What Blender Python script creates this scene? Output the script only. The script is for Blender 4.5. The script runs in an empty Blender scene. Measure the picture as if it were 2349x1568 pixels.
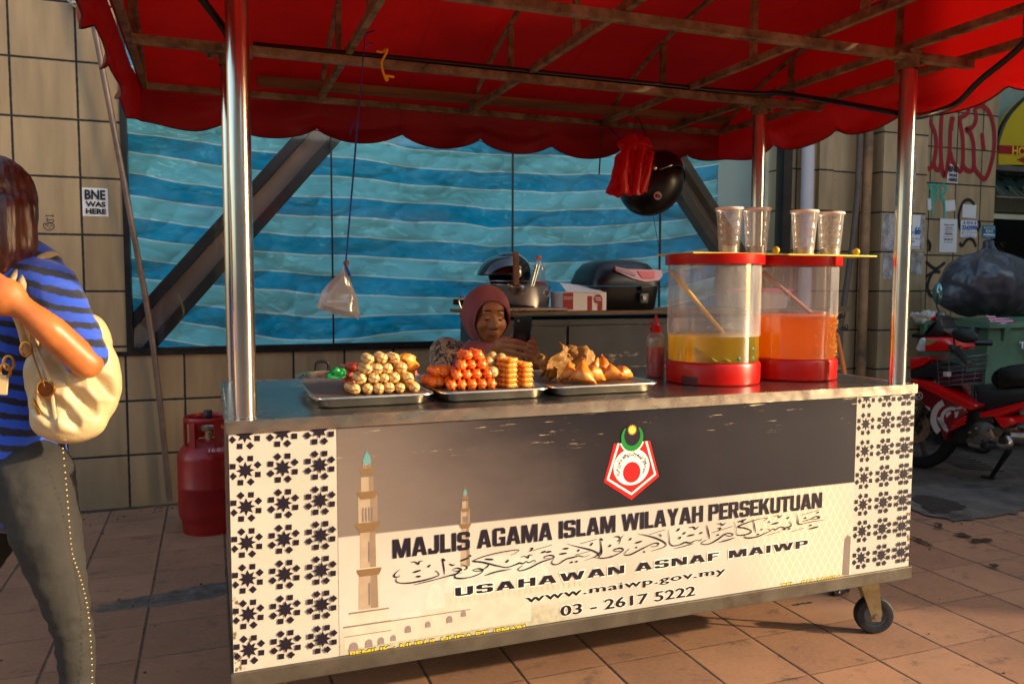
import bpy, bmesh, math, random
from mathutils import Vector, Matrix, Euler, noise
random.seed(7)
sc = bpy.context.scene
COL = sc.collection
PI = math.pi
# ------------------------------------------------------------------ camera
CAM = Vector((-0.0313, -2.0441, 1.2316)); YAW, PITCH, ROLL, FPX = 0.3606, -0.0705, 0.0025, 1836.8
def cam_axes():
    f = Vector((math.sin(YAW), math.cos(YAW), 0)); r = Vector((math.cos(YAW), -math.sin(YAW), 0)); u = Vector((0, 0, 1))
    f2 = f*math.cos(PITCH)+u*math.sin(PITCH); u2 = u*math.cos(PITCH)-f*math.sin(PITCH)
    return r*math.cos(ROLL)+u2*math.sin(ROLL), u2*math.cos(ROLL)-r*math.sin(ROLL), f2
CR, CU, CF = cam_axes()
cd = bpy.data.cameras.new('camera'); cam = bpy.data.objects.new('camera', cd); COL.objects.link(cam)
m = Matrix((CR, CU, -CF)).transposed().to_4x4(); m.translation = CAM; cam.matrix_world = m
cd.sensor_width = 36; cd.lens = FPX/2349*36; cd.clip_start = .02; cd.clip_end = 500
cd.dof.use_dof = True; cd.dof.focus_distance = 2.7; cd.dof.aperture_fstop = 5.6
sc.camera = cam
def ray(u, v): return CR*((u-1174.5)/FPX) - CU*((v-784)/FPX) + CF
def aty(u, v, y): d = ray(u, v); return CAM+d*((y-CAM.y)/d.y)
def atz(u, v, z): d = ray(u, v); return CAM+d*((z-CAM.z)/d.z)
def atd(u, v, d): return CAM+ray(u, v)*d
# ------------------------------------------------------------------ light
SUN = Vector((-1.0, 0.60, -0.40)).normalized()          # direction the light travels
EL = math.asin(-SUN.z)
w = bpy.data.worlds.new('World'); sc.world = w; w.use_nodes = True
nt = w.node_tree; bg = nt.nodes['Background']; sky = nt.nodes.new('ShaderNodeTexSky'); sky.sky_type = 'NISHITA'; sky.sun_disc = False
sky.sun_elevation = EL; sky.sun_rotation = math.atan2(-SUN.x, -SUN.y); sky.air_density = 1.3; sky.dust_density = 3.0
nt.links.new(sky.outputs[0], bg.inputs[0]); bg.inputs[1].default_value = 0.15
ld = bpy.data.lights.new('sun', 'SUN'); lo = bpy.data.objects.new('sun', ld); COL.objects.link(lo)
ld.energy = 2.6; ld.angle = math.radians(1.0); ld.color = (1, .80, .55)
lo.rotation_euler = SUN.to_track_quat('-Z', 'Y').to_euler(); lo.location = (6, -6, 6)
sc.view_settings.view_transform = 'Standard'; sc.view_settings.look = 'None'; sc.view_settings.exposure = 1.5; sc.view_settings.gamma = 1
# ------------------------------------------------------------------ helpers
def lin(c):
    c = [x/255 for x in c]
    return tuple(x/12.92 if x <= .04045 else ((x+.055)/1.055)**2.4 for x in c)
def tag(o, label=None, cat=None, group=None, kind=None):
    if label: o['label'] = label
    if cat: o['category'] = cat
    if group: o['group'] = group
    if kind: o['kind'] = kind
    return o
def thing(name, loc, label, cat, group=None, rz=0):
    o = bpy.data.objects.new(name, None); COL.objects.link(o); o.location = loc; o.rotation_euler = (0, 0, rz); o.empty_display_size = .05
    return tag(o, label, cat, group)
def worigin(o):
    p = Vector((0, 0, 0))
    while o is not None: p += o.location; o = o.parent
    return p
class MB:
    def __init__(s): s.bm = bmesh.new(); s.uv = s.bm.loops.layers.uv.new('u')
    def box(s, c, size, rot=None, bev=0):
        g = bmesh.ops.create_cube(s.bm, size=1); M = Matrix.Translation(c)
        if rot is not None: M = M @ (rot if isinstance(rot, Matrix) else Euler(rot).to_matrix().to_4x4())
        M = M @ Matrix.Diagonal((*size, 1)); bmesh.ops.transform(s.bm, matrix=M, verts=g['verts'])
        if bev:
            es = list({e for v in g['verts'] for e in v.link_edges}); bmesh.ops.bevel(s.bm, geom=es, offset=bev, segments=2, affect='EDGES', profile=.5)
        return s
    def bx(s, x0, x1, y0, y1, z0, z1, bev=0): return s.box(((x0+x1)/2, (y0+y1)/2, (z0+z1)/2), (x1-x0, y1-y0, z1-z0), None, bev)
    def bar(s, a, b, w, h=None, up=(0, 0, 1), bev=0):
        a, b = Vector(a), Vector(b); d = b-a; z = d.normalized(); u = Vector(up)
        if abs(z.dot(u)) > .98: u = Vector((0, 1, 0))
        x = u.cross(z).normalized(); y = z.cross(x); M = Matrix((x, y, z)).transposed().to_4x4(); h = h or w
        M3 = M; return s.box((a+b)/2, (w, h, d.length), M3, bev)
    def tube(s, pts, r, n=10, caps=True, closed=False):
        pts = [Vector(p) for p in pts]; N = len(pts); rs = r if isinstance(r, (list, tuple)) else [r]*N
        rings = []; pu = None
        for i, p in enumerate(pts):
            t = (pts[(i+1) % N]-pts[i-1]) if closed else (pts[min(i+1, N-1)]-pts[max(i-1, 0)])
            t = t.normalized() if t.length > 1e-9 else Vector((0, 0, 1))
            if pu is None: u = t.orthogonal().normalized()
            else:
                u = pu-t*pu.dot(t); u = u.normalized() if u.length > 1e-6 else t.orthogonal().normalized()
            pu = u; v = t.cross(u)
            rings.append([s.bm.verts.new(p+(u*math.cos(a)+v*math.sin(a))*rs[i]) for a in [2*PI*k/n for k in range(n)]])
        for i in range(N if closed else N-1):
            A, B = rings[i], rings[(i+1) % N]
            for k in range(n): s.bm.faces.new((A[k], A[(k+1) % n], B[(k+1) % n], B[k]))
        if caps and not closed: s.bm.faces.new(rings[0][::-1]); s.bm.faces.new(rings[-1])
        return s
    def lathe(s, prof, c=(0, 0, 0), n=32, axis=None, sx=1, sy=1, a0=0, a1=2*PI):
        c = Vector(c); R = Matrix.Identity(3) if axis is None else Vector((0, 0, 1)).rotation_difference(Vector(axis)).to_matrix()
        full = abs(a1-a0-2*PI) < 1e-6; K = n if full else n+1; rings = []
        for (r, z) in prof:
            if r < 1e-6: rings.append([s.bm.verts.new(c+R @ Vector((0, 0, z)))])
            else: rings.append([s.bm.verts.new(c+R @ Vector((r*sx*math.cos(a0+(a1-a0)*k/n), r*sy*math.sin(a0+(a1-a0)*k/n), z))) for k in range(K)])
        for A, B in zip(rings, rings[1:]):
            for k in range(n):
                k2 = (k+1) % K
                f = [A[k % len(A)], A[k2 % len(A)], B[k2 % len(B)], B[k % len(B)]]; f = list(dict.fromkeys(f))
                if len(f) > 2:
                    try: s.bm.faces.new(f)
                    except ValueError: pass
        return s
    def ball(s, c, r, sc=(1, 1, 1), n=14, rot=None):
        g = bmesh.ops.create_uvsphere(s.bm, u_segments=n, v_segments=max(6, n*2//3), radius=1)
        M = Matrix.Translation(c)
        if rot is not None: M = M @ (rot if isinstance(rot, Matrix) else Euler(rot).to_matrix().to_4x4())
        M = M @ Matrix.Diagonal((r*sc[0], r*sc[1], r*sc[2], 1)); bmesh.ops.transform(s.bm, matrix=M, verts=g['verts']); return s
    def poly(s, pts, th=0, nrm=(0, -1, 0)):
        pts = [Vector(p) for p in pts]; nn = Vector(nrm)
        a = [s.bm.verts.new(p) for p in pts]
        if th == 0:
            s.bm.faces.new(a); return s
        b = [s.bm.verts.new(p-nn*th) for p in pts]; s.bm.faces.new(a); s.bm.faces.new(b[::-1]); N = len(pts)
        for i in range(N): s.bm.faces.new((a[i], b[i], b[(i+1) % N], a[(i+1) % N]))
        return s
    def grid(s, fn, nu, nv, uvf=None):
        V = [[s.bm.verts.new(fn(i/nu, j/nv)) for j in range(nv+1)] for i in range(nu+1)]
        for i in range(nu):
            for j in range(nv):
                f = s.bm.faces.new((V[i][j], V[i+1][j], V[i+1][j+1], V[i][j+1]))
                for l, (a, b) in zip(f.loops, ((i, j), (i+1, j), (i+1, j+1), (i, j+1))):
                    l[s.uv].uv = uvf(a/nu, b/nv) if uvf else (a/nu, b/nv)
        return s
    def ribbon(s, pts, wd, nrm=(0, -1, 0), th=0):
        pts = [Vector(p) for p in pts]; nn = Vector(nrm); N = len(pts); L = []; Rr = []
        for i, p in enumerate(pts):
            t = pts[min(i+1, N-1)]-pts[max(i-1, 0)]; q = nn.cross(t).normalized(); ww = wd[i] if isinstance(wd, list) else wd
            L.append(s.bm.verts.new(p+q*ww/2)); Rr.append(s.bm.verts.new(p-q*ww/2))
        for i in range(N-1): s.bm.faces.new((L[i], L[i+1], Rr[i+1], Rr[i]))
        return s
    def build(s, name, mat, parent=None, smooth=None, fix=True):
        bm = s.bm
        if fix: bmesh.ops.recalc_face_normals(bm, faces=bm.faces[:])
        if parent is not None:
            bmesh.ops.translate(bm, vec=-worigin(parent), verts=bm.verts[:])
        me = bpy.data.meshes.new(name); bm.to_mesh(me); bm.free()
        for mm in (mat if isinstance(mat, (list, tuple)) else [mat]): me.materials.append(mm)
        if smooth:
            me.polygons.foreach_set('use_smooth', [True]*len(me.polygons))
            try: me.set_sharp_from_angle(angle=math.radians(smooth if smooth is not True else 40))
            except Exception: pass
        o = bpy.data.objects.new(name, me); COL.objects.link(o); o.parent = parent
        return o
def copy_tree(o, parent=None):
    c = o.copy(); COL.objects.link(c)
    if parent is not None: c.parent = parent
    for ch in o.children: copy_tree(ch, c)
    return c
def arc(pts, n=6):
    """Catmull-Rom through the points"""
    P = [Vector(p) for p in pts]; out = []
    for i in range(len(P)-1):
        p0, p1, p2, p3 = P[max(i-1, 0)], P[i], P[i+1], P[min(i+2, len(P)-1)]
        for k in range(n):
            t = k/n; out.append(.5*((2*p1)+(p2-p0)*t+(2*p0-5*p1+4*p2-p3)*t*t+(3*p1-p0-3*p2+p3)*t**3))
    out.append(P[-1]); return out
def fbm(x, y, z=0, o=4): return noise.fractal(Vector((x, y, z)), 1.0, 2.0, o)
def text(body, name, mat, parent, x0, x1, z0, z1, y, bold=0.0, nrm='y-', w=None, space=1.0):
    """flat lettering fitted to a box on a vertical plane facing -y"""
    cu = bpy.data.curves.new(name, 'FONT'); cu.body = body; cu.size = 1; cu.offset = bold; cu.resolution_u = 3; cu.space_character = space
    t = bpy.data.objects.new(name+'_curve', cu); COL.objects.link(t); dg = bpy.context.evaluated_depsgraph_get()
    me = bpy.data.meshes.new_from_object(t.evaluated_get(dg)); bpy.data.objects.remove(t); bpy.data.curves.remove(cu)
    xs = [v.co.x for v in me.vertices]; ys = [v.co.y for v in me.vertices]; ax, bx_, ay, by = min(xs), max(xs), min(ys), max(ys)
    off = worigin(parent) if parent else Vector((0, 0, 0))
    for v in me.vertices:
        u = (v.co.x-ax)/(bx_-ax); q = (v.co.y-ay)/(by-ay)
        v.co = Vector((x0+(x1-x0)*u, y(x0+(x1-x0)*u) if callable(y) else y, z0+(z1-z0)*q))-off
    me.materials.clear(); me.materials.append(mat)
    o = bpy.data.objects.new(name, me); COL.objects.link(o); o.parent = parent; return o
def blob(name, prims, voxel, mat, parent, smooth=4, post=None, extra=None):
    """one continuous surface: tapered tubes and ellipsoids fused by a voxel remesh"""
    mb = MB()
    for p in prims:
        if p[0] == 't':
            pts, rs = p[1], p[2]; pts = [Vector(q) for q in pts]
            P2, R2 = [], []
            for i in range(len(pts)-1):
                for k in range(4):
                    P2.append(pts[i].lerp(pts[i+1], k/4)); R2.append(rs[i]+(rs[i+1]-rs[i])*k/4)
            P2.append(pts[-1]); R2.append(rs[-1])
            mb.tube(P2, R2, 14); mb.ball(pts[0], rs[0]*.995, n=14); mb.ball(pts[-1], rs[-1]*.995, n=14)
            for q, rr in zip(pts[1:-1], rs[1:-1]): mb.ball(q, rr*.99, n=14)
        else: mb.ball(p[1], 1, p[2], 20, p[3] if len(p) > 3 else None)
    me = bpy.data.meshes.new('tmp'); bmesh.ops.recalc_face_normals(mb.bm, faces=mb.bm.faces[:]); mb.bm.to_mesh(me); mb.bm.free()
    t = bpy.data.objects.new('tmp', me); COL.objects.link(t); md = t.modifiers.new('r', 'REMESH'); md.mode = 'VOXEL'; md.voxel_size = voxel
    dg = bpy.context.evaluated_depsgraph_get(); me2 = bpy.data.meshes.new_from_object(t.evaluated_get(dg)); bpy.data.objects.remove(t)
    bm = bmesh.new(); bm.from_mesh(me2); bpy.data.meshes.remove(me2)
    for _ in range(smooth): bmesh.ops.smooth_vert(bm, verts=bm.verts[:], factor=.5, use_axis_x=True, use_axis_y=True, use_axis_z=True)
    if extra:
        vs = [v for v in bm.verts if (v.co-extra[0]).length < extra[1]]
        for _ in range(extra[2]): bmesh.ops.smooth_vert(bm, verts=vs, factor=.5, use_axis_x=True, use_axis_y=True, use_axis_z=True)
    if post:
        for v in bm.verts: v.co = post(v.co.copy(), v.normal)
    n = MB.__new__(MB); n.bm = bm; n.uv = None
    return n.build(name, mat, parent, True, fix=False)
# ------------------------------------------------------------------ materials
class NB:
    def __init__(s, name):
        s.m = bpy.data.materials.new(name); s.m.use_nodes = True; s.t = s.m.node_tree; s.n = s.t.nodes; s.n.clear()
        s.out = s.n.new('ShaderNodeOutputMaterial'); s.tc = None
    def node(s, ty, **k):
        x = s.n.new('ShaderNode'+ty)
        for a, b in k.items(): setattr(x, a, b)
        return x
    def put(s, sock, v):
        if hasattr(v, 'is_linked') or isinstance(v, bpy.types.NodeSocket): s.t.links.new(v, sock)
        elif isinstance(v, tuple) and len(v) == 3 and sock.type == 'RGBA': sock.default_value = (*v, 1)
        else: sock.default_value = v
    def co(s, kind='Object'):
        if s.tc is None: s.tc = s.node('TexCoord')
        return s.tc.outputs[kind]
    def world(s): return s.node('NewGeometry').outputs['Position']
    def map(s, v, scale=(1, 1, 1), loc=(0, 0, 0), rot=(0, 0, 0)):
        x = s.node('Mapping'); s.put(x.inputs[0], v); x.inputs['Scale'].default_value = scale; x.inputs['Location'].default_value = loc; x.inputs['Rotation'].default_value = rot; return x.outputs[0]
    def noise(s, scale=5, detail=4, v=None, rough=.55, dist=0, col=False):
        x = s.node('TexNoise'); s.put(x.inputs['Vector'], v if v is not None else s.co()); x.inputs['Scale'].default_value = scale; x.inputs['Detail'].default_value = detail; x.inputs['Roughness'].default_value = rough; x.inputs['Distortion'].default_value = dist
        return x.outputs[1 if col else 0]
    def voro(s, scale=5, v=None, feature='F1', out=0):
        x = s.node('TexVoronoi', feature=feature); s.put(x.inputs['Vector'], v if v is not None else s.co()); x.inputs['Scale'].default_value = scale; return x.outputs[out]
    def ramp(s, f, stops, interp='LINEAR'):
        x = s.node('ValToRGB'); s.put(x.inputs[0], f); r = x.color_ramp; r.interpolation = interp
        while len(r.elements) < len(stops): r.elements.new(.5)
        for e, (p, c) in zip(r.elements, stops): e.position = p; e.color = (*c, 1) if not isinstance(c, (int, float)) else (c, c, c, 1)
        return x.outputs[0]
    def mix(s, f, a, b, mode='MIX'):
        x = s.node('Mix', data_type='RGBA', blend_type=mode); s.put(x.inputs[0], f); s.put(x.inputs[6], a); s.put(x.inputs[7], b); return x.outputs[2]
    def math(s, op, a, b=0.0, c=None):
        x = s.node('Math', operation=op); s.put(x.inputs[0], a); s.put(x.inputs[1], b)
        if c is not None: s.put(x.inputs[2], c)
        return x.outputs[0]
    def sep(s, v): x = s.node('SeparateXYZ'); s.put(x.inputs[0], v); return x.outputs
    def comb(s, x_, y_, z_):
        x = s.node('CombineXYZ'); s.put(x.inputs[0], x_); s.put(x.inputs[1], y_); s.put(x.inputs[2], z_); return x.outputs[0]
    def bump(s, h, st=.3, d=.01):
        x = s.node('Bump'); s.put(x.inputs['Height'], h); x.inputs['Strength'].default_value = st; x.inputs['Distance'].default_value = d; return x.outputs[0]
    def bsdf(s, **k):
        x = s.node('BsdfPrincipled')
        nm = dict(col='Base Color', rough='Roughness', metal='Metallic', normal='Normal', spec='Specular IOR Level', coat='Coat Weight', alpha='Alpha', trans='Transmission Weight', ior='IOR', sss='Subsurface Weight', sheen='Sheen Weight', crough='Coat Roughness', emis='Emission Color', emst='Emission Strength')
        for a, b in k.items(): s.put(x.inputs[nm[a]], b)
        return x.outputs[0]
    def mixs(s, f, a, b):
        x = s.node('MixShader'); s.put(x.inputs[0], f); s.put(x.inputs[1], a); s.put(x.inputs[2], b); return x.outputs[0]
    def done(s, sh): s.t.links.new(sh, s.out.inputs[0]); return s.m
def mat(name, c, rough=.5, metal=0, var=.18, scale=7, bump=0, bs=60, c2=None, dirt=0, coat=0, spec=.5, dirtc=(60, 45, 30), sss=0, rv=.08, sheen=0, stretch=(1, 1, 1)):
    b = NB(name); c = lin(c) if max(c) > 1 else c
    v = b.map(b.co(), stretch)
    n = b.noise(scale, 5, v); lo_ = tuple(x*(1-var) for x in c); hi = tuple(min(1, x*(1+var)) for x in c)
    if c2: hi = lin(c2) if max(c2) > 1 else c2; lo_ = c
    col = b.ramp(n, [(.3, lo_), (.7, hi)])
    if dirt:
        d = b.noise(scale*.6, 8, b.map(b.co(), stretch, (3.1, 1.7, 5.2)), .7); f = b.ramp(d, [(.52, 0.0), (.68, dirt)]); col = b.mix(f, col, lin(dirtc))
    r = b.math('MULTIPLY_ADD', b.noise(scale*2.3, 4, v), rv*2, rough-rv)
    k = dict(col=col, rough=r, metal=metal, spec=spec)
    if bump: k['normal'] = b.bump(b.noise(bs, 4, v), bump, .004)
    if coat: k['coat'] = coat; k['crough'] = .08
    if sss: k['sss'] = sss
    if sheen: k['sheen'] = sheen
    return b.done(b.bsdf(**k))
def clear_plastic(name, tint=(.93, .93, .92), milk=.10, rough=.12, scr=True):
    b = NB(name); fr = b.node('LayerWeight'); fr.inputs[0].default_value = .35
    tr = b.node('BsdfTransparent'); b.put(tr.inputs[0], tint)
    gl = b.node('BsdfGlossy'); gl.inputs['Roughness'].default_value = rough; b.put(gl.inputs[0], (.95, .93, .9))
    df = b.node('BsdfDiffuse'); b.put(df.inputs[0], (.8, .76, .72))
    f = b.math('MULTIPLY_ADD', fr.outputs['Facing'], .45, .06)
    a = b.mixs(f, tr.outputs[0], gl.outputs[0])
    mk = milk
    if scr: mk = b.math('MULTIPLY', b.ramp(b.noise(9, 6, b.map(b.co(), (2, 2, .5))), [(.3, .4), (.75, 1.8)]), milk)
    return b.done(b.mixs(mk, a, df.outputs[0]))
M = {}
M['steel'] = (lambda b: b.done(b.bsdf(col=b.ramp(b.noise(60, 3, b.map(b.co(), (1, 1, .04))), [(.3, (.55, .52, .48)), (.7, (.72, .69, .64))]), metal=1, rough=b.math('MULTIPLY_ADD', b.noise(8, 4), .16, .12))))(NB('polished steel pole'))
def counter_mat():
    b = NB('worn steel counter'); v = b.map(b.co(), (1, 1, 1)); n = b.noise(2.2, 6, v, .6, .6); n2 = b.noise(60, 3, b.map(b.co(), (.08, 1, 1)))
    col = b.mix(b.ramp(n, [(.4, 0.0), (.65, 1.0)]), (.36, .35, .345), (.52, .50, .47)); r = b.math('MULTIPLY_ADD', b.noise(5, 6), .22, .14)
    return b.done(b.bsdf(col=col, metal=1, rough=r, normal=b.bump(b.math('ADD', b.noise(3.2, 3), b.math('MULTIPLY', n2, .06)), .14, .02)))
M['counter'] = counter_mat()
M['rim'] = mat('dented steel rim', (190, 180, 165), .28, 1, .1, 5, .25, 14, stretch=(1, 1, 3))
M['tray'] = mat('aluminium tray', (205, 198, 185), .25, 1, .1, 9, .1, 30)
M['chassis'] = mat('grimy chassis steel', (92, 84, 72), .5, .6, .3, 9, .2, 60, dirt=.7)
def rusty():
    b = NB('rusty roof bar'); n = b.noise(14, 8, None, .7); n2 = b.noise(3, 3)
    col = b.ramp(n, [(.32, lin((64, 46, 32))), (.46, lin((112, 92, 62))), (.60, lin((140, 122, 92))), (.76, lin((160, 144, 112)))])
    return b.done(b.bsdf(col=col, rough=.7, metal=.2, normal=b.bump(b.noise(80, 4), .25, .003)))
M['rust'] = rusty()
def canopy_mat():
    b = NB('red vinyl canopy'); n = b.noise(2.2, 6, None, .6); col = b.ramp(n, [(.3, (.15, .0016, .002)), (.55, (.22, .0024, .003)), (.75, (.28, .004, .005))])
    sp = b.ramp(b.noise(90, 3), [(.72, 0.0), (.78, .8)]); col = b.mix(sp, col, (.06, .004, .003))
    sx = b.sep(b.world()); fs = b.math('ABSOLUTE', b.math('SUBTRACT', b.math('FRACT', b.math('DIVIDE', b.math('ADD', sx[0], 3.0), .69)), .5)); seam = b.ramp(fs, [(.004, .65), (.009, 0.0)]); col = b.mix(seam, col, (.05, .002, .003)); st = b.ramp(b.noise(7, 8, b.map(b.world(), (1, 1, .35)), .72), [(.50, 0.0), (.66, .55)]); col = b.mix(st, col, (.10, .004, .004)); fd = b.ramp(b.noise(1.3, 4, b.map(b.world(), (1, 1, 1), (5, 2, 0))), [(.5, 0.0), (.75, .4)]); col = b.mix(fd, col, (.55, .02, .015))
    nm = b.bump(b.math('ADD', b.noise(1.8, 3, b.map(b.co(), (1, 2, 3))), b.math('MULTIPLY', b.noise(160, 2), .05)), .5, .05)
    p = b.bsdf(col=col, rough=.48, normal=nm, spec=.25); t = b.node('BsdfTranslucent'); b.put(t.inputs[0], (.62, .006, .004))
    return b.done(b.mixs(.2, p, t.outputs[0]))
M['canopy'] = canopy_mat()
def tile_mat(name, ax, x0, dx, z0, dz, gw=.010, tint=1.0):
    """glazed tan wall tile, black grout; ax = horizontal world axis"""
    b = NB(name); s = b.sep(b.world()); h = s[ax]; z = s[2]
    def line(c, o, d):
        f = b.math('FRACT', b.math('DIVIDE', b.math('SUBTRACT', c, o), d)); q = b.math('MULTIPLY', b.math('MINIMUM', f, b.math('SUBTRACT', 1.0, f)), d); return q
    cell = b.comb(b.math('FLOOR', b.math('DIVIDE', b.math('SUBTRACT', h, x0), dx)), b.math('FLOOR', b.math('DIVIDE', b.math('SUBTRACT', z, z0), dz)), 3.0)
    wn = b.node('TexWhiteNoise'); b.put(wn.inputs[0], cell)
    d = b.math('MINIMUM', line(h, x0, dx), line(z, z0, dz)); d = b.math('ADD', d, b.math('MULTIPLY', b.math('SUBTRACT', b.noise(50, 2, b.world()), .5), .004))
    g = b.ramp(d, [(gw*.38, 1.0), (gw*.62, 0.0)])
    base = b.ramp(wn.outputs[0], [(0, (.36*tint, .250*tint, .130*tint)), (1, (.43*tint, .305*tint, .165*tint))])
    streak = b.ramp(b.noise(9, 6, b.map(b.world(), (1.6, 1.6, .25))), [(.35, 0.0), (.72, .55)]); base = b.mix(streak, base, (.17, .12, .07))
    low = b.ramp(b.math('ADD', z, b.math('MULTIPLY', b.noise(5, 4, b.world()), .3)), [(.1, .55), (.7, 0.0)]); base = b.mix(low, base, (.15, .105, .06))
    spots = b.ramp(b.noise(16, 8, b.world(), .75), [(.645, 0.0), (.70, .75)]); base = b.mix(spots, base, (.09, .075, .06))
    col = b.mix(g, base, (.012, .011, .012)); r = b.math('MULTIPLY_ADD', b.noise(6, 4, b.world()), .2, .3)
    r = b.math('MAXIMUM', r, b.math('MULTIPLY', g, .9))
    return b.done(b.bsdf(col=col, rough=r, normal=b.bump(b.math('ADD', b.math('SUBTRACT', 1.0, g), b.math('MULTIPLY', b.noise(4, 2, b.world()), .3)), .35, .006), spec=.45))
M['tile'] = tile_mat('tan wall tiles', 0, -.659-.19*3+.001, .304, .297-.0, .2985)
M['tile_left'] = tile_mat('tan wall tiles left', 0, -.655, .303, .2985*2-.0, .2985)
M['tile_low'] = tile_mat('tan wall tiles low', 0, -.467, .2945, .2985, .2985)
M['tile_right'] = tile_mat('tan wall tiles right', 0, 4.02, .60, .2985, .2985, tint=1.12)
M['tile_pier'] = tile_mat('tan pier tiles', 0, 4.735, .46, .2985, .2985, tint=1.18)
M['tile_side'] = tile_mat('tan side tiles', 1, 2.1, .9, .2985, .2985, tint=.9)
M['tile_sec'] = tile_mat('tan far tiles', 0, 5.30, .29, .2985, .2985, tint=1.15)
def ground_mat():
    b = NB('reddish paving tiles'); s = b.sep(b.world()); T = .2855
    wob = b.math('MULTIPLY', b.math('SUBTRACT', b.noise(30, 2, b.world()), .5), .006)
    def line(c, o):
        f = b.math('FRACT', b.math('DIVIDE', b.math('SUBTRACT', c, o), T)); return b.math('MULTIPLY', b.math('MINIMUM', f, b.math('SUBTRACT', 1.0, f)), T)
    cell = b.comb(b.math('FLOOR', b.math('DIVIDE', b.math('SUBTRACT', s[0], -.275), T)), b.math('FLOOR', b.math('DIVIDE', b.math('SUBTRACT', s[1], 1.07), T)), 1.0)
    wn = b.node('TexWhiteNoise'); b.put(wn.inputs[0], cell)
    dx = b.math('ADD', line(s[0], -.275), wob); dy = b.math('ADD', line(s[1], 1.07), wob)
    gx = b.ramp(dx, [(.0025, 1.0), (.0055, 0.0)]); gy = b.ramp(dy, [(.001, .7), (.004, 0.0)]); g = b.math('MAXIMUM', gx, gy)
    base = b.ramp(wn.outputs[0], [(0, (.31, .150, .078)), (.5, (.375, .185, .096)), (1, (.44, .225, .118))])
    mot = b.ramp(b.noise(3.3, 7, b.world(), .65), [(.3, 0.0), (.7, .55)]); base = b.mix(mot, base, (.19, .10, .062))
    fine = b.ramp(b.noise(55, 6, b.world(), .7), [(.42, 0.0), (.72, .5)]); base = b.mix(fine, base, (.44, .25, .15))
    stain = b.ramp(b.noise(7, 8, b.map(b.world(), (1, 1.6, 1), (4, 2, 0)), .75), [(.56, 0.0), (.66, .7)]); base = b.mix(stain, base, (.07, .048, .038)); big = b.ramp(b.noise(.9, 5, b.world(), .6), [(.35, .45), (.6, 0.0)]); base = b.mix(big, base, (.13, .075, .05))
    ex = b.math('DIVIDE', b.math('SUBTRACT', s[0], -.16), .33); ey = b.math('DIVIDE', b.math('SUBTRACT', b.math('SUBTRACT', s[1], b.math('MULTIPLY', s[0], .14)), 1.345), .085)
    ed = b.math('ADD', b.math('ADD', b.math('MULTIPLY', ex, ex), b.math('MULTIPLY', ey, ey)), b.math('MULTIPLY', b.math('SUBTRACT', b.noise(7, 8, b.world(), .7), .5), 2.6)); ce = b.ramp(ed, [(.75, 1.0), (1.0, 0.0)])
    cem = b.ramp(b.noise(18, 8, b.world(), .75), [(.3, (.035, .028, .024)), (.5, (.10, .085, .072)), (.7, (.19, .165, .145))])
    col = b.mix(g, base, (.03, .024, .02)); col = b.mix(ce, col, cem); r = b.math('MULTIPLY_ADD', b.noise(9, 5, b.world()), .3, .42)
    h = b.math('ADD', b.math('SUBTRACT', 1.0, g), b.math('MULTIPLY', b.noise(70, 5, b.world()), .22))
    return b.done(b.bsdf(col=col, rough=r, normal=b.bump(h, .4, .006)))
M['ground'] = ground_mat()
M['cement'] = mat('grey cement', (84, 70, 60), .9, 0, .35, 9, .7, 40, dirt=.7, dirtc=(40, 36, 34))
M['asphalt'] = mat('dark patched asphalt', (92, 84, 76), .9, 0, .35, 7, .7, 60, dirt=.85, dirtc=(28, 24, 22))
M['black_metal'] = mat('black window frame', (30, 26, 26), .4, .3, .3, 10, .1, 40, dirt=.3, dirtc=(80, 70, 60))
M['black'] = mat('black plastic', (16, 16, 18), .38, 0, .3, 12, .05, 90)
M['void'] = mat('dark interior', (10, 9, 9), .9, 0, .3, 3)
# ------------------------------------------------------------------ ground
g = MB(); g.poly([(-30, -30, 0), (30, -30, 0), (30, 30, 0), (-30, 30, 0)]); tag(g.build('pavement', M['ground']), kind='structure')
def patch(name, px, mtl, z):
    o = MB(); P = [atz(u, v, z) for u, v in px]
    P = arc(P+[P[0]], 14)[:-1]; P = [p+Vector((fbm(p.x*14, p.y*14, 0, 6)*.035, fbm(p.x*14, p.y*14, 5, 6)*.035, 0)) for p in P]
    o.poly(P); return tag(o.build(name, mtl), kind='structure')
Zq = lambda X, Y: ((3550+X/1.96)/1.7437, (1700+Y/1.96)/1.7437)
patch('drain_apron', [Zq(*a) for a in ((-150, 330), (-150, 100), (200, 60), (700, 20), (1500, -40), (1500, 400), (1070, 425), (640, 450), (190, 470))], M['cement'], .004)
patch('asphalt_patch', [Zq(*a) for a in ((-150, 560), (-150, 500), (190, 482), (640, 440), (1070, 418), (1500, 400), (1500, 600), (1070, 670), (800, 715), (600, 745), (380, 715), (190, 660))], M['asphalt'], .008)
M['pit'] = mat('broken hole', (44, 35, 28), .95, 0, .3, 30, .8, 60)
for i, pts in enumerate(([(340, 775), (420, 770), (455, 805), (400, 808)], [(530, 840), (610, 845), (628, 868), (560, 855)], [(635, 878), (780, 890), (785, 900), (675, 915)], [(180, 870), (235, 878), (355, 935), (250, 912)], [(790, 1090), (860, 1100), (830, 1108)], [(195, 575), (300, 545), (610, 630), (500, 670), (380, 690), (290, 650)])):
    patch('broken_hole', [Zq(*a) for a in pts], M['pit'], .012)
o = MB()                                                        # slotted drain grating in the apron
for k in range(9):
    a = atz(*Zq(330+k*30, 240+k*12), .008); b_ = atz(*Zq(560+k*44, 215+k*18), .008); o.bar(a, b_, .005, .004)
tag(o.build('drain_grating', M['pit']), 'slotted drain cover let into the grey paving under the motorbike', 'drain cover')
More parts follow.
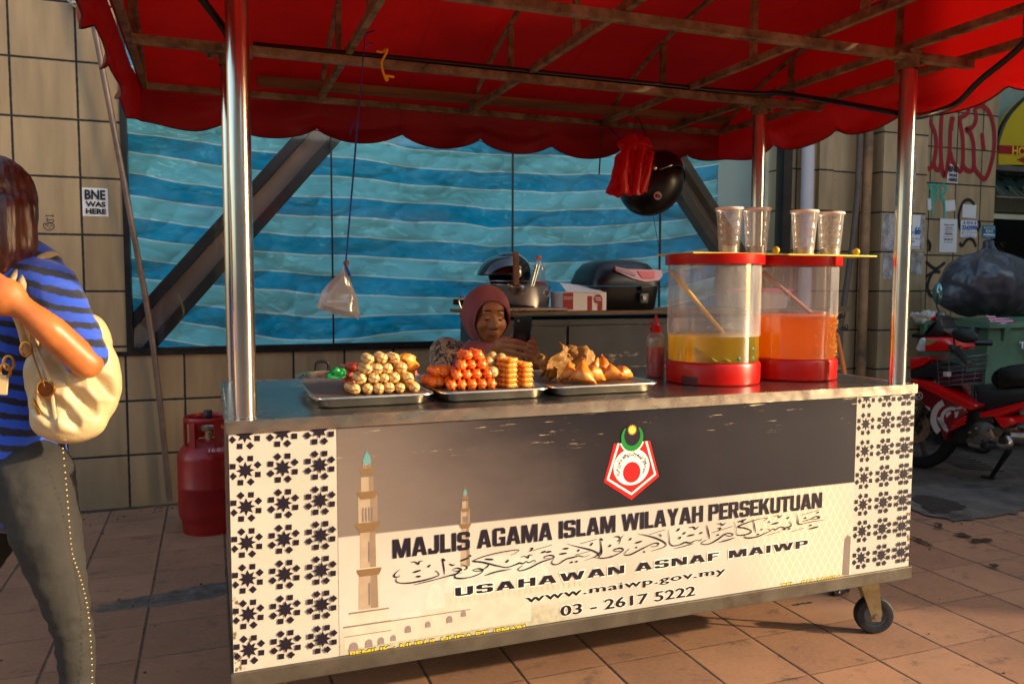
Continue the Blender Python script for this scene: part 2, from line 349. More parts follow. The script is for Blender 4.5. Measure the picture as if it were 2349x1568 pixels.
# ------------------------------------------------------------------ shopfront
shop = thing('tiled_shopfront', (-.5, 2.75, 0), 'tan tiled shopfront with a wide black framed window and two diagonal steel beams', 'building')
def wl(name, x0, x1, y0, y1, z0, z1, mt, par=shop): return MB().bx(x0, x1, y0, y1, z0, z1).build(name, mt, par)
wl('wall', -6, -.456, 2.75, 3.0, .848, 4.2, M['tile_left'])
wl('wall', -6, 3.937, 2.75, 3.0, -.02, .845, M['tile_low'])
wl('wall', -.456, 3.937, 2.752, 2.95, 3.2, 4.2, M['tile'])
wl('wall', 3.937, 4.76, 2.79, 3.0, -.02, 4.2, M['tile_right'])
wl('pilaster', 4.20, 4.33, 2.755, 2.795, -.02, 4.2, M['tile_right'])
wl('pier', 4.735, 5.18, 2.69, 3.2, -.02, 4.2, [M['tile_pier']])
wl('pier_side', 4.731, 4.7345, 2.69, 2.79, -.02, 4.2, M['tile_side'])
wl('wall', 5.181, 6.34, 3.03, 3.3, -.02, 4.2, M['tile_sec'])
wl('sill', -6, 3.937, 2.738, 2.80, .845, .868, M['black_metal'])
fr = wl('window_frame', -.458, -.428, 2.742, 2.82, .868, 3.2, M['black_metal'])
wl('window_frame', 3.863, 3.938, 2.735, 2.82, .868, 3.2, M['black_metal'])
wl('window_frame', -.428, 3.863, 2.745, 2.80, .869, .885, M['black_metal'])
wl('skirting', -6, 3.9, 2.74, 2.749, 0, .012, M['cement'])
bgl = NB('window glass'); lw = bgl.node('LayerWeight'); lw.inputs[0].default_value = .3
tr = bgl.node('BsdfTransparent'); bgl.put(tr.inputs[0], (.97, .985, .98)); gl = bgl.node('BsdfGlossy'); gl.inputs['Roughness'].default_value = .03
M['glass'] = bgl.done(bgl.mixs(bgl.math('MULTIPLY_ADD', bgl.math('POWER', lw.outputs['Facing'], 1.5), .18, .025), tr.outputs[0], gl.outputs[0]))
edges = [-.428, .65, 1.784, 2.863, 3.863]
for a, b_ in zip(edges, edges[1:]): wl('window_pane', a+.004, b_-.004, 2.760, 2.768, .885, 3.2, M['glass'])
for x in edges[1:-1]: wl('glass_joint', x-.0045, x+.0045, 2.757, 2.772, .885, 3.2, M['black_metal'])
M['beam_web'] = mat('brown beam web', (118, 96, 86), .55, .1, .12, 3, .1, 30)
def hbeam(p, q, wt=.215):
    p, q = Vector(p), Vector(q); d = (q-p).normalized(); n = Vector((0, -1, 0)).cross(d); a = p-d*1.2; c = q+d*1.4
    b0 = MB().bar(a+Vector((0, .05, 0)), c+Vector((0, .05, 0)), .02, wt-.03, up=(0, 1, 0)) if 0 else None
    web = MB(); R = Matrix((n, Vector((0, 1, 0)), d)).transposed().to_4x4(); ln = (c-a).length; mid = (a+c)/2
    web.box(mid+Vector((0, .035, 0)), (wt-.1, .012, ln), R); o = web.build('diagonal_beam', M['beam_web'], shop)
    for s in (-1, 1): MB().box(mid+n*s*(wt/2-.03), (.06, .10, ln), R, .004).build('beam_flange', M['black_metal'], o)
hbeam(aty(437, 642, 2.85), aty(712, 335.7, 2.85)); hbeam(aty(1603, 472, 2.85), aty(1553, 395, 2.85), .205)
MB().poly([aty(*p, 2.84) for p in ((306, 806), (306, 745), (318, 738), (345, 765), (338, 795), (330, 812))], .06).build('concrete_footing', mat('rough concrete footing', (130, 122, 118), .95, 0, .25, 20, 1.0, 90), shop)
wl('interior_wall', -3, 6.3, 7.4, 7.5, 0, 2.2, mat('pale interior wall', (226, 226, 222), .9, 0, .08, 2))
wl('interior_board', 3.50, 3.87, 3.02, 3.05, 0, 3.2, mat('pale interior board', (160, 178, 170), .7, 0, .1, 2))
# pipes
def pipe(name, pts, r, mt): MB().tube(arc(pts, 6), r, 14).build(name, mt, shop, 50)
a0 = aty(1857, 300, 2.70); pipe('drain_pipe', [(a0.x, 2.71, 4.2), (a0.x, 2.71, 2.6), (a0.x+.005, 2.71, 1.8), (a0.x+.005, 2.71, .9), (a0.x, 2.71, .05)], .046, mat('white pvc pipe', (196, 190, 192), .4, 0, .05, 5))
M['conduit'] = mat('grey conduit', (98, 84, 74), .6, .1, .25, 7, .2, 30, dirt=.5)
a1 = aty(1972, 330, 2.72); a2 = aty(1962, 500, 2.72); a3 = aty(1944, 640, 2.72); a4 = aty(1915, 850, 2.72); pipe('conduit_pipe', [Vector((a1.x, 2.73, 4.2)), a1, a2, a3, a4, Vector((a4.x-.02, 2.72, .02))], .022, M['conduit'])
b1 = aty(1992, 330, 2.72); b2 = aty(1985, 520, 2.72); pipe('conduit_pipe', [(b1.x+.02, 2.73, 4.2), b1, b2, aty(1975, 850, 2.72), (b2.x, 2.72, .02)], .035, mat('rusty mottled conduit', (150, 112, 74), .7, 0, .3, 6, .3, 40, dirt=.9, dirtc=(70, 60, 56)))
# scraped poster residue on the pier
def residue():
    b = NB('scraped poster glue'); n = b.noise(11, 8, b.map(b.co(), (1, 1, .7)), .75); n2 = b.noise(30, 6)
    col = b.ramp(n, [(.35, lin((105, 92, 78))), (.5, lin((150, 142, 136))), (.62, lin((190, 186, 184))), (.7, lin((110, 98, 90)))]); return b.done(b.bsdf(col=col, rough=.9, normal=b.bump(n2, .4, .003)))
M['residue'] = residue()
for a, b_ in (((2026, 490), (2076, 575)), ((2027, 580), (2085, 640)), ((2090, 492), (2119, 570)), ((2092, 578), (2116, 630)), ((2088, 345), (2098, 475))):
    p, q = aty(*a, 2.687), aty(*b_, 2.687); wl('poster_residue', p.x, q.x, 2.6875, 2.6895, q.z, p.z, M['residue'])
# ---- graffiti sprayed on the far wall
G = lambda X, Y, y=3.026: aty((3500+X/2.24)/1.7437, (300+Y/2.24)/1.7437, y)
G2 = lambda X, Y, y=3.026: aty((3500+X/1.568)/1.7437, (950+Y/1.568)/1.7437, y)
def graf(strokes, wd, mt, name, f=G):
    o = MB(); k = 0
    for s in strokes:
        P = arc([f(*p) for p in s], 5); P = [p+Vector((0, -.0003*k, 0)) for p in P]; o.ribbon(P, wd*.9); k += 1
    o.build(name, mt, shop)
graf([[(520, 335), (485, 375), (500, 430), (535, 510), (550, 600), (545, 690), (525, 790), (500, 830), (475, 845)], [(530, 790), (545, 840), (575, 845), (590, 800)], [(600, 330), (592, 480), (590, 600), (592, 720), (602, 830), (620, 905), (642, 860), (660, 760), (672, 650), (675, 500), (690, 380)], [(703, 375), (688, 440), (685, 500)],
      [(675, 690), (690, 760), (710, 800), (740, 850), (770, 860), (785, 800), (790, 700), (785, 560), (765, 440), (765, 385), (800, 365), (830, 340), (840, 300)], [(790, 810), (820, 850), (860, 860), (885, 820), (885, 700), (880, 600), (855, 520), (815, 490), (870, 470), (900, 420), (905, 370), (890, 300)],
      [(890, 300), (940, 275), (990, 295), (1030, 350), (1060, 450), (1070, 580), (1060, 700), (1040, 800), (1010, 890), (980, 930), (930, 890), (895, 840), (885, 790)], [(958, 520), (975, 675)]], .045, mat('red spray paint', (150, 10, 28), .6), 'graffiti_lettering')
graf([[(475, 985), (560, 990), (540, 1060), (510, 1050), (490, 1000)], [(555, 1000), (500, 1090), (545, 1120), (560, 1070)], [(580, 1000), (620, 985), (640, 1020), (620, 1060), (590, 1070), (600, 1020)], [(590, 1060), (600, 1110), (620, 1130), (625, 1280)], [(510, 1120), (510, 1280)]], .022, mat('teal spray paint', (40, 170, 150), .6), 'graffiti_tag')
graf([[(890, 1160), (850, 1120), (800, 1130), (765, 1200), (750, 1280), (760, 1360), (790, 1420)], [(930, 1310), (940, 1350), (910, 1400)], [(760, 1500), (780, 1530), (830, 1470), (880, 1480), (905, 1540)], [(470, 1480), (490, 1510), (490, 1550)]], .03, mat('black spray paint', (28, 24, 26), .6), 'graffiti_scrawl')
graf([[(330, 15), (347, 45), (340, 85)], [(320, 150), (380, 195), (440, 155)], [(320, 245), (370, 215), (410, 215)], [(375, 200), (345, 250), (330, 300), (340, 350), (365, 370)]], .03, bpy.data.materials['black spray paint'], 'graffiti_scrawl', G2)
# ---- stickers and posters (things stuck on the walls)
M['paper'] = mat('white sticker paper', (222, 220, 218), .6, 0, .05, 5)
M['ink'] = mat('black ink', (22, 20, 24), .6, 0, .1, 30)
M['blueink'] = mat('blue ink', (20, 95, 165), .6, 0, .1, 30)
def poster(name, p, q, y, label, cat, rows, mt=None, group=None, rot=0):
    """p, q opposite corners (world); rows = [(text, x0, x1, z0, z1, mat, bold)] in 0..1 of the sheet"""
    x0, x1, z0, z1 = min(p.x, q.x), max(p.x, q.x), min(p.z, q.z), max(p.z, q.z)
    t = thing(name, ((x0+x1)/2, y, z0), label, cat, group)
    mb = MB(); cc = Vector(((x0+x1)/2, 0, (z0+z1)/2))
    def fn(a, b_):
        v = Vector((x0+(x1-x0)*a, y-.001-.004*max(0, fbm(a*2+x0, b_*2, 3)), z0+(z1-z0)*b_))
        if rot: d = v-Vector((cc.x, v.y, cc.z)); v = Vector((cc.x+d.x*math.cos(rot)-d.z*math.sin(rot), v.y, cc.z+d.x*math.sin(rot)+d.z*math.cos(rot)))
        return v
    mb.grid(fn, 6, 6); mb.build('sheet', mt or M['paper'], t)
    for (s, a, b_, c, d, mm, bo) in rows:
        X0, X1, Z0, Z1 = x0+(x1-x0)*a, x0+(x1-x0)*b_, z0+(z1-z0)*c, z0+(z1-z0)*d
        if s is None: MB().bx(X0, X1, y-.0075, y-.006, Z0, Z1).build('printed_block', mm, t)
        else: text(s, 'lettering', mm, t, X0, X1, Z0, Z1, y-.0065, bo)
    return t
bne = [('BNE', .10, .91, .585, .93, M['ink'], .035), ('WAS', .12, .91, .33, .52, M['ink'], .045), ('HERE', .12, .92, .08, .27, M['ink'], .045)]
poster('sticker', aty(188, 430, 2.75), aty(249, 497, 2.75), 2.7495, 'square white sticker with bold black words on the tiles left of the window', 'sticker', bne, group='white word stickers')
poster('sticker', G(650, 800), G(740, 970), 3.027, 'tall white sticker with bold black words over the red graffiti', 'sticker', bne, group='white word stickers')
lines = lambda k, a, b_: [(None, a, b_, .40-.07*i, .415-.07*i, M['ink'], 0) for i in range(k)]
poster('poster', G(585, 1285), G(727, 1590), 3.027, 'tall white hotel notice in black type on the graffiti wall', 'poster', [('SASARA HOTEL', .2, .8, .80, .84, M['ink'], .02), ('CHINATOWN', .28, .72, .71, .75, M['ink'], .02), (None, .2, .8, .665, .672, M['ink'], 0), (None, .3, .7, .61, .617, M['ink'], 0), ('TWIN/FULL', .26, .74, .53, .575, M['ink'], .05), ('JUST WITH $1 DEPOSIT', .2, .8, .45, .475, M['ink'], .02), ('GET 20% OFF', .25, .75, .365, .41, M['ink'], .05), ('FOR THE 2ND DAY', .25, .75, .29, .32, M['ink'], .02)])
poster('poster', G(770, 1298), G(910, 1458), 3.027, 'white flyer with a large blue phone number, right of the hotel notice', 'poster', [('$ 016 $', .12, .92, .76, .94, M['blueink'], .02), ('3343999', .06, .96, .42, .70, M['blueink'], .03), ('RM2.2  15K  RM1.8  RM1', .08, .92, .26, .34, M['blueink'], 0), ('call  now', .3, .66, .14, .21, M['blueink'], 0), ('pinjaman wang kilat', .12, .88, .03, .10, M['blueink'], .02)])
poster('poster', G(962, 1345), G(1075, 1462), 3.027, 'small teal rooms for rent flyer at the right edge of the graffiti wall', 'poster', [('ROOMS FOR', .1, .9, .74, .9, M['paper'], 0), ('RENT', .24, .80, .42, .66, M['paper'], .01), (None, .07, .93, .20, .32, M['paper'], 0), ('0 12394 27 34 33', .05, .95, .05, .14, M['paper'], 0)], mat('teal flyer', (0, 112, 140), .5))
poster('poster', aty(2086, 492, 2.685), aty(2109, 571, 2.685), 2.6855, 'torn white flyer ending in blue digits on the pier behind the right pole', 'poster', [('66', .48, .98, .42, .66, M['blueink'], .04), (None, .1, .4, .47, .50, M['blueink'], 0), ('7', .05, .2, .88, .97, M['blueink'], .03), ('RM1  RM15', .2, .95, .27, .33, M['blueink'], 0), (None, .05, .5, .20, .23, M['blueink'], 0), (None, .3, .95, .06, .075, M['blueink'], 0)])
for a, b_, lab, r in (((472, 1105), (505, 1212), 'narrow blank scrap of white paper below the teal tag', .06), ((632, 1120), (716, 1222), 'tilted blank square of white paper right of the teal tag', .10), ((787, 1158), (903, 1283), 'square peeled white paper inside the black scrawl', -.03)):
    poster('paper_scrap', G(*a), G(*b_), 3.027, lab, 'paper', [], None, None, r)
# small doodle on the left wall
o = MB(); D = lambda X, Y: aty((X/1.7417)/1.7437, (600+Y/1.7417)/1.7437, 2.7488)
for k, s in enumerate([[(320, 450), (322, 465)], [(320, 457), (370, 459)], [(370, 448), (370, 468)], [(330, 470), (330, 500), (370, 503), (370, 485), (330, 487)], [(325, 515), (308, 512), (303, 530), (315, 545), (330, 558), (350, 560), (370, 550), (378, 530), (370, 515), (355, 512), (345, 505), (335, 515), (325, 512), (315, 525)], [(325, 530), (332, 526), (338, 532)], [(352, 530), (360, 526), (366, 532)], [(338, 545), (345, 549), (352, 544)]]):
    o.ribbon([p+Vector((0, -.0002*k, 0)) for p in arc([D(*p) for p in s], 4)], .0035)
o.build('pen_doodle', M['ink'], shop)
# ------------------------------------------------------------------ hotel sign, awning, dark entrance to the right
ent = thing('shop_entrance', (7.4, 3.4, 0), 'dark open shop entrance with pale upper wall right of the graffiti wall', 'building')
MB().bx(6.34, 12, 4.6, 4.7, 0, 2.0).build('dark_interior', M['void'], ent)  # near-black wall, the entrance's shade is put into its colour
MB().bx(6.34, 12, 3.55, 3.75, 1.95, 4.5).build('upper_wall', mat('pale green render', (150, 165, 148), .85, 0, .12, 5, .4, 40, dirt=.4), ent)
MB().bx(6.33, 6.40, 3.3, 4.6, 0, 4.2).build('side_wall', M['tile_side'], ent)
sg = atd(2349, 330, 7.3)
sy = 3.30
S_ = lambda u, v, y=sy: aty(u, v, y)
sign = thing('hotel_sign', S_(2370, 378), 'yellow round topped hotel sign with red band and arrow', 'sign')
P = [S_(2291, 378), S_(2291, 345)]+[S_(u, v) for u, v in ((2296, 318), (2308, 285), (2325, 258), (2349, 233), (2380, 212), (2420, 200), (2470, 196), (2520, 205), (2560, 230), (2590, 280), (2598, 330), (2600, 378))]
MB().poly(P, .10).build('sign_board', mat('yellow sign board', (196, 168, 20), .5, 0, .08, 4), sign)
ed = MB(); ed.tube([p+Vector((0, .03, 0)) for p in arc(P[1:], 3)], .022, 8); ed.build('sign_edge', M['black_metal'], sign)
MB().poly([S_(u, v, sy-.004) for u, v in ((2291, 333), (2600, 345), (2600, 371), (2291, 352))], .003).build('red_band', mat('red sign band', (150, 14, 20), .5), sign)
p, q = S_(2322, 354, sy-.006), S_(2440, 338, sy-.006); text('HOTEL', 'lettering', mat('yellow lettering', (230, 200, 40), .5), sign, p.x, p.x+.36, p.z-.005, p.z+.075, sy-.006, .02)
MB().poly([S_(u, v, sy-.004) for u, v in ((2333, 366), (2360, 356), (2360, 361), (2440, 364), (2440, 374), (2360, 371), (2360, 378))], .003).build('arrow', bpy.data.materials['red sign band'], sign)
MB().bx(6.36, 8.5, sy-.02, sy+.12, P[0].z-.05, P[0].z-.004).build('sign_rail', mat('grey rail', (110, 105, 100), .5, .5), sign)
aw = thing('tiled_awning', (6.9, 3.5, 1.8), 'dark green glazed tile awning under the yellow hotel sign', 'awning')
M['greentile'] = mat('green glazed tile', (38, 58, 50), .18, 0, .3, 8, coat=.5)
p0, p1 = aty(2283, 388, 3.45), aty(2283, 448, 3.2)
for r in range(3):
    o = MB(); zt = p0.z-(p0.z-p1.z)*r/3; zb2 = p0.z-(p0.z-p1.z)*(r+1)/3-.03; yt, yb = 3.5-.1*r, 3.37-.1*r
    o.grid(lambda a, b_: Vector((6.36+a*1.8, yt+(yb-yt)*b_, zt+(zb2-zt)*b_+.03*abs(math.sin(a*1.8/.18*PI+r*.8))-.018*b_*0)), 80, 3); o.build('tile_row', M['greentile'], aw, True)
MB().tube([aty(2283, 452, 3.15), aty(2349, 452, 3.15)+Vector((1.2, 0, 0))], .012, 8).build('gutter', M['rim'], aw, True)
o = MB(); rr = random.Random(5)
for k in range(26):
    c = Vector((7.6+rr.uniform(-.7, .9), 4.59, 1.45+rr.uniform(-.25, .25))); o.ribbon([p+Vector((0, -.0004*k, 0)) for p in arc([c+Vector((rr.uniform(-.1, .1), 0, rr.uniform(-.1, .1))) for _ in range(4)], 5)], .008)
o.build('chalk_scribble', mat('chalk', (110, 95, 60), .9), ent)
# ------------------------------------------------------------------ tarp behind the glass
def tarp_mat():
    b = NB('striped blue tarpaulin'); uv = b.co('UV'); s = b.sep(uv); v = s[1]
    v = b.math('ADD', v, b.math('MULTIPLY', b.math('SUBTRACT', b.noise(150, 1, uv), .5), .02))
    f = b.math('FRACT', b.math('MULTIPLY', v, .5))
    col = b.ramp(f, [(0, lin((232, 238, 222))), (.035, lin((0, 162, 200))), (.50, lin((232, 238, 222))), (.535, lin((136, 216, 220)))], 'CONSTANT')
    fade = b.ramp(b.noise(3, 5, b.map(uv, (1.2, .25, 1)), .6), [(.4, 0.0), (.8, .30)]); col = b.mix(fade, col, lin((150, 214, 222)))
    crease = b.ramp(b.noise(6, 8, b.map(uv, (1, .35, 1), (0, 0, 0), (0, 0, .5)), .7, 1.5), [(.44, 0.0), (.5, .45), (.56, 0.0)]); 
    w1 = b.noise(4, 6, b.map(uv, (.6, .4, 1), (0, 0, 0), (0, 0, .55)), .6, 1.2); w2 = b.noise(320, 1, b.map(uv, (1, .13, 1)))
    nm = b.bump(b.math('ADD', b.math('ADD', b.math('MULTIPLY', w1, 1.6), b.math('MULTIPLY', crease, .7)), b.math('MULTIPLY', w2, .03)), .9, .045)
    p = b.bsdf(col=col, rough=.24, normal=nm, spec=1.0); t = b.node('BsdfTranslucent'); b.put(t.inputs[0], col)
    return b.done(b.mixs(.55, p, t.outputs[0]))
X0t, X1t, Z0t, Z1t = -.60, 3.50, .80, 3.25
def tarp_pt(a, b_):
    x = X0t+(X1t-X0t)*a; z = Z0t+(Z1t-Z0t)*b_
    fold = 0
    if z < 1.25:                                                # slack folds gathered along the bottom
        k = (1.25-z)/.45; fold = .05*k*math.sin((x*1.9+z*4.2)*2.2+fbm(x*1.2, z*2)*2)
    y = 3.03+.045*fbm(x*1.1, z*1.7, 1.3)+.03*math.sin((x*.55-z*1.25)*6+2*fbm(x*.8, z*.8, 9))+.014*fbm(x*4+z*4, z*7-x, 4)-.045*(1-abs(fbm(x*.9+z*1.3, z*2.0-x*.9, 6, 2)))**5-.030*(1-abs(fbm(x*1.5-z*1.9, z*2.6+x*1.2, 16, 2)))**6-.02*(1-abs(fbm(x*3+z*2, z*5-x, 26, 2)))**6+fold
    return Vector((x, y, z))
def tarp_uv(a, b_):
    x = X0t+(X1t-X0t)*a; z = Z0t+(Z1t-Z0t)*b_
    sag = .027*(x-1.65)**2 if x < 1.65 else -.02*(x-1.65)**2*-1
    w_ = .030*fbm(x*.9, z*.7, 2.2)+.006*fbm(x*3, z*3, 7)
    low = 0
    if z < 1.2: low = (1.2-z)*.28*math.sin(x*2.6+.4)*(.6 if x < 2 else .3)
    return (x*1.2, (z-(.030 if x < 1.65 else .042)*(x-1.65)**2+w_+low)/.118+.35)
MBt = MB(); MBt.grid(tarp_pt, 420, 240, tarp_uv); tp = MBt.build('striped_tarpaulin', tarp_mat(), None, True)
tag(tp, 'blue and teal striped tarpaulin hung behind the shop window', 'tarpaulin')
# ------------------------------------------------------------------ food cart
L, W, ZC, YC = 2.21, .855, .90, .43
cart = thing('food_cart', (L/2, W/2, 0), 'long steel street food cart with printed front, red canopy and castor wheels', 'food cart')
def part(name, mb, mt, par=cart, smooth=None): return mb.build(name, mt, par, smooth)
M['panel_cream'] = mat('cream printed sheet', (188, 178, 162), .32, 0, .06, 3, dirt=.45, dirtc=(176, 160, 134), coat=.1)
fp = part('front_panel', MB().bx(.004, L-.004, .003, .02, .268, .874), M['panel_cream'])
part('side_panel', MB().bx(.004, .02, .021, W-.02, .268, .874), M['rim']); part('side_panel', MB().bx(L-.02, L-.004, .021, W-.02, .268, .874), M['rim'])
part('back_panel', MB().bx(.004, L-.004, W-.02, W-.004, .268, .874), M['rim']); part('floor_panel', MB().bx(.02, L-.02, .02, W-.02, .262, .272), M['chassis'])
ct = MB(); ct.bx(0, L, 0, W, .890, .8995, .003); part('countertop', ct, M['counter'])
o = MB()
o.grid(lambda a, b_: Vector((a*L, -.004-.0018*fbm(a*26, b_, 2)-.0012*fbm(a*70, b_*2), .870+.031*b_)), 200, 3)
o.grid(lambda a, b_: Vector((a*L, -.004+.012*b_, .901+.0006*math.sin(a*60))), 200, 1)
part('front_rim', o, M['rim'], cart, True)
part('end_rim', MB().bx(-.004, .004, .012, W, .870, .901, .002), M['rim']); part('end_rim', MB().bx(L-.004, L+.004, .012, W, .870, .901, .002), M['rim']); part('back_rim', MB().bx(0, L, W-.004, W+.004, .870, .901, .002), M['rim'])
part('chassis_rail', MB().bx(-.004, L+.004, -.006, .036, .228, .270, .002), M['chassis']); part('chassis_rail', MB().bx(-.004, L+.004, W-.036, W, .228, .2615, .002), M['chassis'])
for x in (0.0, .73, 1.45, L-.04): part('cross_rail', MB().bx(x, x+.04, .037, W-.037, .229, .2615), M['chassis'])
# castors
M['rubber'] = mat('black castor rubber', (30, 30, 32), .6, 0, .2, 20, .1, 60, dirt=.3, dirtc=(90, 82, 72)); M['zinc'] = mat('yellowed zinc', (176, 160, 118), .35, .8, .25, 12, .1, 40, dirt=.5, dirtc=(96, 70, 40)); M['hub'] = mat('grey wheel hub', (120, 126, 124), .45, .3, .15, 20)
def castor(x, y, rz):
    t = MB().box((x, y, .222), (.11, .09, .010), (0, 0, rz), .002).build('castor', M['zinc'], cart)
    d = Vector((math.cos(rz), math.sin(rz), 0)); n = Vector((-d.y, d.x, 0)); ax = Vector((x, y, .068))+d*.035
    wb = MB(); wb.lathe([(.038, -.017), (.050, -.019), (.062, -.018), (.067, -.011), (.068, 0), (.067, .011), (.062, .018), (.050, .019), (.038, .017)], ax, 40, n); wb.build('wheel', M['rubber'], t, 40)
    hb = MB(); hb.lathe([(0, -.012), (.02, -.012), (.03, -.007), (.040, -.007), (.0495, -.016), (.0495, .016), (.040, .007), (.03, .007), (.02, .012), (0, .012)], ax, 36, n); hb.build('wheel_hub', M['hub'], t, 35)
    fk = MB()
    for s in (-1, 1):
        b0 = Vector((x, y, .217))+n*s*.029; e0 = ax+n*s*.029
        fk.poly([b0-d*.036, b0+d*.036, e0+d*.018+Vector((0, 0, .012)), e0+d*.014-Vector((0, 0, .016)), e0-d*.014-Vector((0, 0, .016)), e0-d*.022+Vector((0, 0, .012))], .005*s, n)
    fk.lathe([(0, -.018), (.04, -.018), (.046, -.004), (.046, .004)], (x, y, .214), 20); fk.build('fork', M['zinc'], t, 30)
    bo = MB(); bo.tube([ax-n*.041, ax+n*.041], .008, 10); bo.tube([ax-n*.040, ax-n*.032], .013, 6); bo.tube([ax+n*.040, ax+n*.032], .013, 6); bo.build('axle_bolt', M['rim'], t, 30)
for (x, y, r) in ((2.125, .115, -.42), (.10, .10, 2.2), (2.11, .75, .9), (.1, .75, .3)): castor(x, y, r)
# poles
ZP = 2.0; poles = [(.045, .04), (L-.045, .04), (L-.045, W-.04), (.045, W-.04)]
for (x, y) in poles:
    o = part('canopy_pole', MB().lathe([(0, .8995), (.0275, .8995), (.0275, ZP-.03), (0, ZP-.03)], (x, y, 0), 36), M['steel'], cart, 40)
    MB().lathe([(.032, ZP-.05), (.032, ZP-.01)], (x, y, 0), 24).build('pole_collar', M['rust'], o, 40)
    br = MB(); br.bx(x-.075, x+.075, y-.032, y+.032, ZP-.014, ZP-.006); br.bx(x-.025, x+.025, y-.028, y+.028, ZP-.006, ZP+.012)
    for s in (-1, 1): br.tube([(x+s*.055, y, ZP-.03), (x+s*.055, y, ZP+.004)], .009, 6)
    br.build('pole_bracket', M['rust'], o)
# canopy frame
XL, XR, YF, YB, ZB = -.255, 2.46, -.70, 1.535, 2.025
def arcz(y): return ZB+.33*(1-((y-YC)/1.13)**2)
def rbar(a, b_, w=.022, h=.026): part('roof_bar', MB().bar(a, b_, w, h, bev=.002), M['rust'])
for y in (YF, YB): rbar((XL, y, ZB), (XR, y, ZB))
for x in (XL, .045, .43, 1.10, 1.79, L-.045, XR): rbar((x, YF+.014, ZB), (x, YB-.014, ZB))
for y in (.04, .765): rbar((XL+.014, y, ZB-.031), (XR-.014, y, ZB-.031), .03, .028)
for x in (XL, .43, 1.10, 1.79, XR):
    A = [Vector((x, y, arcz(y)-.018)) for y in [YF+(YB-YF)*k/16 for k in range(17)]]; o = MB()
    o.tube(A, .0105, 6); part('roof_arch', o, M['rust'], cart, 40)
    for y in (-.15, .37, .98): part('roof_strut', MB().bar((x, y, ZB+.012), (x, y, arcz(y)-.03), .02, .02), M['rust'])
part('hose', MB().tube(arc([(.12, .775, ZB-.008), (.7, .77, ZB-.004), (1.4, .765, ZB-.004), (2.0, .75, ZB-.006), (2.165, .62, ZB-.03), (L-.05, .075, 1.815)], 8), .010, 10), M['black'], cart, True)
part('hose', MB().tube(arc([(2.10, -.55, 2.18), (2.36, -.25, 2.02), (2.44, .0, 1.93), (2.43, .08, 1.87), (2.33, .10, 1.83), (L-.02, .06, 1.80)], 8), .011, 10), M['black'], cart, True)
part('hose', MB().tube(arc([(-.27, .2, 2.2), (-.12, .45, 2.14), (.0, .62, 2.05), (.045, .73, 2.02)], 8), .012, 10), M['black'], cart, True)
M['wood_old'] = mat('weathered plank', (112, 84, 48), .8, 0, .4, 5, .5, 30, stretch=(.3, 4, 4), dirt=.6, dirtc=(40, 28, 18))
part('ridge_plank', MB().bar((.17, 1.44, ZB+.034), (2.40, 1.40, ZB+.034), .06, .03), M['wood_old'])
cov = MB()
cov.grid(lambda a, b_: (lambda x, y: Vector((x, y, arcz(y)+.012+.010*fbm(x*2.2, y*2.2)-.012*math.sin((x-XL)/(XR-XL)*PI*4)**2)))(XL-.02+(XR-XL+.04)*a, YF-.02+(YB-YF+.04)*b_), 60, 40)
for x in (XL-.02, XR+.02): cov.grid(lambda a, b_: (lambda y: Vector((x+.004*fbm(y*3, b_*3), y, ZB-.0+(arcz(y)+.012-ZB)*b_)))(YF-.02+(YB-YF+.04)*a), 30, 4)
cover = part('canopy_cover', cov, M['canopy'], cart, 60)
def valance(p0, p1, out, n, ph, dep=.155, amp=.028, seed=0):
    p0, p1, out = Vector(p0), Vector(p1), Vector(out); ln = (p1-p0).length; per = ln/n
    def fn(a, b_):
        s = a*ln; k = (s/per+ph) % 1.0; te = max(0, min(1, s/.22, (ln-s)/.22)); lob = amp*(2*math.sin(PI*k)**.8-1)*te; drop = dep+lob
        w_ = .016*fbm(s*3+seed, b_*1.2, seed)*b_+.013*math.sin(2*PI*s/per+ph*6+seed)*b_*b_+.012*math.sin(b_*7+s*3.5+2*fbm(s*2, b_*2, seed+3))*b_
        return p0.lerp(p1, a)+Vector((0, 0, -drop*b_))+out*((.012+.03*b_**1.5+w_)*te)
    mb = MB(); mb.grid(fn, max(40, int(ln*60)), 12); o = mb.build('valance', M['canopy'], cover, True)
    hem = MB(); hem.tube([fn(k/120, 1.0)+Vector((0, 0, -.001)) for k in range(121)], .0028, 6); hem.build('hem', mat('dark hem', (70, 4, 12), .6) if 'dark hem' not in bpy.data.materials else bpy.data.materials['dark hem'], cover, True)
zt = ZB+.02
valance((XL-.02, YB+.02, zt), (XR+.02, YB+.02, zt), (0, 1, 0), 7.3, .15, seed=1); valance((XR+.02, YB+.02, zt), (XR+.02, YF-.02, zt), (1, 0, 0), 5.6, .1, seed=2)
valance((XL-.02, YF-.02, zt), (XL-.02, YB+.02, zt), (-1, 0, 0), 5.6, .3, seed=3); valance((XL-.02, YF-.02, zt), (XR+.02, YF-.02, zt), (0, -1, 0), 7.3, .4, seed=4)
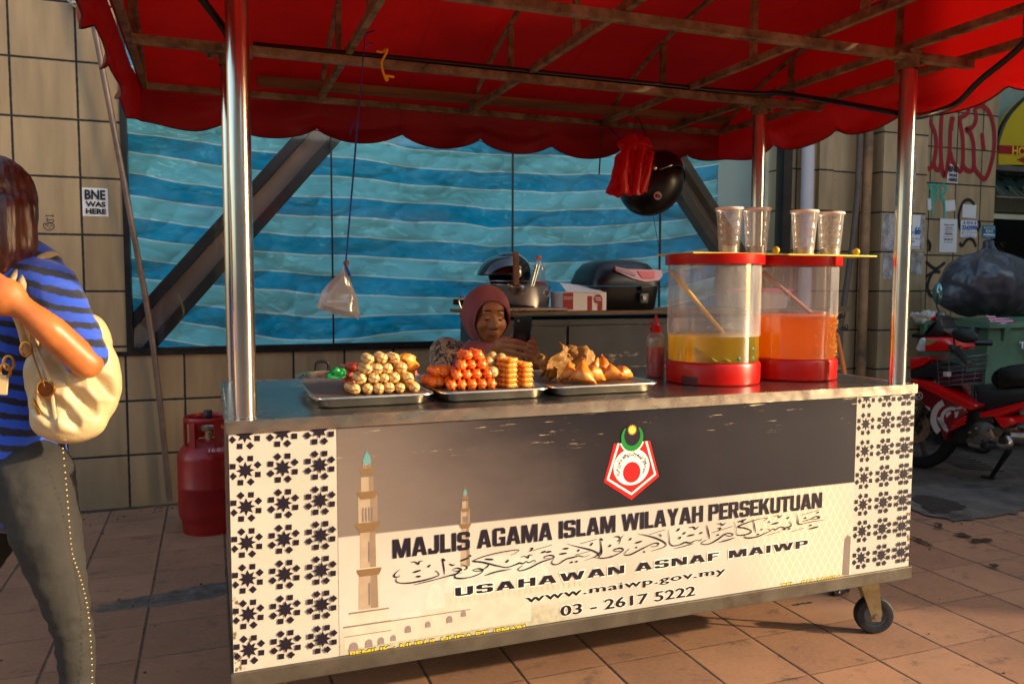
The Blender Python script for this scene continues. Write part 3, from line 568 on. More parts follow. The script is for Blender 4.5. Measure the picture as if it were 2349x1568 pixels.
# ------------------------------------------------------------------ shophouse across the side street, added out of view to block the sun; seen in the glass
sh = thing('blocker', (14, 3, 0), 'cream corner shophouse across the side street, unseen building added to block the sun', 'building')
M['render'] = mat('cream shophouse render', (176, 160, 132), .85, 0, .12, 1.5, .3, 20, dirt=.4)
MB().bx(9, 20, -3.7, 10, 0, 9.5).build('wall', M['render'], sh); MB().bx(8.8, 20.2, -3.9, 10.2, 9.5, 9.9).build('cornice', M['render'], sh)
M['winglass'] = mat('dark window glass', (30, 36, 40), .1, 0, .2, 3)
for z in (4.2, 7.0):
    for k in range(5): MB().bx(8.985, 8.999, -2.8+k*2.5, -1.4+k*2.5, z, z+1.5).build('window', M['winglass'], sh)
for k in range(3): MB().bx(8.98, 8.999, -3.0+k*4.2, .2+k*4.2, .05, 3.0).build('shutter', mat('grey shutter', (110, 110, 108), .5, .5) if k == 0 else bpy.data.materials['grey shutter'], sh)
CALLIG = [[[4236,4819],[4120,4717],[4081,4658],[4119,4622],[4209,4615],[4240,4663]],[[4157,4583],[4131,4527],[4182,4468],[4311,4428],[4544,4410],[4885,4431],[5202,4482],[5309,4526],[5283,4596],[5203,4659]],[[4596,4343],[5069,4394],[5470,4448],[5902,4525]],[[5386,4966],[5431,4829],[5470,4506]],[[5405,4964],[5485,4888]],[[4535,4964],[4613,4973],[4678,4947],[4743,4892],[4777,4961],[4874,4962]],[[4598,4683],[4807,4716]],[[4675,4560],[4806,4551]],[[5005,4776],[5071,4833]],[[5686,4611],[5780,4653],[5902,4624],[5943,4579],[5794,4571],[5686,4606]],[[5943,4579],[5848,4524],[5712,4475],[5470,4453]],[[5605,4802],[5686,4744],[5767,4766]],[[5930,4741],[6080,4669],[6099,4613],[6011,4570]],[[6121,4936],[6198,4954],[6204,4908]],[[5917,4836],[6162,4899]],[[7378,4822],[7507,4861],[7607,4951],[7066,4940],[6562,4878],[6286,4799],[6341,4771],[6590,4713],[6982,4571],[7265,4495],[7551,4542],[7637,4572],[7752,4539],[7839,4589],[7926,4545],[8071,4593],[8135,4547],[7984,4510]],[[6258,4539],[6396,4562],[6521,4533],[6562,4488],[6368,4499],[6258,4539]],[[6562,4488],[6507,4427],[6285,4361],[6011,4343],[5820,4368],[5753,4417],[5793,4478],[5984,4507]],[[6618,4670],[6716,4658],[6702,4592],[6562,4515]],[[6618,4804],[6869,4761]],[[7752,4489],[7608,4411],[7614,4369],[7695,4345],[7926,4385],[8276,4508],[8659,4586],[8694,4638],[8570,4680],[8422,4662],[8393,4618],[8570,4591]],[[7665,4733],[7809,4743],[7896,4678],[7931,4756],[8041,4751]],[[7953,4941],[8040,4955],[7997,4894],[7924,4861]],[[8040,4881],[8627,4971]],[[8304,4787],[8436,4815]],[[8451,4786],[8613,4786]],[[8689,4569],[8624,4465],[8690,4401],[8839,4397],[9078,4508],[9319,4535],[9471,4559],[9655,4509],[9823,4546]],[[9206,4394],[9290,4398]],[[9366,4394],[9442,4399]],[[8867,4681],[9092,4680]],[[8971,4820],[9151,4816]],[[9090,4954],[9438,4831],[9868,4682],[10101,4541],[9993,4469],[9656,4396]],[[10158,4989],[10191,4787],[10210,4557],[10133,4466],[10196,4396],[10553,4388]],[[10158,4989],[10252,4928]],[[9513,4906],[10050,4987]],[[7236,4635],[7316,4701]],[[9836,4813],[9918,4889]],[[9439,4690],[9490,4749]],[[9379,4598],[9822,4653]],[[6590,4341],[6982,4408],[7408,4428]],[[10154,5001],[10186,4757],[10159,4580],[10013,4483]],[[9948,4455],[10144,4416],[10342,4393],[10640,4433],[10889,4525],[10905,4599],[10771,4630],[10605,4597],[10672,4550],[10872,4533]],[[10616,4995],[10749,4980],[10834,4925],[10916,5007]],[[10718,4841],[10827,4890],[10769,4745]],[[10437,4713],[10519,4764]],[[11120,4833],[11194,4892]],[[11141,4587],[10974,4469],[10992,4406],[11177,4399],[11482,4501],[11755,4593],[11961,4646],[12117,4622],[12032,4546],[11824,4563]],[[11325,4718],[11546,4761]],[[11327,4581],[11385,4595]],[[11603,4411],[11654,4435]],[[11406,4990],[11646,4927],[12027,4793],[12309,4638],[12370,4538],[12242,4475],[11861,4420]],[[12442,5011],[12482,4743],[12502,4585],[12628,4493],[12875,4505],[13053,4554],[13233,4512],[13411,4570],[13593,4550],[13635,4615]],[[11783,4928],[12337,5022]],[[12095,4900],[12189,4868],[12166,4809]],[[13151,4997],[13330,4994],[13386,4925],[13528,5005]],[[12743,4926],[12837,5006]],[[12958,4809],[13046,4868]],[[13120,4744],[13371,4757]],[[12783,4709],[12878,4730],[12819,4658]],[[12629,4399],[13055,4444],[13341,4481]],[[13793,5015],[13860,4811],[13921,4545]],[[13811,4548],[13631,4473],[13669,4421],[13924,4408],[14253,4530],[14473,4650],[14659,4661],[14780,4607],[14661,4565],[14473,4627]],[[13559,4765],[13649,4803]],[[14168,5001],[14315,5001],[14372,4941],[14501,5014]],[[14208,4860],[14312,4858],[14247,4786]],[[14027,4746],[14747,4870]],[[14187,4643],[14257,4664]],[[14256,4418],[14552,4449],[14851,4502]],[[14800,5015],[14880,4798],[14924,4584],[15227,4551],[15417,4589],[15453,4656],[15222,4762],[14955,4832],[15255,4919],[15674,4989],[16068,5005],[15908,4910]],[[15511,5045],[15564,4823],[15629,4566]],[[15083,4963],[15159,4968]],[[14951,4983],[15252,5042]],[[15265,4563],[15199,4490],[15345,4432],[15690,4436],[15997,4516],[16198,4576],[16071,4655]],[[16198,4576],[16306,4630],[16386,4582],[16580,4660],[16740,4610],[16986,4640],[16974,4741],[16884,4816]],[[16682,4560],[16781,4563]],[[16869,4560],[16972,4562]],[[15688,4504],[15746,4517]],[[15827,4639],[15884,4659]],[[16294,5024],[16470,5039],[16511,4969],[16627,5040]],[[16243,4778],[16497,4807]],[[16104,4848],[16161,4884]],[[16822,4898],[16920,4944]],[[17196,5055],[17251,4845],[17280,4692],[17418,4661],[17742,4694],[18337,4707]],[[17416,4735],[17658,4776],[17819,4803],[17981,4854],[18139,4814],[18025,4772],[17820,4787]],[[17513,4844],[17594,4850]],[[17738,4578],[17827,4592]],[[17408,4961],[18130,5063]],[[16984,4452],[17504,4519]],[[16077,4442],[16585,4512]],[[17729,4468],[18097,4507]],[[18018,4967],[18099,4993]]]

# ------------------------------------------------------------------ printed front of the cart
def banner_mat():
    b = NB('printed banner'); p = b.sep(b.world()); x, z = p[0], p[2]
    n = b.noise(2.0, 6, b.map(b.world(), (1, 1, 2.2)), .6)
    t = b.math('ADD', b.math('MULTIPLY', b.math('SUBTRACT', x, .26), .95), b.math('MULTIPLY', b.math('SUBTRACT', n, .5), .45)); t = b.math('ADD', t, b.math('MULTIPLY', b.math('SUBTRACT', z, .72), .9))
    dark = b.ramp(t, [(.0, lin((118, 104, 94))), (.3, lin((94, 82, 77))), (.62, lin((42, 37, 40))), (.85, lin((28, 25, 31))), (1.0, lin((37, 34, 40)))])
    top = b.ramp(b.math('ADD', z, b.math('MULTIPLY', b.math('SUBTRACT', x, 1.2), .03)), [(.80, 0.0), (.87, .75)]); top = b.math('MULTIPLY', top, b.ramp(x, [(.7, 0.0), (1.0, 1.0)])); dark = b.mix(top, dark, lin((22, 18, 30)))
    drip = b.ramp(b.noise(30, 5, b.map(b.world(), (1, 1, .06))), [(.52, 0.0), (.7, .5)]); drip = b.math('MULTIPLY', drip, b.ramp(x, [(.8, 0.0), (1.05, 1.0)])); dark = b.mix(drip, dark, lin((38, 31, 32)))
    sc1 = b.ramp(b.noise(26, 6, b.map(b.world(), (.22, 1, 3.2), (2, 0, 1), (0, .05, 0)), .7), [(.63, 0.0), (.66, .8)]); sc1 = b.math('MULTIPLY', sc1, b.ramp(z, [(.76, 0.0), (.80, 1.0)])); dark = b.mix(sc1, dark, lin((200, 178, 140)))
    lt = b.ramp(b.noise(3.0, 5, b.map(b.world(), (1, 1, 1.5))), [(.3, lin((194, 187, 176))), (.7, lin((176, 166, 150)))])
    grn = b.math('MULTIPLY', b.ramp(b.math('ADD', z, b.math('MULTIPLY', b.math('SUBTRACT', b.noise(9, 5, b.world()), .5), .09)), [(.30, .62), (.36, 0.0)]), b.ramp(x, [(.28, .7), (.62, 1.0), (.9, .8), (1.05, 0.0)]))
    lt = b.mix(grn, lt, b.ramp(b.noise(60, 6, b.world(), .7), [(.35, lin((112, 108, 66))), (.65, lin((176, 168, 122)))]))
    bl = b.math('MULTIPLY', b.ramp(b.noise(7, 6, b.world(), .7), [(.5, 0.0), (.66, .6)]), b.math('MULTIPLY', b.ramp(x, [(1.45, 0.0), (1.6, 1.0)]), b.ramp(z, [(.36, 1.0), (.42, 0.0)]))); lt = b.mix(bl, lt, lin((160, 146, 120)))
    tw = b.ramp(b.math('ABSOLUTE', b.math('SUBTRACT', b.math('ADD', x, b.math('MULTIPLY', z, .35)), 1.92)), [(.12, 1.0), (.30, 0.0)])
    lat = b.math('MINIMUM', b.math('ABSOLUTE', b.math('SINE', b.math('MULTIPLY', b.math('ADD', x, b.math('MULTIPLY', z, .6)), 110))), b.math('ABSOLUTE', b.math('SINE', b.math('MULTIPLY', b.math('SUBTRACT', x, b.math('MULTIPLY', z, .6)), 110))))
    twc = b.ramp(lat, [(.05, lin((236, 226, 206))), (.2, lin((206, 188, 160)))]); lt = b.mix(b.math('MULTIPLY', tw, .8), lt, twc)
    edge = b.math('ADD', z, 0.0); f = b.ramp(edge, [(.5822, 0.0), (.5826, 1.0)]); col = b.mix(f, lt, dark)
    return b.done(b.bsdf(col=col, rough=b.math('MULTIPLY_ADD', b.noise(6, 5, b.world()), .2, .26), coat=.08, crough=.2, spec=.25))
def flat(name, mt, polys, y, par=fp):
    o = MB()
    for k, P in enumerate(polys): o.poly([(x, y-.00002*k, z) for x, z in P])
    return o.build(name, mt, par)
flat('printed_banner', banner_mat(), [[(.2635, .2705), (1.9545, .2705), (1.9545, .8695), (.2635, .8695)]], .0022)
M['navy'] = mat('dark navy print', (30, 23, 34), .4, 0, .12, 20, spec=.3)
for gx, N0 in (([.041, .130, .2205], 0), ([1.995, 2.083, 2.169], 1)):
    stars = []
    for cx in gx:
        for r in range(7):
            cz = (.8665, .7765, .686, .5955, .505, .4145, .3235)[r]; zmax = .8665+.003
            P = [(cx+(.0225 if k % 2 == 0 else .0120)*math.sin(PI*k/8), cz+(.0225 if k % 2 == 0 else .0120)*math.cos(PI*k/8)) for k in range(16)]
            dm = []
            for k in range(8):
                a = PI/8+PI/4*k; c = (cx+.0315*math.sin(a), cz+.0315*math.cos(a)); rr_, tt = (math.sin(a), math.cos(a)), (math.cos(a), -math.sin(a))
                dm.append([(c[0]+rr_[0]*i*.0082+tt[0]*j*.0078, c[1]+rr_[1]*i*.0082+tt[1]*j*.0078) for i, j in ((1, 0), (0, 1), (-1, 0), (0, -1))] if 0 else [(c[0]+rr_[0]*i+tt[0]*j, c[1]+rr_[1]*i+tt[1]*j) for i, j in ((.0088, .0042), (.0042, -.0088), (-.0088, -.0042), (-.0042, .0088))])
            allp = [P]+dm
            if r == 0:
                cl = []
                for Q in allp:
                    Q = [(a, min(b_, zmax)) for a, b_ in Q]
                    if max(b_ for a, b_ in Q)-min(b_ for a, b_ in Q) > .003: cl.append(Q)
                allp = cl
            stars += [[(max(.0045, min(L-.0045, a)), b_) for a, b_ in Q] for Q in allp]
    flat('star_border', M['navy'], stars, .0026)
# mosque picture
MP = {}
def pm(n, c): MP[n] = mat('print '+n, c, .4, 0, .08, 30, coat=.3); return MP[n]
pm('stone', (164, 142, 116)); pm('ochre', (120, 92, 58)); pm('teal', (92, 140, 138)); pm('slate', (120, 104, 96)); pm('dome', (186, 188, 174)); pm('arch', (132, 116, 112)); pm('wash', (196, 174, 150)); pm('side', (134, 112, 92)); pm('rib', (196, 180, 160)); pm('far', (170, 140, 116))
R_ = lambda a, b_, c, d: [(a, c), (b_, c), (b_, d), (a, d)]
def minaret(cx, s, z0, a, b2, c2):
    q = lambda dx, dz: (cx+dx*s, z0+dz*s)
    body = [[q(-.024, -.20), q(.026, -.20), q(.026, -.12), q(-.024, -.12)], [q(-.026, -.42), q(.026, -.42), q(.024, -.325), q(-.024, -.325)], [q(-.021, -.31), q(.021, -.31), q(.020, -.205), q(-.020, -.205)], [q(-.017, -.12), q(.017, -.12), q(.016, -.07), q(-.016, -.07)], [q(-.011, -.055), q(.011, -.055), q(.010, -.036), q(-.010, -.036)]]
    flat('minaret_shaft', MP[a], body, .0019)
    flat('minaret_side', MP['side'], [[(P[1][0]*.62+P[0][0]*.38, P[0][1]), P[1], P[2], (P[2][0]*.62+P[3][0]*.38, P[2][1])] for P in body], .0018)
    ring = [[q(-.020, -.216), q(.020, -.216), q(.033, -.196), q(.033, -.190), q(-.033, -.190), q(-.033, -.196)], [q(-.018, -.128), q(.018, -.128), q(.027, -.113), q(.027, -.108), q(-.027, -.108), q(-.027, -.113)], [q(-.013, -.063), q(.013, -.063), q(.019, -.052), q(.019, -.047), q(-.019, -.047), q(-.019, -.052)]]
    for r1 in ring: flat('minaret_balcony', MP[b2], [r1], .0016)
    flat('minaret_cap', MP[c2], [[q(-.010, -.036), q(.010, -.036), q(.0105, -.026), q(.007, -.014), q(.001, -.004), q(0, .010), q(-.001, -.004), q(-.007, -.014), q(-.0105, -.026)]], .0016)
    win = [[q(d-.002, -.187), q(d+.002, -.187), q(d+.002, -.15), q(d-.002, -.15)] for d in (-.012, -.004, .004, .012)]+[[q(d-.0018, -.046), q(d+.0018, -.046), q(d+.0018, -.038), q(d-.0018, -.038)] for d in (-.006, 0, .006)]
    flat('minaret_window', MP['slate'], win, .0013)
minaret(.340, 1.0, .806, 'stone', 'ochre', 'teal'); minaret(.6055, .52, .684, 'stone', 'ochre', 'teal')
flat('minaret_base', MP['wash'], [R_(.3175, .369, .38, .472), R_(.319, .367, .494, .575)], .0021); flat('minaret_gallery', MP['ochre'], [[(.318, .474), (.368, .474), (.3745, .486), (.3745, .493), (.3105, .493), (.3105, .486)]], .0016)
flat('minaret_slot', MP['slate'], [R_(.341, .345, .395, .455), R_(.341, .345, .51, .565)], .0013)
flat('mosque_block', MP['rib'], [R_(.292, .391, .335, .381), R_(.277, .80, .285, .345), R_(.45, .98, .33, .362), R_(.53, .98, .36, .40)], .00205)
flat('mosque_ledge', MP['slate'], [R_(.2885, .394, .378, .382), R_(.274, .40, .343, .347), R_(.4, .62, .343, .3455), R_(.276, .40, .318, .320)], .0013)
def domep(cx, z0, w, h): return [(cx+w*math.cos(t*PI/14)*(1+.06*math.sin(t*PI/14)), z0+h*math.sin(t*PI/14)**.9) for t in range(15)]
flat('mosque_dome', MP['dome'], [domep(.70, .40, .155, .085), domep(.52, .36, .028, .07), domep(.455, .346, .03, .022), domep(.64, .385, .05, .045)], .00195)
flat('mosque_colonnade', MP['arch'], [R_(.56+k*.017, .566+k*.017, .366, .384) for k in range(24)], .0018) if 0 else flat('mosque_colonnade', MP['wash'], [R_(.56+k*.017, .566+k*.017, .366, .384) for k in range(24)], .0018)
flat('mosque_arch', MP['arch'], [[(cx+.012*math.cos(t*PI/8)*s_, cz+.014*math.sin(t*PI/8)*s_) for t in range(9)]+[(cx-.012*s_, cz-.014*s_), (cx+.012*s_, cz-.014*s_)] for cx, cz, s_ in ((.30, .288, 1), (.34, .293, .8), (.372, .295, .7), (.405, .297, .6), (.445, .315, .7), (.50, .32, .6), (.56, .325, .7), (.60, .335, .6))], .0013)
flat('tower_print', MP['slate'], [[(1.915, .272), (1.945, .272), (1.947, .40), (1.932, .41), (1.92, .395)]], .0018)
# emblem
M['em_red'] = mat('emblem red', (228, 8, 14), .35, coat=.3, var=.03); M['em_white'] = mat('emblem white', (250, 240, 222), .35, coat=.3, var=.03); M['em_green'] = mat('emblem green', (0, 128, 44), .35, coat=.3, var=.1); M['em_gold'] = mat('emblem gold', (244, 200, 80), .35, coat=.3, var=.06)
em = flat('emblem_shield', M['em_red'], [[(1.0579, .7743), (1.1763, .7752), (1.2085, .6656), (1.1169, .6037), (1.0261, .6638)]], .0014)
pin = [(1.0725, .7745), (1.0384, .6712), (1.1167, .6209), (1.1959, .6733), (1.1640, .7745)]
o = MB()
for a, b_ in zip(pin, pin[1:]): o.ribbon([(a[0], .0011, a[1]), (b_[0], .0011, b_[1])], .0062)
for a in pin[1:-1]: o.lathe([(0, 0), (.0031, 0)], (a[0], .00105, a[1]), 12, (0, -1, 0))
o.build('emblem_border', M['em_white'], fp)
circ = lambda cx, cz, rx, rz, n=40: [(cx+rx*math.cos(2*PI*k/n), cz+rz*math.sin(2*PI*k/n)) for k in range(n)]
flat('emblem_ring', M['em_white'], [circ(1.116, .702, .0595, .0545), [(1.1163+.0415*math.sin(t), .788-.0440*math.cos(t)) for t in [-1.25+2.5*k/24 for k in range(25)]]], .0008)
flat('emblem_disc', M['em_red'], [circ(1.1165, .686, .029, .031)], .0004)
cres = [(1.1163+.0368*math.sin(t), .788-.0395*math.cos(t)) for t in [(-2.45+4.9*k/30) for k in range(31)]]+[(1.1163+.0268*math.sin(t), .795-.0305*math.cos(t)) for t in [(2.25-4.5*k/30) for k in range(31)]]
flat('emblem_backdrop', M['navy'], [circ(1.1163, .7945, .0310, .0345)], .0003)
flat('emblem_crescent', M['em_green'], [cres], .0000)
flat('emblem_sun', M['em_gold'], [[(1.116+(.0162 if k % 2 == 0 else .0095)*math.sin(PI*k/14), .8116+(.0166 if k % 2 == 0 else .0095)*math.cos(PI*k/14)) for k in range(28)]], -.0003)
o = MB(); rr = random.Random(3)
for k in range(46):
    t = -.42+(PI+.84)*k/45; rad = .0445+rr.uniform(-.006, .006); cx, cz = 1.116+rad*math.cos(t), .700+rad*.96*math.sin(t)
    if cz > .742 and abs(cx-1.116) < .03: cz = .742-rr.uniform(0, .012)
    pts = [(cx+rr.uniform(-.006, .006), .00035, cz+rr.uniform(-.006, .006)) for _ in range(4)]; o.ribbon([Vector(p)+Vector((0, -.000003*k, 0)) for p in arc(pts, 4)], .0013)
o.build('emblem_script', M['ink'], fp)
# words
PT = dict(par=fp)
def words(s, x0, x1, z0, z1, bold, mt=None, halo=True, sp=1.0):
    if halo: text(s, 'lettering_outline', MP_halo, fp, x0-.0035, x1+.0035, z0-.0035, z1+.0035, .0014, bold+.02, space=sp)
    text(s, 'lettering', mt or M['navy'], fp, x0, x1, z0, z1, .0006, bold, space=sp)
MP_halo = mat('white lettering outline', (232, 222, 204), .35, coat=.3, var=.03)

def glyphs():
    q = lambda x0, y0, x1, y1: [(x0, y0), (x1, y0), (x1, y1), (x0, y1)]
    o8 = lambda x0, y0, x1, y1, c: [(x0+c, y0), (x1-c, y0), (x1, y0+c), (x1, y1-c), (x1-c, y1), (x0+c, y1), (x0, y1-c), (x0, y0+c)]
    t = .31; g = {}
    g['M'] = (1.22, [q(0, 0, t-.03, 1), q(1.22-t+.03, 0, 1.22, 1), [(.02, 1), (.40, 1), (.73, 0), (.49, 0)], [(1.20, 1), (.82, 1), (.49, 0), (.73, 0)]])
    g['A'] = (1.04, [[(0, 0), (.31, 0), (.64, 1), (.32, 1)], [(1.04, 0), (.73, 0), (.40, 1), (.72, 1)], q(.24, .19, .80, .35)])
    g['J'] = (.74, [q(.74-t, .12, .74, 1), [(0, 0), (.58, 0), (.74, .13), (.60, .2), (0, .2)], q(0, .1, .22, .32)])
    g['L'] = (.72, [q(0, 0, t, 1), q(0, 0, .72, .19)]); g['I'] = (t, [q(0, 0, t, 1)])
    g['S'] = (.90, [[(.14, .83), (.76, .83), (.88, .92), (.74, 1), (.16, 1), (.02, .90)], [(.02, .60), (.12, .45), (.76, .38), (.88, .45), (.78, .58), (.16, .63)], [(.14, 0), (.76, 0), (.88, .10), (.76, .17), (.14, .17), (.02, .08)], q(0, .52, t, .90), q(.90-t, .10, .90, .50), q(.90-t, .70, .90, .90), q(0, .10, t, .31)])
    g['G'] = (.94, [q(0, .10, t, .90), [(.02, .90), (.16, 1), (.78, 1), (.92, .90), (.8, .83), (.15, .83)], [(.02, .10), (.16, 0), (.78, 0), (.92, .10), (.8, .17), (.15, .17)], q(.94-t, 0, .94, .5), q(.5, .36, .94, .5), q(.94-t, .66, .94, .90)])
    g['W'] = (1.46, [[(0, 1), (.30, 1), (.52, 0), (.24, 0)], [(.24, 0), (.52, 0), (.86, 1), (.60, 1)], [(1.46, 1), (1.16, 1), (.94, 0), (1.22, 0)], [(1.22, 0), (.94, 0), (.60, 1), (.86, 1)]])
    g['Y'] = (.98, [[(0, 1), (.32, 1), (.64, .40), (.34, .40)], [(.98, 1), (.66, 1), (.34, .40), (.64, .40)], q(.34, 0, .64, .44)]); g['H'] = (.96, [q(0, 0, t, 1), q(.96-t, 0, .96, 1), q(.2, .42, .8, .60)])
    P = [q(0, 0, t, 1), [(.1, .83), (.8, .83), (.90, .90), (.76, 1), (.1, 1)], [(.1, .40), (.76, .40), (.90, .50), (.8, .56), (.1, .56)], q(.90-t, .48, .90, .92)]
    g['P'] = (.90, P); g['R'] = (.95, P+[[(.42, .42), (.72, .46), (.95, 0), (.62, 0)]]); g['E'] = (.76, [q(0, 0, t, 1), q(0, 0, .76, .18), q(0, .82, .76, 1), q(0, .42, .70, .58)]); g['F'] = (.74, [q(0, 0, t, 1), q(0, .82, .74, 1), q(0, .40, .66, .57)])
    g['K'] = (1.0, [q(0, 0, t, 1), [(.22, .38), (.64, 1), (.97, 1), (.40, .30)], [(.36, .60), (.58, .74), (1.0, 0), (.66, 0)]]); g['U'] = (.94, [q(0, .12, t, 1), q(.94-t, .12, .94, 1), [(0, .14), (.16, 0), (.78, 0), (.94, .14), (.7, .19), (.24, .19)]]); g['T'] = (.84, [q(.42-t/2, 0, .42+t/2, 1), q(0, .81, .84, 1)])
    g['N'] = (1.0, [q(0, 0, t-.03, 1), q(1-t+.03, 0, 1, 1), [(.02, 1), (.36, 1), (.98, 0), (.64, 0)]]); g[' '] = (.34, [])
    return g
GL = glyphs()
def block(s, x0, x1, z0, z1, y, mt, name, grow=0.0, gap=.10):
    wt = sum(GL[c][0]+gap for c in s)-gap; k = (x1-x0)/wt; o = MB(); cx = 0; n = 0
    for c in s:
        for P in GL[c][1]:
            Q = [Vector((x0+(cx+a)*k, y-.000004*n, z0+(z1-z0)*b_)) for a, b_ in P]; n += 1
            if grow:
                c0 = sum(Q, Vector())/len(Q); Q = [q+Vector((math.copysign(grow, q.x-c0.x), 0, math.copysign(grow, q.z-c0.z))) for q in Q]
            o.poly(Q)
        cx += GL[c][0]+gap
    return o.build(name, mt, fp)
def smear(s, x0, x1, z0, z1, sm, sp=1.0):
    for j, (dx, dz) in enumerate(((-1.9, -1), (1.9, 1), (-1.9, 1), (1.9, -1))): text(s, 'lettering_outline', MP_halo, fp, x0+dx*sm, x1+dx*sm, z0+dz*sm, z1+dz*sm, .0016-.00003*j, 0, space=sp)
    k = 0; base = None
    for dx, dz in ((-1, 0), (0, .3), (1, 0), (0, -.3), (-.5, .15), (.5, -.15)):
        t = text(s, 'lettering', M['navy'], fp, x0+dx*sm, x1+dx*sm, z0+dz*sm, z1+dz*sm, .0008-.00003*k, 0, space=sp); k += 1
        if base is None: base = t
        else:
            bm = bmesh.new(); bm.from_mesh(base.data); bm.from_mesh(t.data); bm.to_mesh(base.data); bm.free(); bpy.data.objects.remove(t)
block('MAJLIS AGAMA ISLAM WILAYAH PERSEKUTUAN', .405, 1.8215, .512, .5635, .0008, M['navy'], 'lettering', 0, .085)
block('USAHAWAN ASNAF MAIWP', .5765, 1.768, .386, .4105, .0012, MP_halo, 'lettering_outline', .0036, .17); block('USAHAWAN ASNAF MAIWP', .5765, 1.768, .386, .4105, .0006, M['navy'], 'lettering', 0, .17)
smear('www.maiwp.gov.my', .785, 1.4515, .3335, .3590, .0020, 1.08)
smear('03 - 2617 5222', .8925, 1.3425, .2845, .3145, .0022, 1.04)
M['yellow_print'] = mat('yellow print', (236, 196, 20), .4)
for s, a, b_ in (('PEMILIK : NURUL HUDA BT. JEMARI', .290, .781), ('TEL : 012 3109266', 1.667, 1.925)): text(s, 'lettering_outline', M['navy'], fp, a-.002, b_+.002, .256, .2795, .0016, .05); text(s, 'lettering', M['yellow_print'], fp, a, b_, .258, .2775, .0010, .02)
o = MB()
for k, s in enumerate(CALLIG):
    P = arc([(a/1e4, .0008-.00001*k, c/1e4) for a, c in s], 5); N = len(P); thin = len(s) == 2 and (Vector(s[0])-Vector(s[1])).length > 380
    if len(s) == 2 and not thin: wd = [.0055*(.5+.5*math.sin(PI*i/max(1, N-1))) for i in range(N)]
    elif thin: wd = [.0016]*N
    else: wd = [(.0024+.0021*abs(math.sin(i*.16+k)))*min(1, .25+2.5*min(i, N-1-i)/N) for i in range(N)]
    o.ribbon(P, wd)
o.build('calligraphy', M['navy'], fp)
o = MB(); rr = random.Random(9)                                    # scraped edges of the printed sheet
M['rustchip'] = mat('rusty chipped edge', (120, 96, 66), .8, .2, .4, 30)
for k in range(34):
    x = .006+abs(rr.gauss(0, .012)) if k < 22 else L-.006-abs(rr.gauss(0, .008)); z = rr.uniform(.275, .46); r_ = rr.uniform(.001, .005)
    o.poly([(min(L-.005, max(.005, x+r_*rr.uniform(.5, 1.2)*math.cos(t))), .0021-.00001*k, z+r_*rr.uniform(.6, 2)*math.sin(t)) for t in [2*PI*i/7 for i in range(7)]])
o.build('chipped_edge', M['rustchip'], fp)
# ------------------------------------------------------------------ trays of fried food
def rrect(cx, cy, w_, d, r, z, n=6):
    out = []
    for qx, qy, a0 in ((1, 1, 0), (-1, 1, PI/2), (-1, -1, PI), (1, -1, 3*PI/2)):
        for k in range(n+1):
            a = a0+PI/2*k/n; out.append(Vector((cx+qx*(w_/2-r)+r*math.cos(a), cy+qy*(d/2-r)+r*math.sin(a), z)))
    return out
def loft(mb, loops, cap0=True, cap1=True):
    R = [[mb.bm.verts.new(p) for p in l] for l in loops]; n = len(R[0])
    for A, B in zip(R, R[1:]):
        for k in range(n): mb.bm.faces.new((A[k], A[(k+1) % n], B[(k+1) % n], B[k]))
    if cap0: mb.bm.faces.new(R[0][::-1])
    if cap1: mb.bm.faces.new(R[-1])
def rack_mat():
    b = NB('greasy wire rack'); s = b.sep(b.world()); a = b.math('ADD', s[0], s[1]); c = b.math('SUBTRACT', s[0], s[1])
    f = lambda v: b.math('ABSOLUTE', b.math('SINE', b.math('MULTIPLY', v, 560)))
    g = b.math('MINIMUM', f(a), f(c)); col = b.mix(b.ramp(g, [(.25, 1.0), (.5, 0.0)]), lin((70, 50, 36)), lin((168, 150, 128))); n = b.ramp(b.noise(7, 5, b.world()), [(.4, 0.0), (.7, .6)]); col = b.mix(n, col, lin((110, 72, 42)))
    return b.done(b.bsdf(col=col, metal=.55, rough=.42, normal=b.bump(g, .5, .002)))
M['rack'] = rack_mat()
def tray(cx, cy, w_, d, label, rz=0):
    t = thing('serving_tray', (cx, cy, ZC), label, 'tray', 'metal serving trays on the counter')
    mb = MB(); z = ZC
    loft(mb, [rrect(cx, cy, w_-.05, d-.05, .03, z+.001), rrect(cx, cy, w_-.036, d-.036, .034, z+.005), rrect(cx, cy, w_-.014, d-.014, .036, z+.026), rrect(cx, cy, w_, d, .04, z+.030), rrect(cx, cy, w_+.001, d+.001, .04, z+.027), rrect(cx, cy, w_-.002, d-.002, .04, z+.031), rrect(cx, cy, w_-.02, d-.02, .034, z+.0285), rrect(cx, cy, w_-.044, d-.044, .03, z+.006)])
    mb.build('tray_dish', M['tray'], t, 35)
    mb = MB(); loft(mb, [rrect(cx, cy, w_-.022, d-.022, .03, z+.0245), rrect(cx, cy, w_-.022, d-.022, .03, z+.0275)]); mb.build('wire_rack', M['rack'], t)
    return t
tray(.388, .338, .335, .46, 'metal tray piled with pale fish ball skewers, nearest the left pole'); tray(.738, .335, .335, .46, 'middle metal tray with orange and red skewers'); tray(1.098, .345, .37, .46, 'right metal tray holding samosas and crisp sheets')
ZR = ZC+.0278
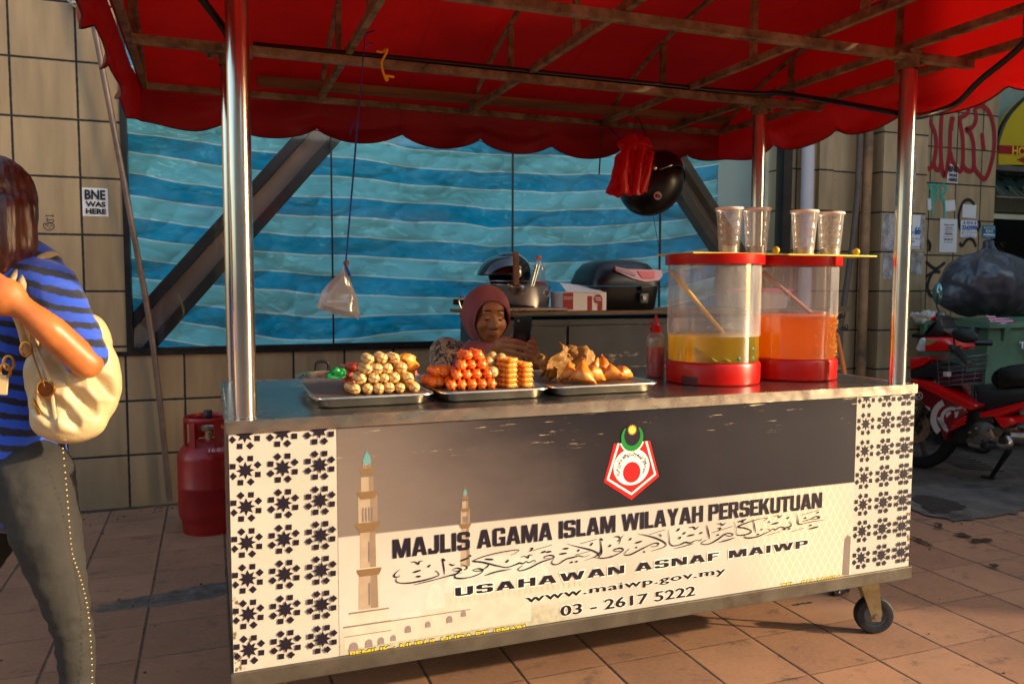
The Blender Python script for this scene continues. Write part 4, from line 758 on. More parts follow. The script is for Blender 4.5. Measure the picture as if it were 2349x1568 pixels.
def food(name, c, c2, rough=.32, scale=30, spots=None, cross=False, bump=.25, sss=.15, emb=60):
    b = NB(name); n = b.noise(scale, 5); col = b.ramp(n, [(.32, lin(c)), (.68, lin(c2))])
    if spots: col = b.mix(b.ramp(b.noise(scale*.5, 6, b.map(b.co(), (1, 1, 1), (7, 3, 1))), [(.55, 0.0), (.72, .85)]), col, lin(spots))
    if cross:
        s = b.sep(b.co()); q = b.math('MINIMUM', b.math('ABSOLUTE', b.math('ADD', s[0], b.math('MULTIPLY', s[2], .4))), b.math('ABSOLUTE', b.math('SUBTRACT', s[2], b.math('MULTIPLY', s[0], .3)))); col = b.mix(b.ramp(q, [(.0007, .9), (.0017, 0.0)]), col, lin((128, 74, 26)))
    return b.done(b.bsdf(col=col, rough=rough, sss=sss, normal=b.bump(b.noise(emb, 4), bump, .003), coat=0 if name.startswith('brown') else .25))
M['fishball'] = food('pale fried fish ball', (214, 164, 84), (244, 210, 138), spots=(150, 88, 30), cross=True)
M['redball'] = food('red sausage', (120, 34, 16), (176, 62, 28)); M['orange_sausage'] = food('orange sausage', (226, 96, 6), (250, 128, 16), scale=18, bump=.1); M['crab'] = food('red orange fluted ball', (216, 78, 8), (248, 124, 30), scale=25)
M['ring'] = food('fried dough ring', (224, 120, 16), (252, 176, 60), scale=22); M['herbball'] = food('greenish fish ball', (150, 122, 56), (214, 196, 130), scale=24, spots=(110, 96, 40))
M['bamboo'] = mat('bamboo stick', (214, 170, 92), .55, 0, .15, 20); M['samosa'] = food('golden samosa', (196, 104, 20), (232, 150, 46), scale=22, spots=(246, 206, 118), rough=.34, bump=.8, emb=70); M['crisp'] = food('brown crisp sheet', (116, 76, 20), (158, 112, 42), scale=14, spots=(186, 146, 76), bump=.5, rough=.6)
def skewer_proto(name, shape, mt, n, step, label, group, stick=(-.045, .11), cat='skewer'):
    t = thing(name, (0, 0, 0), label, cat, group)
    MB().tube([(0, stick[0], 0), (0, stick[1], 0)], .0017, 6).build('stick', M['bamboo'], t)
    for k in range(n):
        mb = MB(); shape(mb, k); o = mb.build('ball' if shape is not ringshape else 'ring', mt, t, True); o.location = (0, k*step, 0)
    return t
def ballshape(r): return lambda mb, k: mb.ball((0, 0, 0), r, (1, 1.0, .97), 16, (.3*k, .5*k, 0))
def lumps(r):
    def f(mb, k):
        mb.ball((0, 0, 0), r, (1, 1, 1), 24)
        for v in mb.bm.verts:
            a = math.atan2(v.co.z, v.co.x); rr_ = math.hypot(v.co.x, v.co.z); s_ = 1+.13*math.cos(6*a+k)*min(1, rr_/r)-.12*max(0, 1-abs(v.co.y)/r*1.2)*0; v.co.x *= s_; v.co.z *= s_
    return f
def ringshape(mb, k):
    mb.tube([(.0125*math.cos(a), .003*math.sin(a), .0008*math.sin(a)) for a in [2*PI*i/16 for i in range(16)]], .0070, 10, closed=True)
    for v in mb.bm.verts: v.co += Vector((fbm(v.co.x*90+k, v.co.z*90, k), fbm(v.co.y*90, v.co.z*90+k, 3), fbm(v.co.x*90, v.co.y*90, k+5)))*.0012
def place(proto, used, x, y, z, rz, label=None, rx=0):
    o = proto if not used else copy_tree(proto); used.append(1); o.location = (x, y, z); o.rotation_euler = (rx, 0, rz)
    if 'skewer' in proto.name: o.scale = [rr.uniform(.93, 1.07)]*3
    o.rotation_euler.y = rr.uniform(-1.5, 1.5) if proto.name.startswith(('fish', 'herb', 'saus', 'orange')) else 0
    if label: o['label'] = label
    return o
# fish balls: four rows of skewers stacked like a pyramid
rr = random.Random(11); fb = skewer_proto('fish_ball_skewer', ballshape(.0158), M['fishball'], 3, .029, 'pale scored fish balls on a bamboo stick in the pyramid on the left tray', 'fish ball skewers on the left tray'); used = []
ORD = ('first', 'second', 'third', 'fourth', 'fifth', 'sixth', 'seventh'); ROW = ('bottom', 'second', 'third', 'top')
zz = lambda X, Y: ((1100+X/2.24)/1.7437, (1000+Y/2.24)/1.7437)
for r, xs in enumerate(((715, 832, 930, 1020, 1120, 1250), (770, 885, 978, 1068, 1195), (830, 918, 1005, 1135), (842, 960, 1075))):
    for ii, X in enumerate(xs):
        y = .175+.012*r+rr.uniform(-.006, .006); p = aty(*zz(X, 1245-80*r), y); place(fb, used, p.x, y, ZR+.0155+.0262*r+rr.uniform(-.001, .001), rr.uniform(-.12, .12), 'pale fish ball skewer, %s from the left in the %s row of the pyramid' % (ORD[ii], ROW[r]))
rb = skewer_proto('sausage_skewer', ballshape(.0125), M['redball'], 3, .023, 'dark red sausage skewer at the back left of the left tray', 'dark red sausage skewers'); used = []
for X, Y, k in ((640, 1160, 0), (690, 1160, 0), (672, 1115, 1), (730, 1115, 1), (700, 1062, 2), (752, 1050, 2)): y = .36; p = aty(*zz(X, Y), y); place(rb, used, p.x, y, ZR+.0125+.022*k, rr.uniform(-.2, .2), 'dark red sausage skewer, %s in the %s layer behind the fish balls' % (('left', 'right')[len(used) % 2], ('bottom', 'middle', 'top')[k]))
p = aty(*zz(1185, 1030), .36)
o = MB(); o.ball((p.x, .37, ZR+.074), 1, (.030, .022, .014), 18); o.ball((p.x+.014, .36, ZR+.058), 1, (.026, .02, .014), 18)
fm = blob('fried_fritter', [('e', (p.x, .37, ZR+.078), (.030, .022, .016)), ('e', (p.x+.012, .365, ZR+.055), (.026, .024, .018)), ('e', (p.x-.004, .38, ZR+.028), (.034, .03, .030))], .004, M['ring'], None, 2, lambda c, n: c+n*.003*fbm(c.x*90, c.y*90, c.z*90)); tag(fm, 'yellow fried fritter behind the fish ball pyramid', 'fritter'); o.bm.free()
# middle tray
zm = lambda X, Y: ((1650+X/2.24)/1.7437, (1000+Y/2.24)/1.7437)
sg_ = skewer_proto('orange_sausage_skewer', ballshape(.0165), M['orange_sausage'], 3, .030, 'smooth orange sausage skewer at the left of the middle tray', 'smooth orange sausage skewers'); used = []
for X, Y, k in ((190, 1150, 0), (240, 1155, 0), (330, 1160, 0), (225, 1075, 1), (285, 1085, 1), (370, 1085, 1)): y = .25+.01*k; p = aty(*zm(X, Y), y); place(sg_, used, p.x, y, ZR+.0163+.0285*k, rr.uniform(-.15, .15), 'smooth orange sausage skewer, %s of three in the %s layer' % (('left', 'middle', 'right')[len(used) % 3], ('bottom', 'top')[k]))
cb = skewer_proto('fluted_ball_skewer', lumps(.0158), M['crab'], 3, .029, 'fluted red orange ball skewer in the middle tray heap', 'fluted red orange ball skewers', (-.04, .1)); used = []
for r, xs in enumerate(((350, 440, 530, 620, 705), (400, 485, 570, 675), (440, 525, 620), (495, 585))):
    for ii, X in enumerate(xs): y = .17+.016*r+rr.uniform(-.004, .006); p = aty(*zm(X, 1215-68*r), y); place(cb, used, p.x, y, ZR+.0158+.0268*r, rr.uniform(-.3, .05), 'fluted red orange ball skewer, %s from the left in the %s row' % (ORD[ii], ROW[r]))
rg = skewer_proto('dough_ring_skewer', ringshape, M['ring'], 3, .024, 'golden dough ring skewer in the neat stack on the middle tray', 'golden dough ring skewers', (-.03, .1)); used = []
for r in range(6):
    for ii, X in enumerate((885, 1030) if r < 5 else (900,)):
        y = .165+.003*rr.uniform(-1, 1)+.004*r; p = aty(*zm(X, 1222-42*r), y); place(rg, used, p.x+.002*rr.uniform(-1, 1), y, ZR+.0085+.0146*r, .2+rr.uniform(-.06, .06), 'golden dough ring skewer, %s from the bottom of the %s stack' % (ORD[r], ('left', 'right')[ii]))
hb_ = skewer_proto('herb_ball_skewer', ballshape(.0165), M['herbball'], 2, .030, 'greenish fish ball skewer lying on top of the middle tray heap', 'greenish fish ball skewers', (-.02, .13)); used = []
for X, Y, k, rz in ((555, 955, 0, .5), (682, 1000, 0, .55), (795, 965, 0, .9), (720, 1090, -1, .3)): y = .24 if k == 0 else .19; p = aty(*zm(X, Y), y); place(hb_, used, p.x, y, p.z, rz, ('leftmost greenish ball skewer on top of the middle heap', 'central greenish ball skewer with its end facing front', 'rightmost greenish ball skewer on top of the middle heap', 'low greenish ball skewer between red balls and golden rings')[len(used)], .14)
# samosas
def samosa_mesh(seed):
    mb = MB(); N = 14; rnd = Random_(seed)
    P = [Vector((-.043, 0, 0)), Vector((.043, 0, 0)), Vector((rnd.uniform(-.014, .014), .004, .070))]
    for side in (-1, 1):
        V = {}
        for i in range(N+1):
            for j in range(N+1-i):
                a, b_ = i/N, j/N; c = 1-a-b_; q = P[0]*a+P[1]*b_+P[2]*c; th = .026*(27*a*b_*c)**.5 if a*b_*c > 0 else 0
                V[i, j] = mb.bm.verts.new(q+Vector((0, side*(th+.0012)+.0022*fbm(q.x*60+seed, q.z*60, side+seed), .0016*fbm(q.x*50, q.z*50, seed+3))))
        for i in range(N):
            for j in range(N-i):
                mb.bm.faces.new((V[i, j], V[i+1, j], V[i, j+1]))
                if i+j < N-1: mb.bm.faces.new((V[i+1, j], V[i+1, j+1], V[i, j+1]))
    bmesh.ops.remove_doubles(mb.bm, verts=mb.bm.verts[:], dist=.0026); return mb
Random_ = random.Random
zs = lambda X, Y: ((2100+X/3.915)/1.7437, (1300+Y/3.915)/1.7437)
sam = [(700, 800, .24, (.35, -.25, -.5), 'large upright samosa at the front left of the samosa row', 1), (905, 770, .185, (.25, .12, -.62), 'tallest samosa with a bright right edge, front of the right tray', 1.22), (1060, 640, .30, (.2, .1, -.9), 'small samosa peeping out behind the tallest one', .85), (1125, 790, .185, (.95, .3, .2), 'samosa lying flat with a dark dimple in the samosa row', 1.05), (1250, 640, .29, (.15, .05, .15), 'samosa standing at the back of the row, pointed top', .98), (1370, 800, .20, (.75, -.25, -.5), 'blistered samosa leaning right in the samosa row', 1.05), (1590, 815, .22, (.95, .1, .35), 'rightmost samosa lying on the tray near the sauce bottle', .95), (1230, 815, .24, (.9, 0, -.3), 'samosa half hidden under its neighbours in the row', .9)]
for i, (X, Y, y, rot, lab, s_) in enumerate(sam):
    o = samosa_mesh(i).build('samosa', M['samosa'], None, True); tag(o, lab, 'samosa', 'samosas on the right tray'); p = aty(*zs(X, Y), y)
    R = Euler((-rot[0], rot[1], rot[2])).to_matrix().to_4x4() @ Matrix.Scale(s_*.88, 4); zmin = min((R @ v.co).z for v in o.data.vertices)
    o.matrix_world = Matrix.Translation((p.x, y, ZR-zmin+.0003+(.018 if i in (2, 4) else 0))) @ R
cr = [((390, 700), .34, .075, .06, (1.0, .2, .2)), ((560, 560), .36, .11, .045, (.6, -.5, .1)), ((760, 430), .38, .115, .05, (.35, .15, .2)), ((760, 560), .33, .085, .065, (1.1, .2, -.3)), ((560, 720), .30, .10, .07, (1.4, -.4, .6)), ((860, 620), .36, .10, .08, (.9, .35, -.2)), ((300, 620), .33, .06, .05, (1.2, .9, .2)), ((420, 790), .28, .07, .03, (.5, .3, .9))]
labs = ['crisp sheet standing at the back left of the right tray', 'long bent crisp sheet rising toward the top of the crisp pile', 'topmost crisp sheet of the pile, folded like a roof', 'pale speckled crisp sheet facing front under the top fold', 'narrow crisp strip standing in front of the pile', 'pale crisp sheet behind the tallest samosa', 'small curled crisp piece at the far left of the pile', 'small crisp scrap lying flat before the pile']
for i, ((XY), y, a, b_, rot) in enumerate(cr):
    mb = MB(); R = Euler(rot).to_matrix()
    def fn(u, v, s_=0):
        q = Vector(((u-.5)*a, (v-.5)*b_, .014*math.sin(u*5.2+i)+.010*math.sin(v*5+i*2)+.012*fbm(u*4, v*4, i))); return R @ q
    mb.grid(fn, 16, 12); o = mb.build('fried_crisp', M['crisp'], None, True); md = o.modifiers.new('s', 'SOLIDIFY'); md.thickness = .0035; tag(o, labs[i], 'crisp', 'crisp sheets on the right tray'); p = aty(*zs(*XY), y)
    zmin = min(v.co.z for v in o.data.vertices); o.location = (p.x, y, max(p.z, ZR-zmin+.002))
# ------------------------------------------------------------------ pan, green bag behind the left tray
tb = thing('side_table', (.46, 1.12, 0), 'low steel table holding the frying pan behind the cart', 'table')
MB().bx(.2, .74, .92, 1.36, .80, .82).build('tabletop', M['rim'], tb)
for x in (.22, .72):
    for y in (.94, 1.34): MB().tube([(x, y, 0), (x, y, .8)], .012, 8).build('leg', M['chassis'], tb)
pc = Vector((.452, 1.09, .82)); zr = aty(700, 851, 1.27).z-.82
pan = thing('frying_pan', pc, 'wide steel frying pan with black loop handle behind the left tray', 'pan')
MB().lathe([(0, .0), (.13, .0), (.165, .03), (.180, zr), (.184, zr+.002), (.178, zr), (.162, .033), (.125, .006), (0, .006)], pc, 48).build('pan_bowl', M['rim'], pan, 40)
h0, h1 = aty(727, 848, 1.275), aty(750, 846, 1.275); hz = aty(740, 829, 1.275).z
MB().tube(arc([h0+Vector((-.003, 0, -.02)), h0+Vector((-.003, 0, .012)), Vector((h0.x, 1.275, hz-.006)), Vector((h0.x+.012, 1.275, hz)), Vector((h1.x-.008, 1.275, hz)), Vector((h1.x+.004, 1.275, hz-.006)), h1+Vector((.007, 0, .012)), h1+Vector((.007, 0, -.02))], 5), .0065, 8).build('handle', M['black'], pan, True)
for p in (aty(711, 860, 1.262), aty(733, 858, 1.262)): MB().ball(p, .006).build('rivet', M['rim'], pan, True)
M['greenbag'] = mat('green plastic bag', (8, 120, 50), .4, 0, .2, 9, .5, 25)
def crumple(name, c, size, mt, seed, amp, label, cat, vox=.01):
    o = blob(name, [('e', c, size)], vox, mt, None, 1, lambda p, n: p+n*amp*(fbm((p.x-c[0])/size[0]*1.3, (p.y-c[1])/size[1]*1.3, (p.z-c[2])/size[2]*1.3+seed)*1.2-.6*abs(fbm((p.x-c[0])/size[0]*2.6, (p.z-c[2])/size[2]*2.6, seed+4))))
    return tag(o, label, cat)
p = aty(775, 857, .78); crumple('plastic_bag', (p.x, .78, ZC+.020), (.044, .03, .024), M['greenbag'], 1, .009, 'crumpled green plastic bag between the pan and the fish balls', 'bag', .005)
p = aty(940, 855, .62); crumple('food_packet', (p.x-.01, .62, ZC+.024), (.045, .03, .024), mat('pinkish clear packet', (160, 96, 100), .3, 0, .3, 14, .3, 30), 5, .012, 'pinkish crumpled packet between the left and middle trays', 'packet', .005)
# ------------------------------------------------------------------ drink dispensers
M['redplastic'] = mat('glossy red plastic', (176, 14, 2), .30, 0, .08, 6, .05, 20, spec=.3); M['clear'] = clear_plastic('scuffed clear plastic', (.93, .91, .90), .20, .10)
M['wet'] = clear_plastic('wet clear plastic', (.99, .98, .97), .0, .10, False)
def liquid(name, c, c2, tr_=.35):
    b = NB(name); n = b.noise(5, 4, b.map(b.co(), (1, 1, .8))); col = b.ramp(n, [(.3, lin(c)), (.7, lin(c2))]); d = b.node('BsdfDiffuse'); b.put(d.inputs[0], col); t = b.node('BsdfTranslucent'); b.put(t.inputs[0], col); g = b.node('BsdfTransparent'); b.put(g.inputs[0], col); gl = b.node('BsdfGlossy'); gl.inputs['Roughness'].default_value = .12
    s = b.mixs(.85, d.outputs[0], t.outputs[0]); s = b.mixs(tr_, s, g.outputs[0]); return b.done(b.mixs(.06, s, gl.outputs[0]))
M['limewater'] = liquid('lime drink', (240, 206, 0), (206, 190, 6), .14); M['orangewater'] = liquid('orange drink', (255, 164, 0), (255, 176, 2), .02)
drops = mat('gold glint droplets', (255, 196, 90), .08, 0, .1, 30, coat=1)  # bright gold colour paints the sparkle of the drops
def dispenser(c, r, zl, zt_, lq, label, wn, lw):
    t = thing('drink_dispenser', c, label, 'drink dispenser', 'drink dispensers on the counter'); q = Vector(c)
    MB().lathe([(0, .001), (r-.004, .001), (r, .006), (r+.001, .066), (r-.003, .074), (r-.008, .076), (0, .076)], q, 72).build('base', M['redplastic'], t, 35)
    MB().lathe([(r-.003, zl-.004), (r-.003, zt_-.034)], q, 72).build('clear_wall', M['clear'], t, True); MB().lathe([(r-.003, .0765), (r-.003, zl-.0045)], q, 72).build('wet_wall', M['wet'], t, True)
    MB().lathe([(0, .0775), (r-.007, .0775), (r-.007, zl-.001), (r-.006, zl), (0, zl)], q, 64).build(lw, lq, t, 40)
    MB().lathe([(r-.012, zt_-.033), (r+.007, zt_-.034), (r+.008, zt_-.030), (r+.008, zt_-.003), (r+.005, zt_), (0, zt_)], q, 72).build('lid', M['redplastic'], t, 35)
    return t
D1, D2 = (1.605, .312, ZC), (1.954, .33, ZC); rD = .160
d1 = dispenser(D1, rD, .166, .438, M['limewater'], 'clear drink dispenser of green lime drink with red lid and base', 1, 'lime_drink')
d2 = dispenser(D2, rD, .228, .436, M['orangewater'], 'clear drink dispenser of bright orange drink with red lid and base', 2, 'orange_drink')
a = math.atan2(CAM.y-D1[1], CAM.x-D1[0]); MB().lathe([(rD+.0022, .002), (rD+.0022, .030)], D1, 12, None, 1, 1, a-.66, a-.30).build('spout_notch_shade', mat('dark notch shade', (70, 6, 4), .5), d1, True)  # dark curved patch, paints the shade inside the base's spout notch
o = MB(); rr = random.Random(2)
for k in range(150):
    aa = a+rr.uniform(.45, 1.35); z = rr.uniform(.085, .24); o.ball((D2[0]+(rD+.0005-.003)*math.cos(aa), D2[1]+(rD-.0025)*math.sin(aa), ZC+z), rr.uniform(.0012, .0026), (1, 1, 1), 6)
o.build('condensation', drops, d2, True)
def ladle(p, q, r, mt, label, cup=None):
    t = thing('ladle', q, label, 'ladle'); MB().tube([p, q], r, 10).build('handle', mt, t, True)
    if cup: MB().lathe([(0, -.05), (.03, -.05), (.036, -.03), (.036, .008), (.034, .008), (.034, -.03), (0, -.046)], Vector(q)+Vector(cup), 24).build('cup', M['rim'], t, 40)
ladle(aty(1536, 617, .395), aty(1662, 768, .34), .0085, mat('yellow plastic', (226, 176, 16), .4), 'yellow plastic ladle handle leaning in the lime drink')
ladle(aty(1750, 624, .405), aty(1858, 716, .36), .0085, mat('brown wooden handle', (150, 98, 66), .5, 0, .2, 10), 'brown handled metal ladle standing in the orange drink', (.034, .0, -.005))
M['lime'] = mat('lime peel', (60, 96, 14), .4, 0, .3, 30, .2, 80); M['limecut'] = mat('cut lime', (170, 170, 40), .4, 0, .2, 20)
for i, (u, v, kind, lab) in enumerate(((1538, 815, 0, 'dark green lime at the left wall of the lime drink'), (1720, 800, 0, 'dark green lime high at the right wall of the lime drink'), (1690, 826, 0, 'green lime on the dispenser bottom, right of the slices'), (1720, 826, 0, 'green lime at the bottom right of the lime drink'), (1640, 830, 1, 'thin pale lime slice lying on the dispenser bottom'), (1668, 832, 1, 'second pale lime slice leaning at the dispenser bottom'), (1606, 800, 1, 'yellow lime half floating mid way in the lime drink'))):
    d = ray(u, v); d2v = Vector((d.x, d.y)); oc = Vector((CAM.x-D1[0], CAM.y-D1[1])); A_ = d2v.dot(d2v); B_ = 2*oc.dot(d2v); C_ = oc.dot(oc)-(rD-.0200)**2; dis = max(0, B_*B_-4*A_*C_); tt = (-B_-math.sqrt(dis))/(2*A_); p = CAM+d*tt; p.z = max(p.z, ZC+.090)
    mb = MB()
    if kind == 0: mb.ball(p, .0155, (1, 1, .92), 14)
    else: mb.lathe([(0, -.003), (.017, -.002), (.018, .003), (0, .004)], p, 18, (.3, -.8, .4+.2*i))
    tag(mb.build('lime', M['lime'] if kind == 0 else M['limecut'], None, True), lab, 'lime', 'limes in the lime drink')
# board, cups, loose limes
zb_ = ZC+.4385
bd = MB(); y0, y1 = .25, .48; xa, xb = aty(1590, 585, y0).x, aty(2012, 592, y0).x
bd.bx(xa, xb, y0, y1, zb_, zb_+.006, .001); tag(bd.build('serving_board', mat('yellow plastic board', (220, 186, 30), .35, 0, .06, 5)), 'thin yellow board laid across both dispenser lids', 'board')
M['cup'] = clear_plastic('clear ribbed cup', (.96, .96, .97), .20, .08, False); M['cuplid'] = mat('pinkish translucent cup rim', (238, 226, 220), .35, 0, .05, 20, sss=.2); M['cupfoot'] = mat('stacked cup bottoms', (206, 200, 190), .2, .5, .25, 60, stretch=(1, 1, .1))
zc_ = zb_+.0065
def cup_proto():
    t = thing('plastic_cup', (0, 0, 0), 'x', 'cup', 'clear ribbed cups on the yellow board'); h = .152; pr = []
    for k in range(61): z = h*k/60; r = .0345+(.0465-.0345)*k/60; pr.append((r+(.0009*math.sin(k*PI*.9) if 6 < k < 50 else 0), z))
    MB().lathe([(0, .001), (.033, .001)]+pr, (0, 0, 0), 40).build('cup_body', M['cup'], t, True)
    MB().lathe([(.0455, h-.003), (.0495, h-.002), (.0505, h+.003), (.0485, h+.0065), (.043, h+.005)], (0, 0, 0), 40).build('rim', M['cuplid'], t, True)
    MB().lathe([(0, .002), (.0322, .002), (.0335, .026), (.0305, .026), (.0300, .006)], (0, 0, 0), 32).build('nested_cup_bottom', M['cupfoot'], t, True)
    return t
cp0 = cup_proto(); used = []; rr = random.Random(1)
for (u, v, y, lab) in ((1672, 583, .33, 'leftmost clear ribbed cup on the yellow board'), (1734, 584, .305, 'clear ribbed cup in front of the rear right pole'), (1843, 587, .31, 'clear ribbed cup under the white drain pipe'), (1903, 588, .335, 'rightmost clear ribbed cup on the yellow board')):
    p = aty(u, v, y); place(cp0, used, p.x, y, zc_, 0, lab)
for u, lab in ((1780, 'small yellow lime between the two pairs of cups'), (1964, 'small yellow lime at the right end of the board')):
    p = aty(u, 579, .30); tag(MB().ball((p.x, .30, zc_+.0135), .0135, (1, 1, .97), 18).build('loose_lime', mat('yellow lime peel', (196, 160, 24), .35, 0, .1, 20) if 'yellow lime peel' not in bpy.data.materials else bpy.data.materials['yellow lime peel'], None, True), lab, 'lime')
# chilli sauce bottle
pc = aty(1501, 866, .50); pc = Vector((pc.x+.004, .50, ZC)); hgt = aty(1501, 722, .50).z-ZC
sb = thing('sauce_bottle', pc, 'squeeze bottle half full of red chilli sauce with red nozzle cap', 'bottle')
hs = hgt-.058
MB().lathe([(0, .001), (.030, .001), (.034, .006), (.034, hs-.035), (.031, hs-.02), (.018, hs-.004), (.017, hs)], pc, 32).build('bottle_body', clear_plastic('milky bottle', (.95, .80, .62), .10, .2, False), sb, True)
MB().lathe([(0, .003), (.031, .003), (.0333, .007), (.0333, hs*.66), (0, hs*.66)], pc, 32).build('chilli_sauce', mat('chilli sauce', (190, 36, 10), .35, 0, .1, 8), sb, True)
MB().lathe([(.020, hs-.006), (.020, hs+.016), (.013, hs+.020), (.006, hgt-.006), (.004, hgt), (0, hgt)], pc, 24).build('nozzle_cap', M['redplastic'], sb, 40)
MB().tube(arc([pc+Vector((-.018, 0, hs+.008)), pc+Vector((-.03, 0, hs+.012)), pc+Vector((-.028, 0, hs+.03)), pc+Vector((-.012, 0, hs+.042))], 5), .002, 6).build('cap_strap', M['redplastic'], sb, True)
# ------------------------------------------------------------------ hanging things
M['raffia_blue'] = mat('blue raffia', (10, 70, 150), .5, 0, .25, 40); M['raffia_purple'] = mat('purple raffia', (74, 30, 110), .5, 0, .25, 40)
yb = .74; A_ = aty(838, 78, yb); K_ = aty(821, 275, yb); B_ = aty(793, 606, yb)
st = thing('raffia_string', A_, 'thin purple and blue raffia string tied to the canopy frame', 'string')
MB().tube([Vector((.44, .55, ZB+.016)), A_, K_], .0022, 6).build('upper_string', M['raffia_purple'], st, True); MB().tube([K_, B_], .0032, 6).build('lower_string', M['raffia_blue'], st, True)
o = MB(); rr = random.Random(6)
for k in range(9): o.tube(arc([K_, K_+Vector((-.012-.004*rr.random(), 0, -.012)), K_+Vector((-.02-.012*rr.random(), .003*rr.random(), -.035-.03*rr.random()))], 4), .0009, 4)
o.build('frayed_end', M['raffia_purple'], st)
o = MB(); o.tube(arc([A_, A_+Vector((.012, 0, .006)), A_+Vector((.03, -.01, .012))], 4), .003, 5); o.tube(arc([A_+Vector((0, 0, -.045)), A_+Vector((.016, -.006, -.03)), A_+Vector((.022, -.01, -.034))], 4), .0025, 5); o.build('loose_end', M['raffia_purple'], st)
wb_ = thing('water_bag', B_, 'clear plastic bag of water hanging from the blue string', 'bag')
bmat = NB('clear bag film'); tr = bmat.node('BsdfTransparent'); bmat.put(tr.inputs[0], (.93, .90, .86)); gl = bmat.node('BsdfGlossy'); gl.inputs['Roughness'].default_value = .13; df = bmat.node('BsdfDiffuse'); bmat.put(df.inputs[0], (.86, .74, .62)); lw = bmat.node('LayerWeight'); lw.inputs[0].default_value = .4; tl = bmat.node('BsdfTranslucent'); bmat.put(tl.inputs[0], (.8, .7, .6))
s_ = bmat.mixs(bmat.math('MULTIPLY_ADD', lw.outputs['Facing'], .5, .14), tr.outputs[0], gl.outputs[0]); ds = bmat.mixs(.5, df.outputs[0], tl.outputs[0]); M['film'] = bmat.done(bmat.mixs(.42, s_, ds))
q = lambda u, v: aty(u, v, yb)
outl = [((793, 606), .010), ((790, 622), .014), ((783, 645), .05), ((778, 672), .085), ((776, 698), .105), ((778, 712), .112), ((779, 722), .1)]
def bagfn(a, b_):
    k = b_*(len(outl)-1); i = min(int(k), len(outl)-2); f = k-i
    c = q(*outl[i][0]).lerp(q(*outl[i+1][0]), f); wd = outl[i][1]*(1-f)+outl[i+1][1]*f; an = 2*PI*a; cs, sn = math.cos(an), math.sin(an)
    sx = wd*.66*math.copysign(abs(cs)**.75, cs); tp_ = .032*b_ if b_ < .8 else .026*(1-b_)*5; sy_ = (.008+tp_)*math.copysign(abs(sn)**1.2, sn)
    w2 = 1+.10*fbm(a*7, b_*3, 8)*(1 if b_ < .9 else .5); return Vector((c.x+sx*w2, c.y+sy_*(1+.3*fbm(a*9, b_*5, 2)), c.z-.018*(sx/.07)*b_ + .012*fbm(a*5, b_*3)*b_))
o = MB(); o.grid(bagfn, 48, 20); bmesh.ops.remove_doubles(o.bm, verts=o.bm.verts[:], dist=.0006); o.build('bag_film', M['film'], wb_, True)
o = MB(); o.ball(B_+Vector((.002, 0, .004)), .011, (1, .8, .9)); o.build('knot', mat('reddish knot', (150, 84, 60), .4), wb_, True)
o = MB(); o.tube(arc([B_+Vector((-.006, -.01, .004)), B_+Vector((0, -.014, -.012)), B_+Vector((.010, -.02, -.040))], 4), [.004]*4+[.005]*4+[.006], 6); o.build('string_tail', M['raffia_blue'], wb_, True)
# yellow twine
ya = aty(884, 117, .748)
tw = MB(); tw.tube(arc([ya+Vector((-.03, 0, -.004)), ya+Vector((-.01, -.004, -.006)), ya+Vector((.004, -.01, .004)), ya+Vector((0, -.012, -.012)), aty(876, 142, .735), aty(878, 162, .735), aty(886, 184, .735), aty(889, 180, .735), aty(884, 174, .735), aty(904, 177, .735)], 6), .0042, 7); tw.ball(ya, .009, (1, 1, 1.2), 8)
tag(tw.build('yellow_twine', mat('yellow twine', (228, 170, 30), .6, 0, .2, 60), None, True), 'short yellow twine knotted round the canopy bar', 'twine')
# brown strap
sa = aty(1381, 290, 1.50); MBs = MB(); MBs.ribbon(arc([sa, aty(1377, 330, 1.49), aty(1376, 370, 1.485), aty(1374, 400, 1.48)], 6), .007); o = MBs.build('hanging_strap', mat('brown strap', (92, 66, 30), .7)); md = o.modifiers.new('s', 'SOLIDIFY'); md.thickness = .002; tag(o, 'thin brown strap dangling from the rear canopy bar', 'strap')
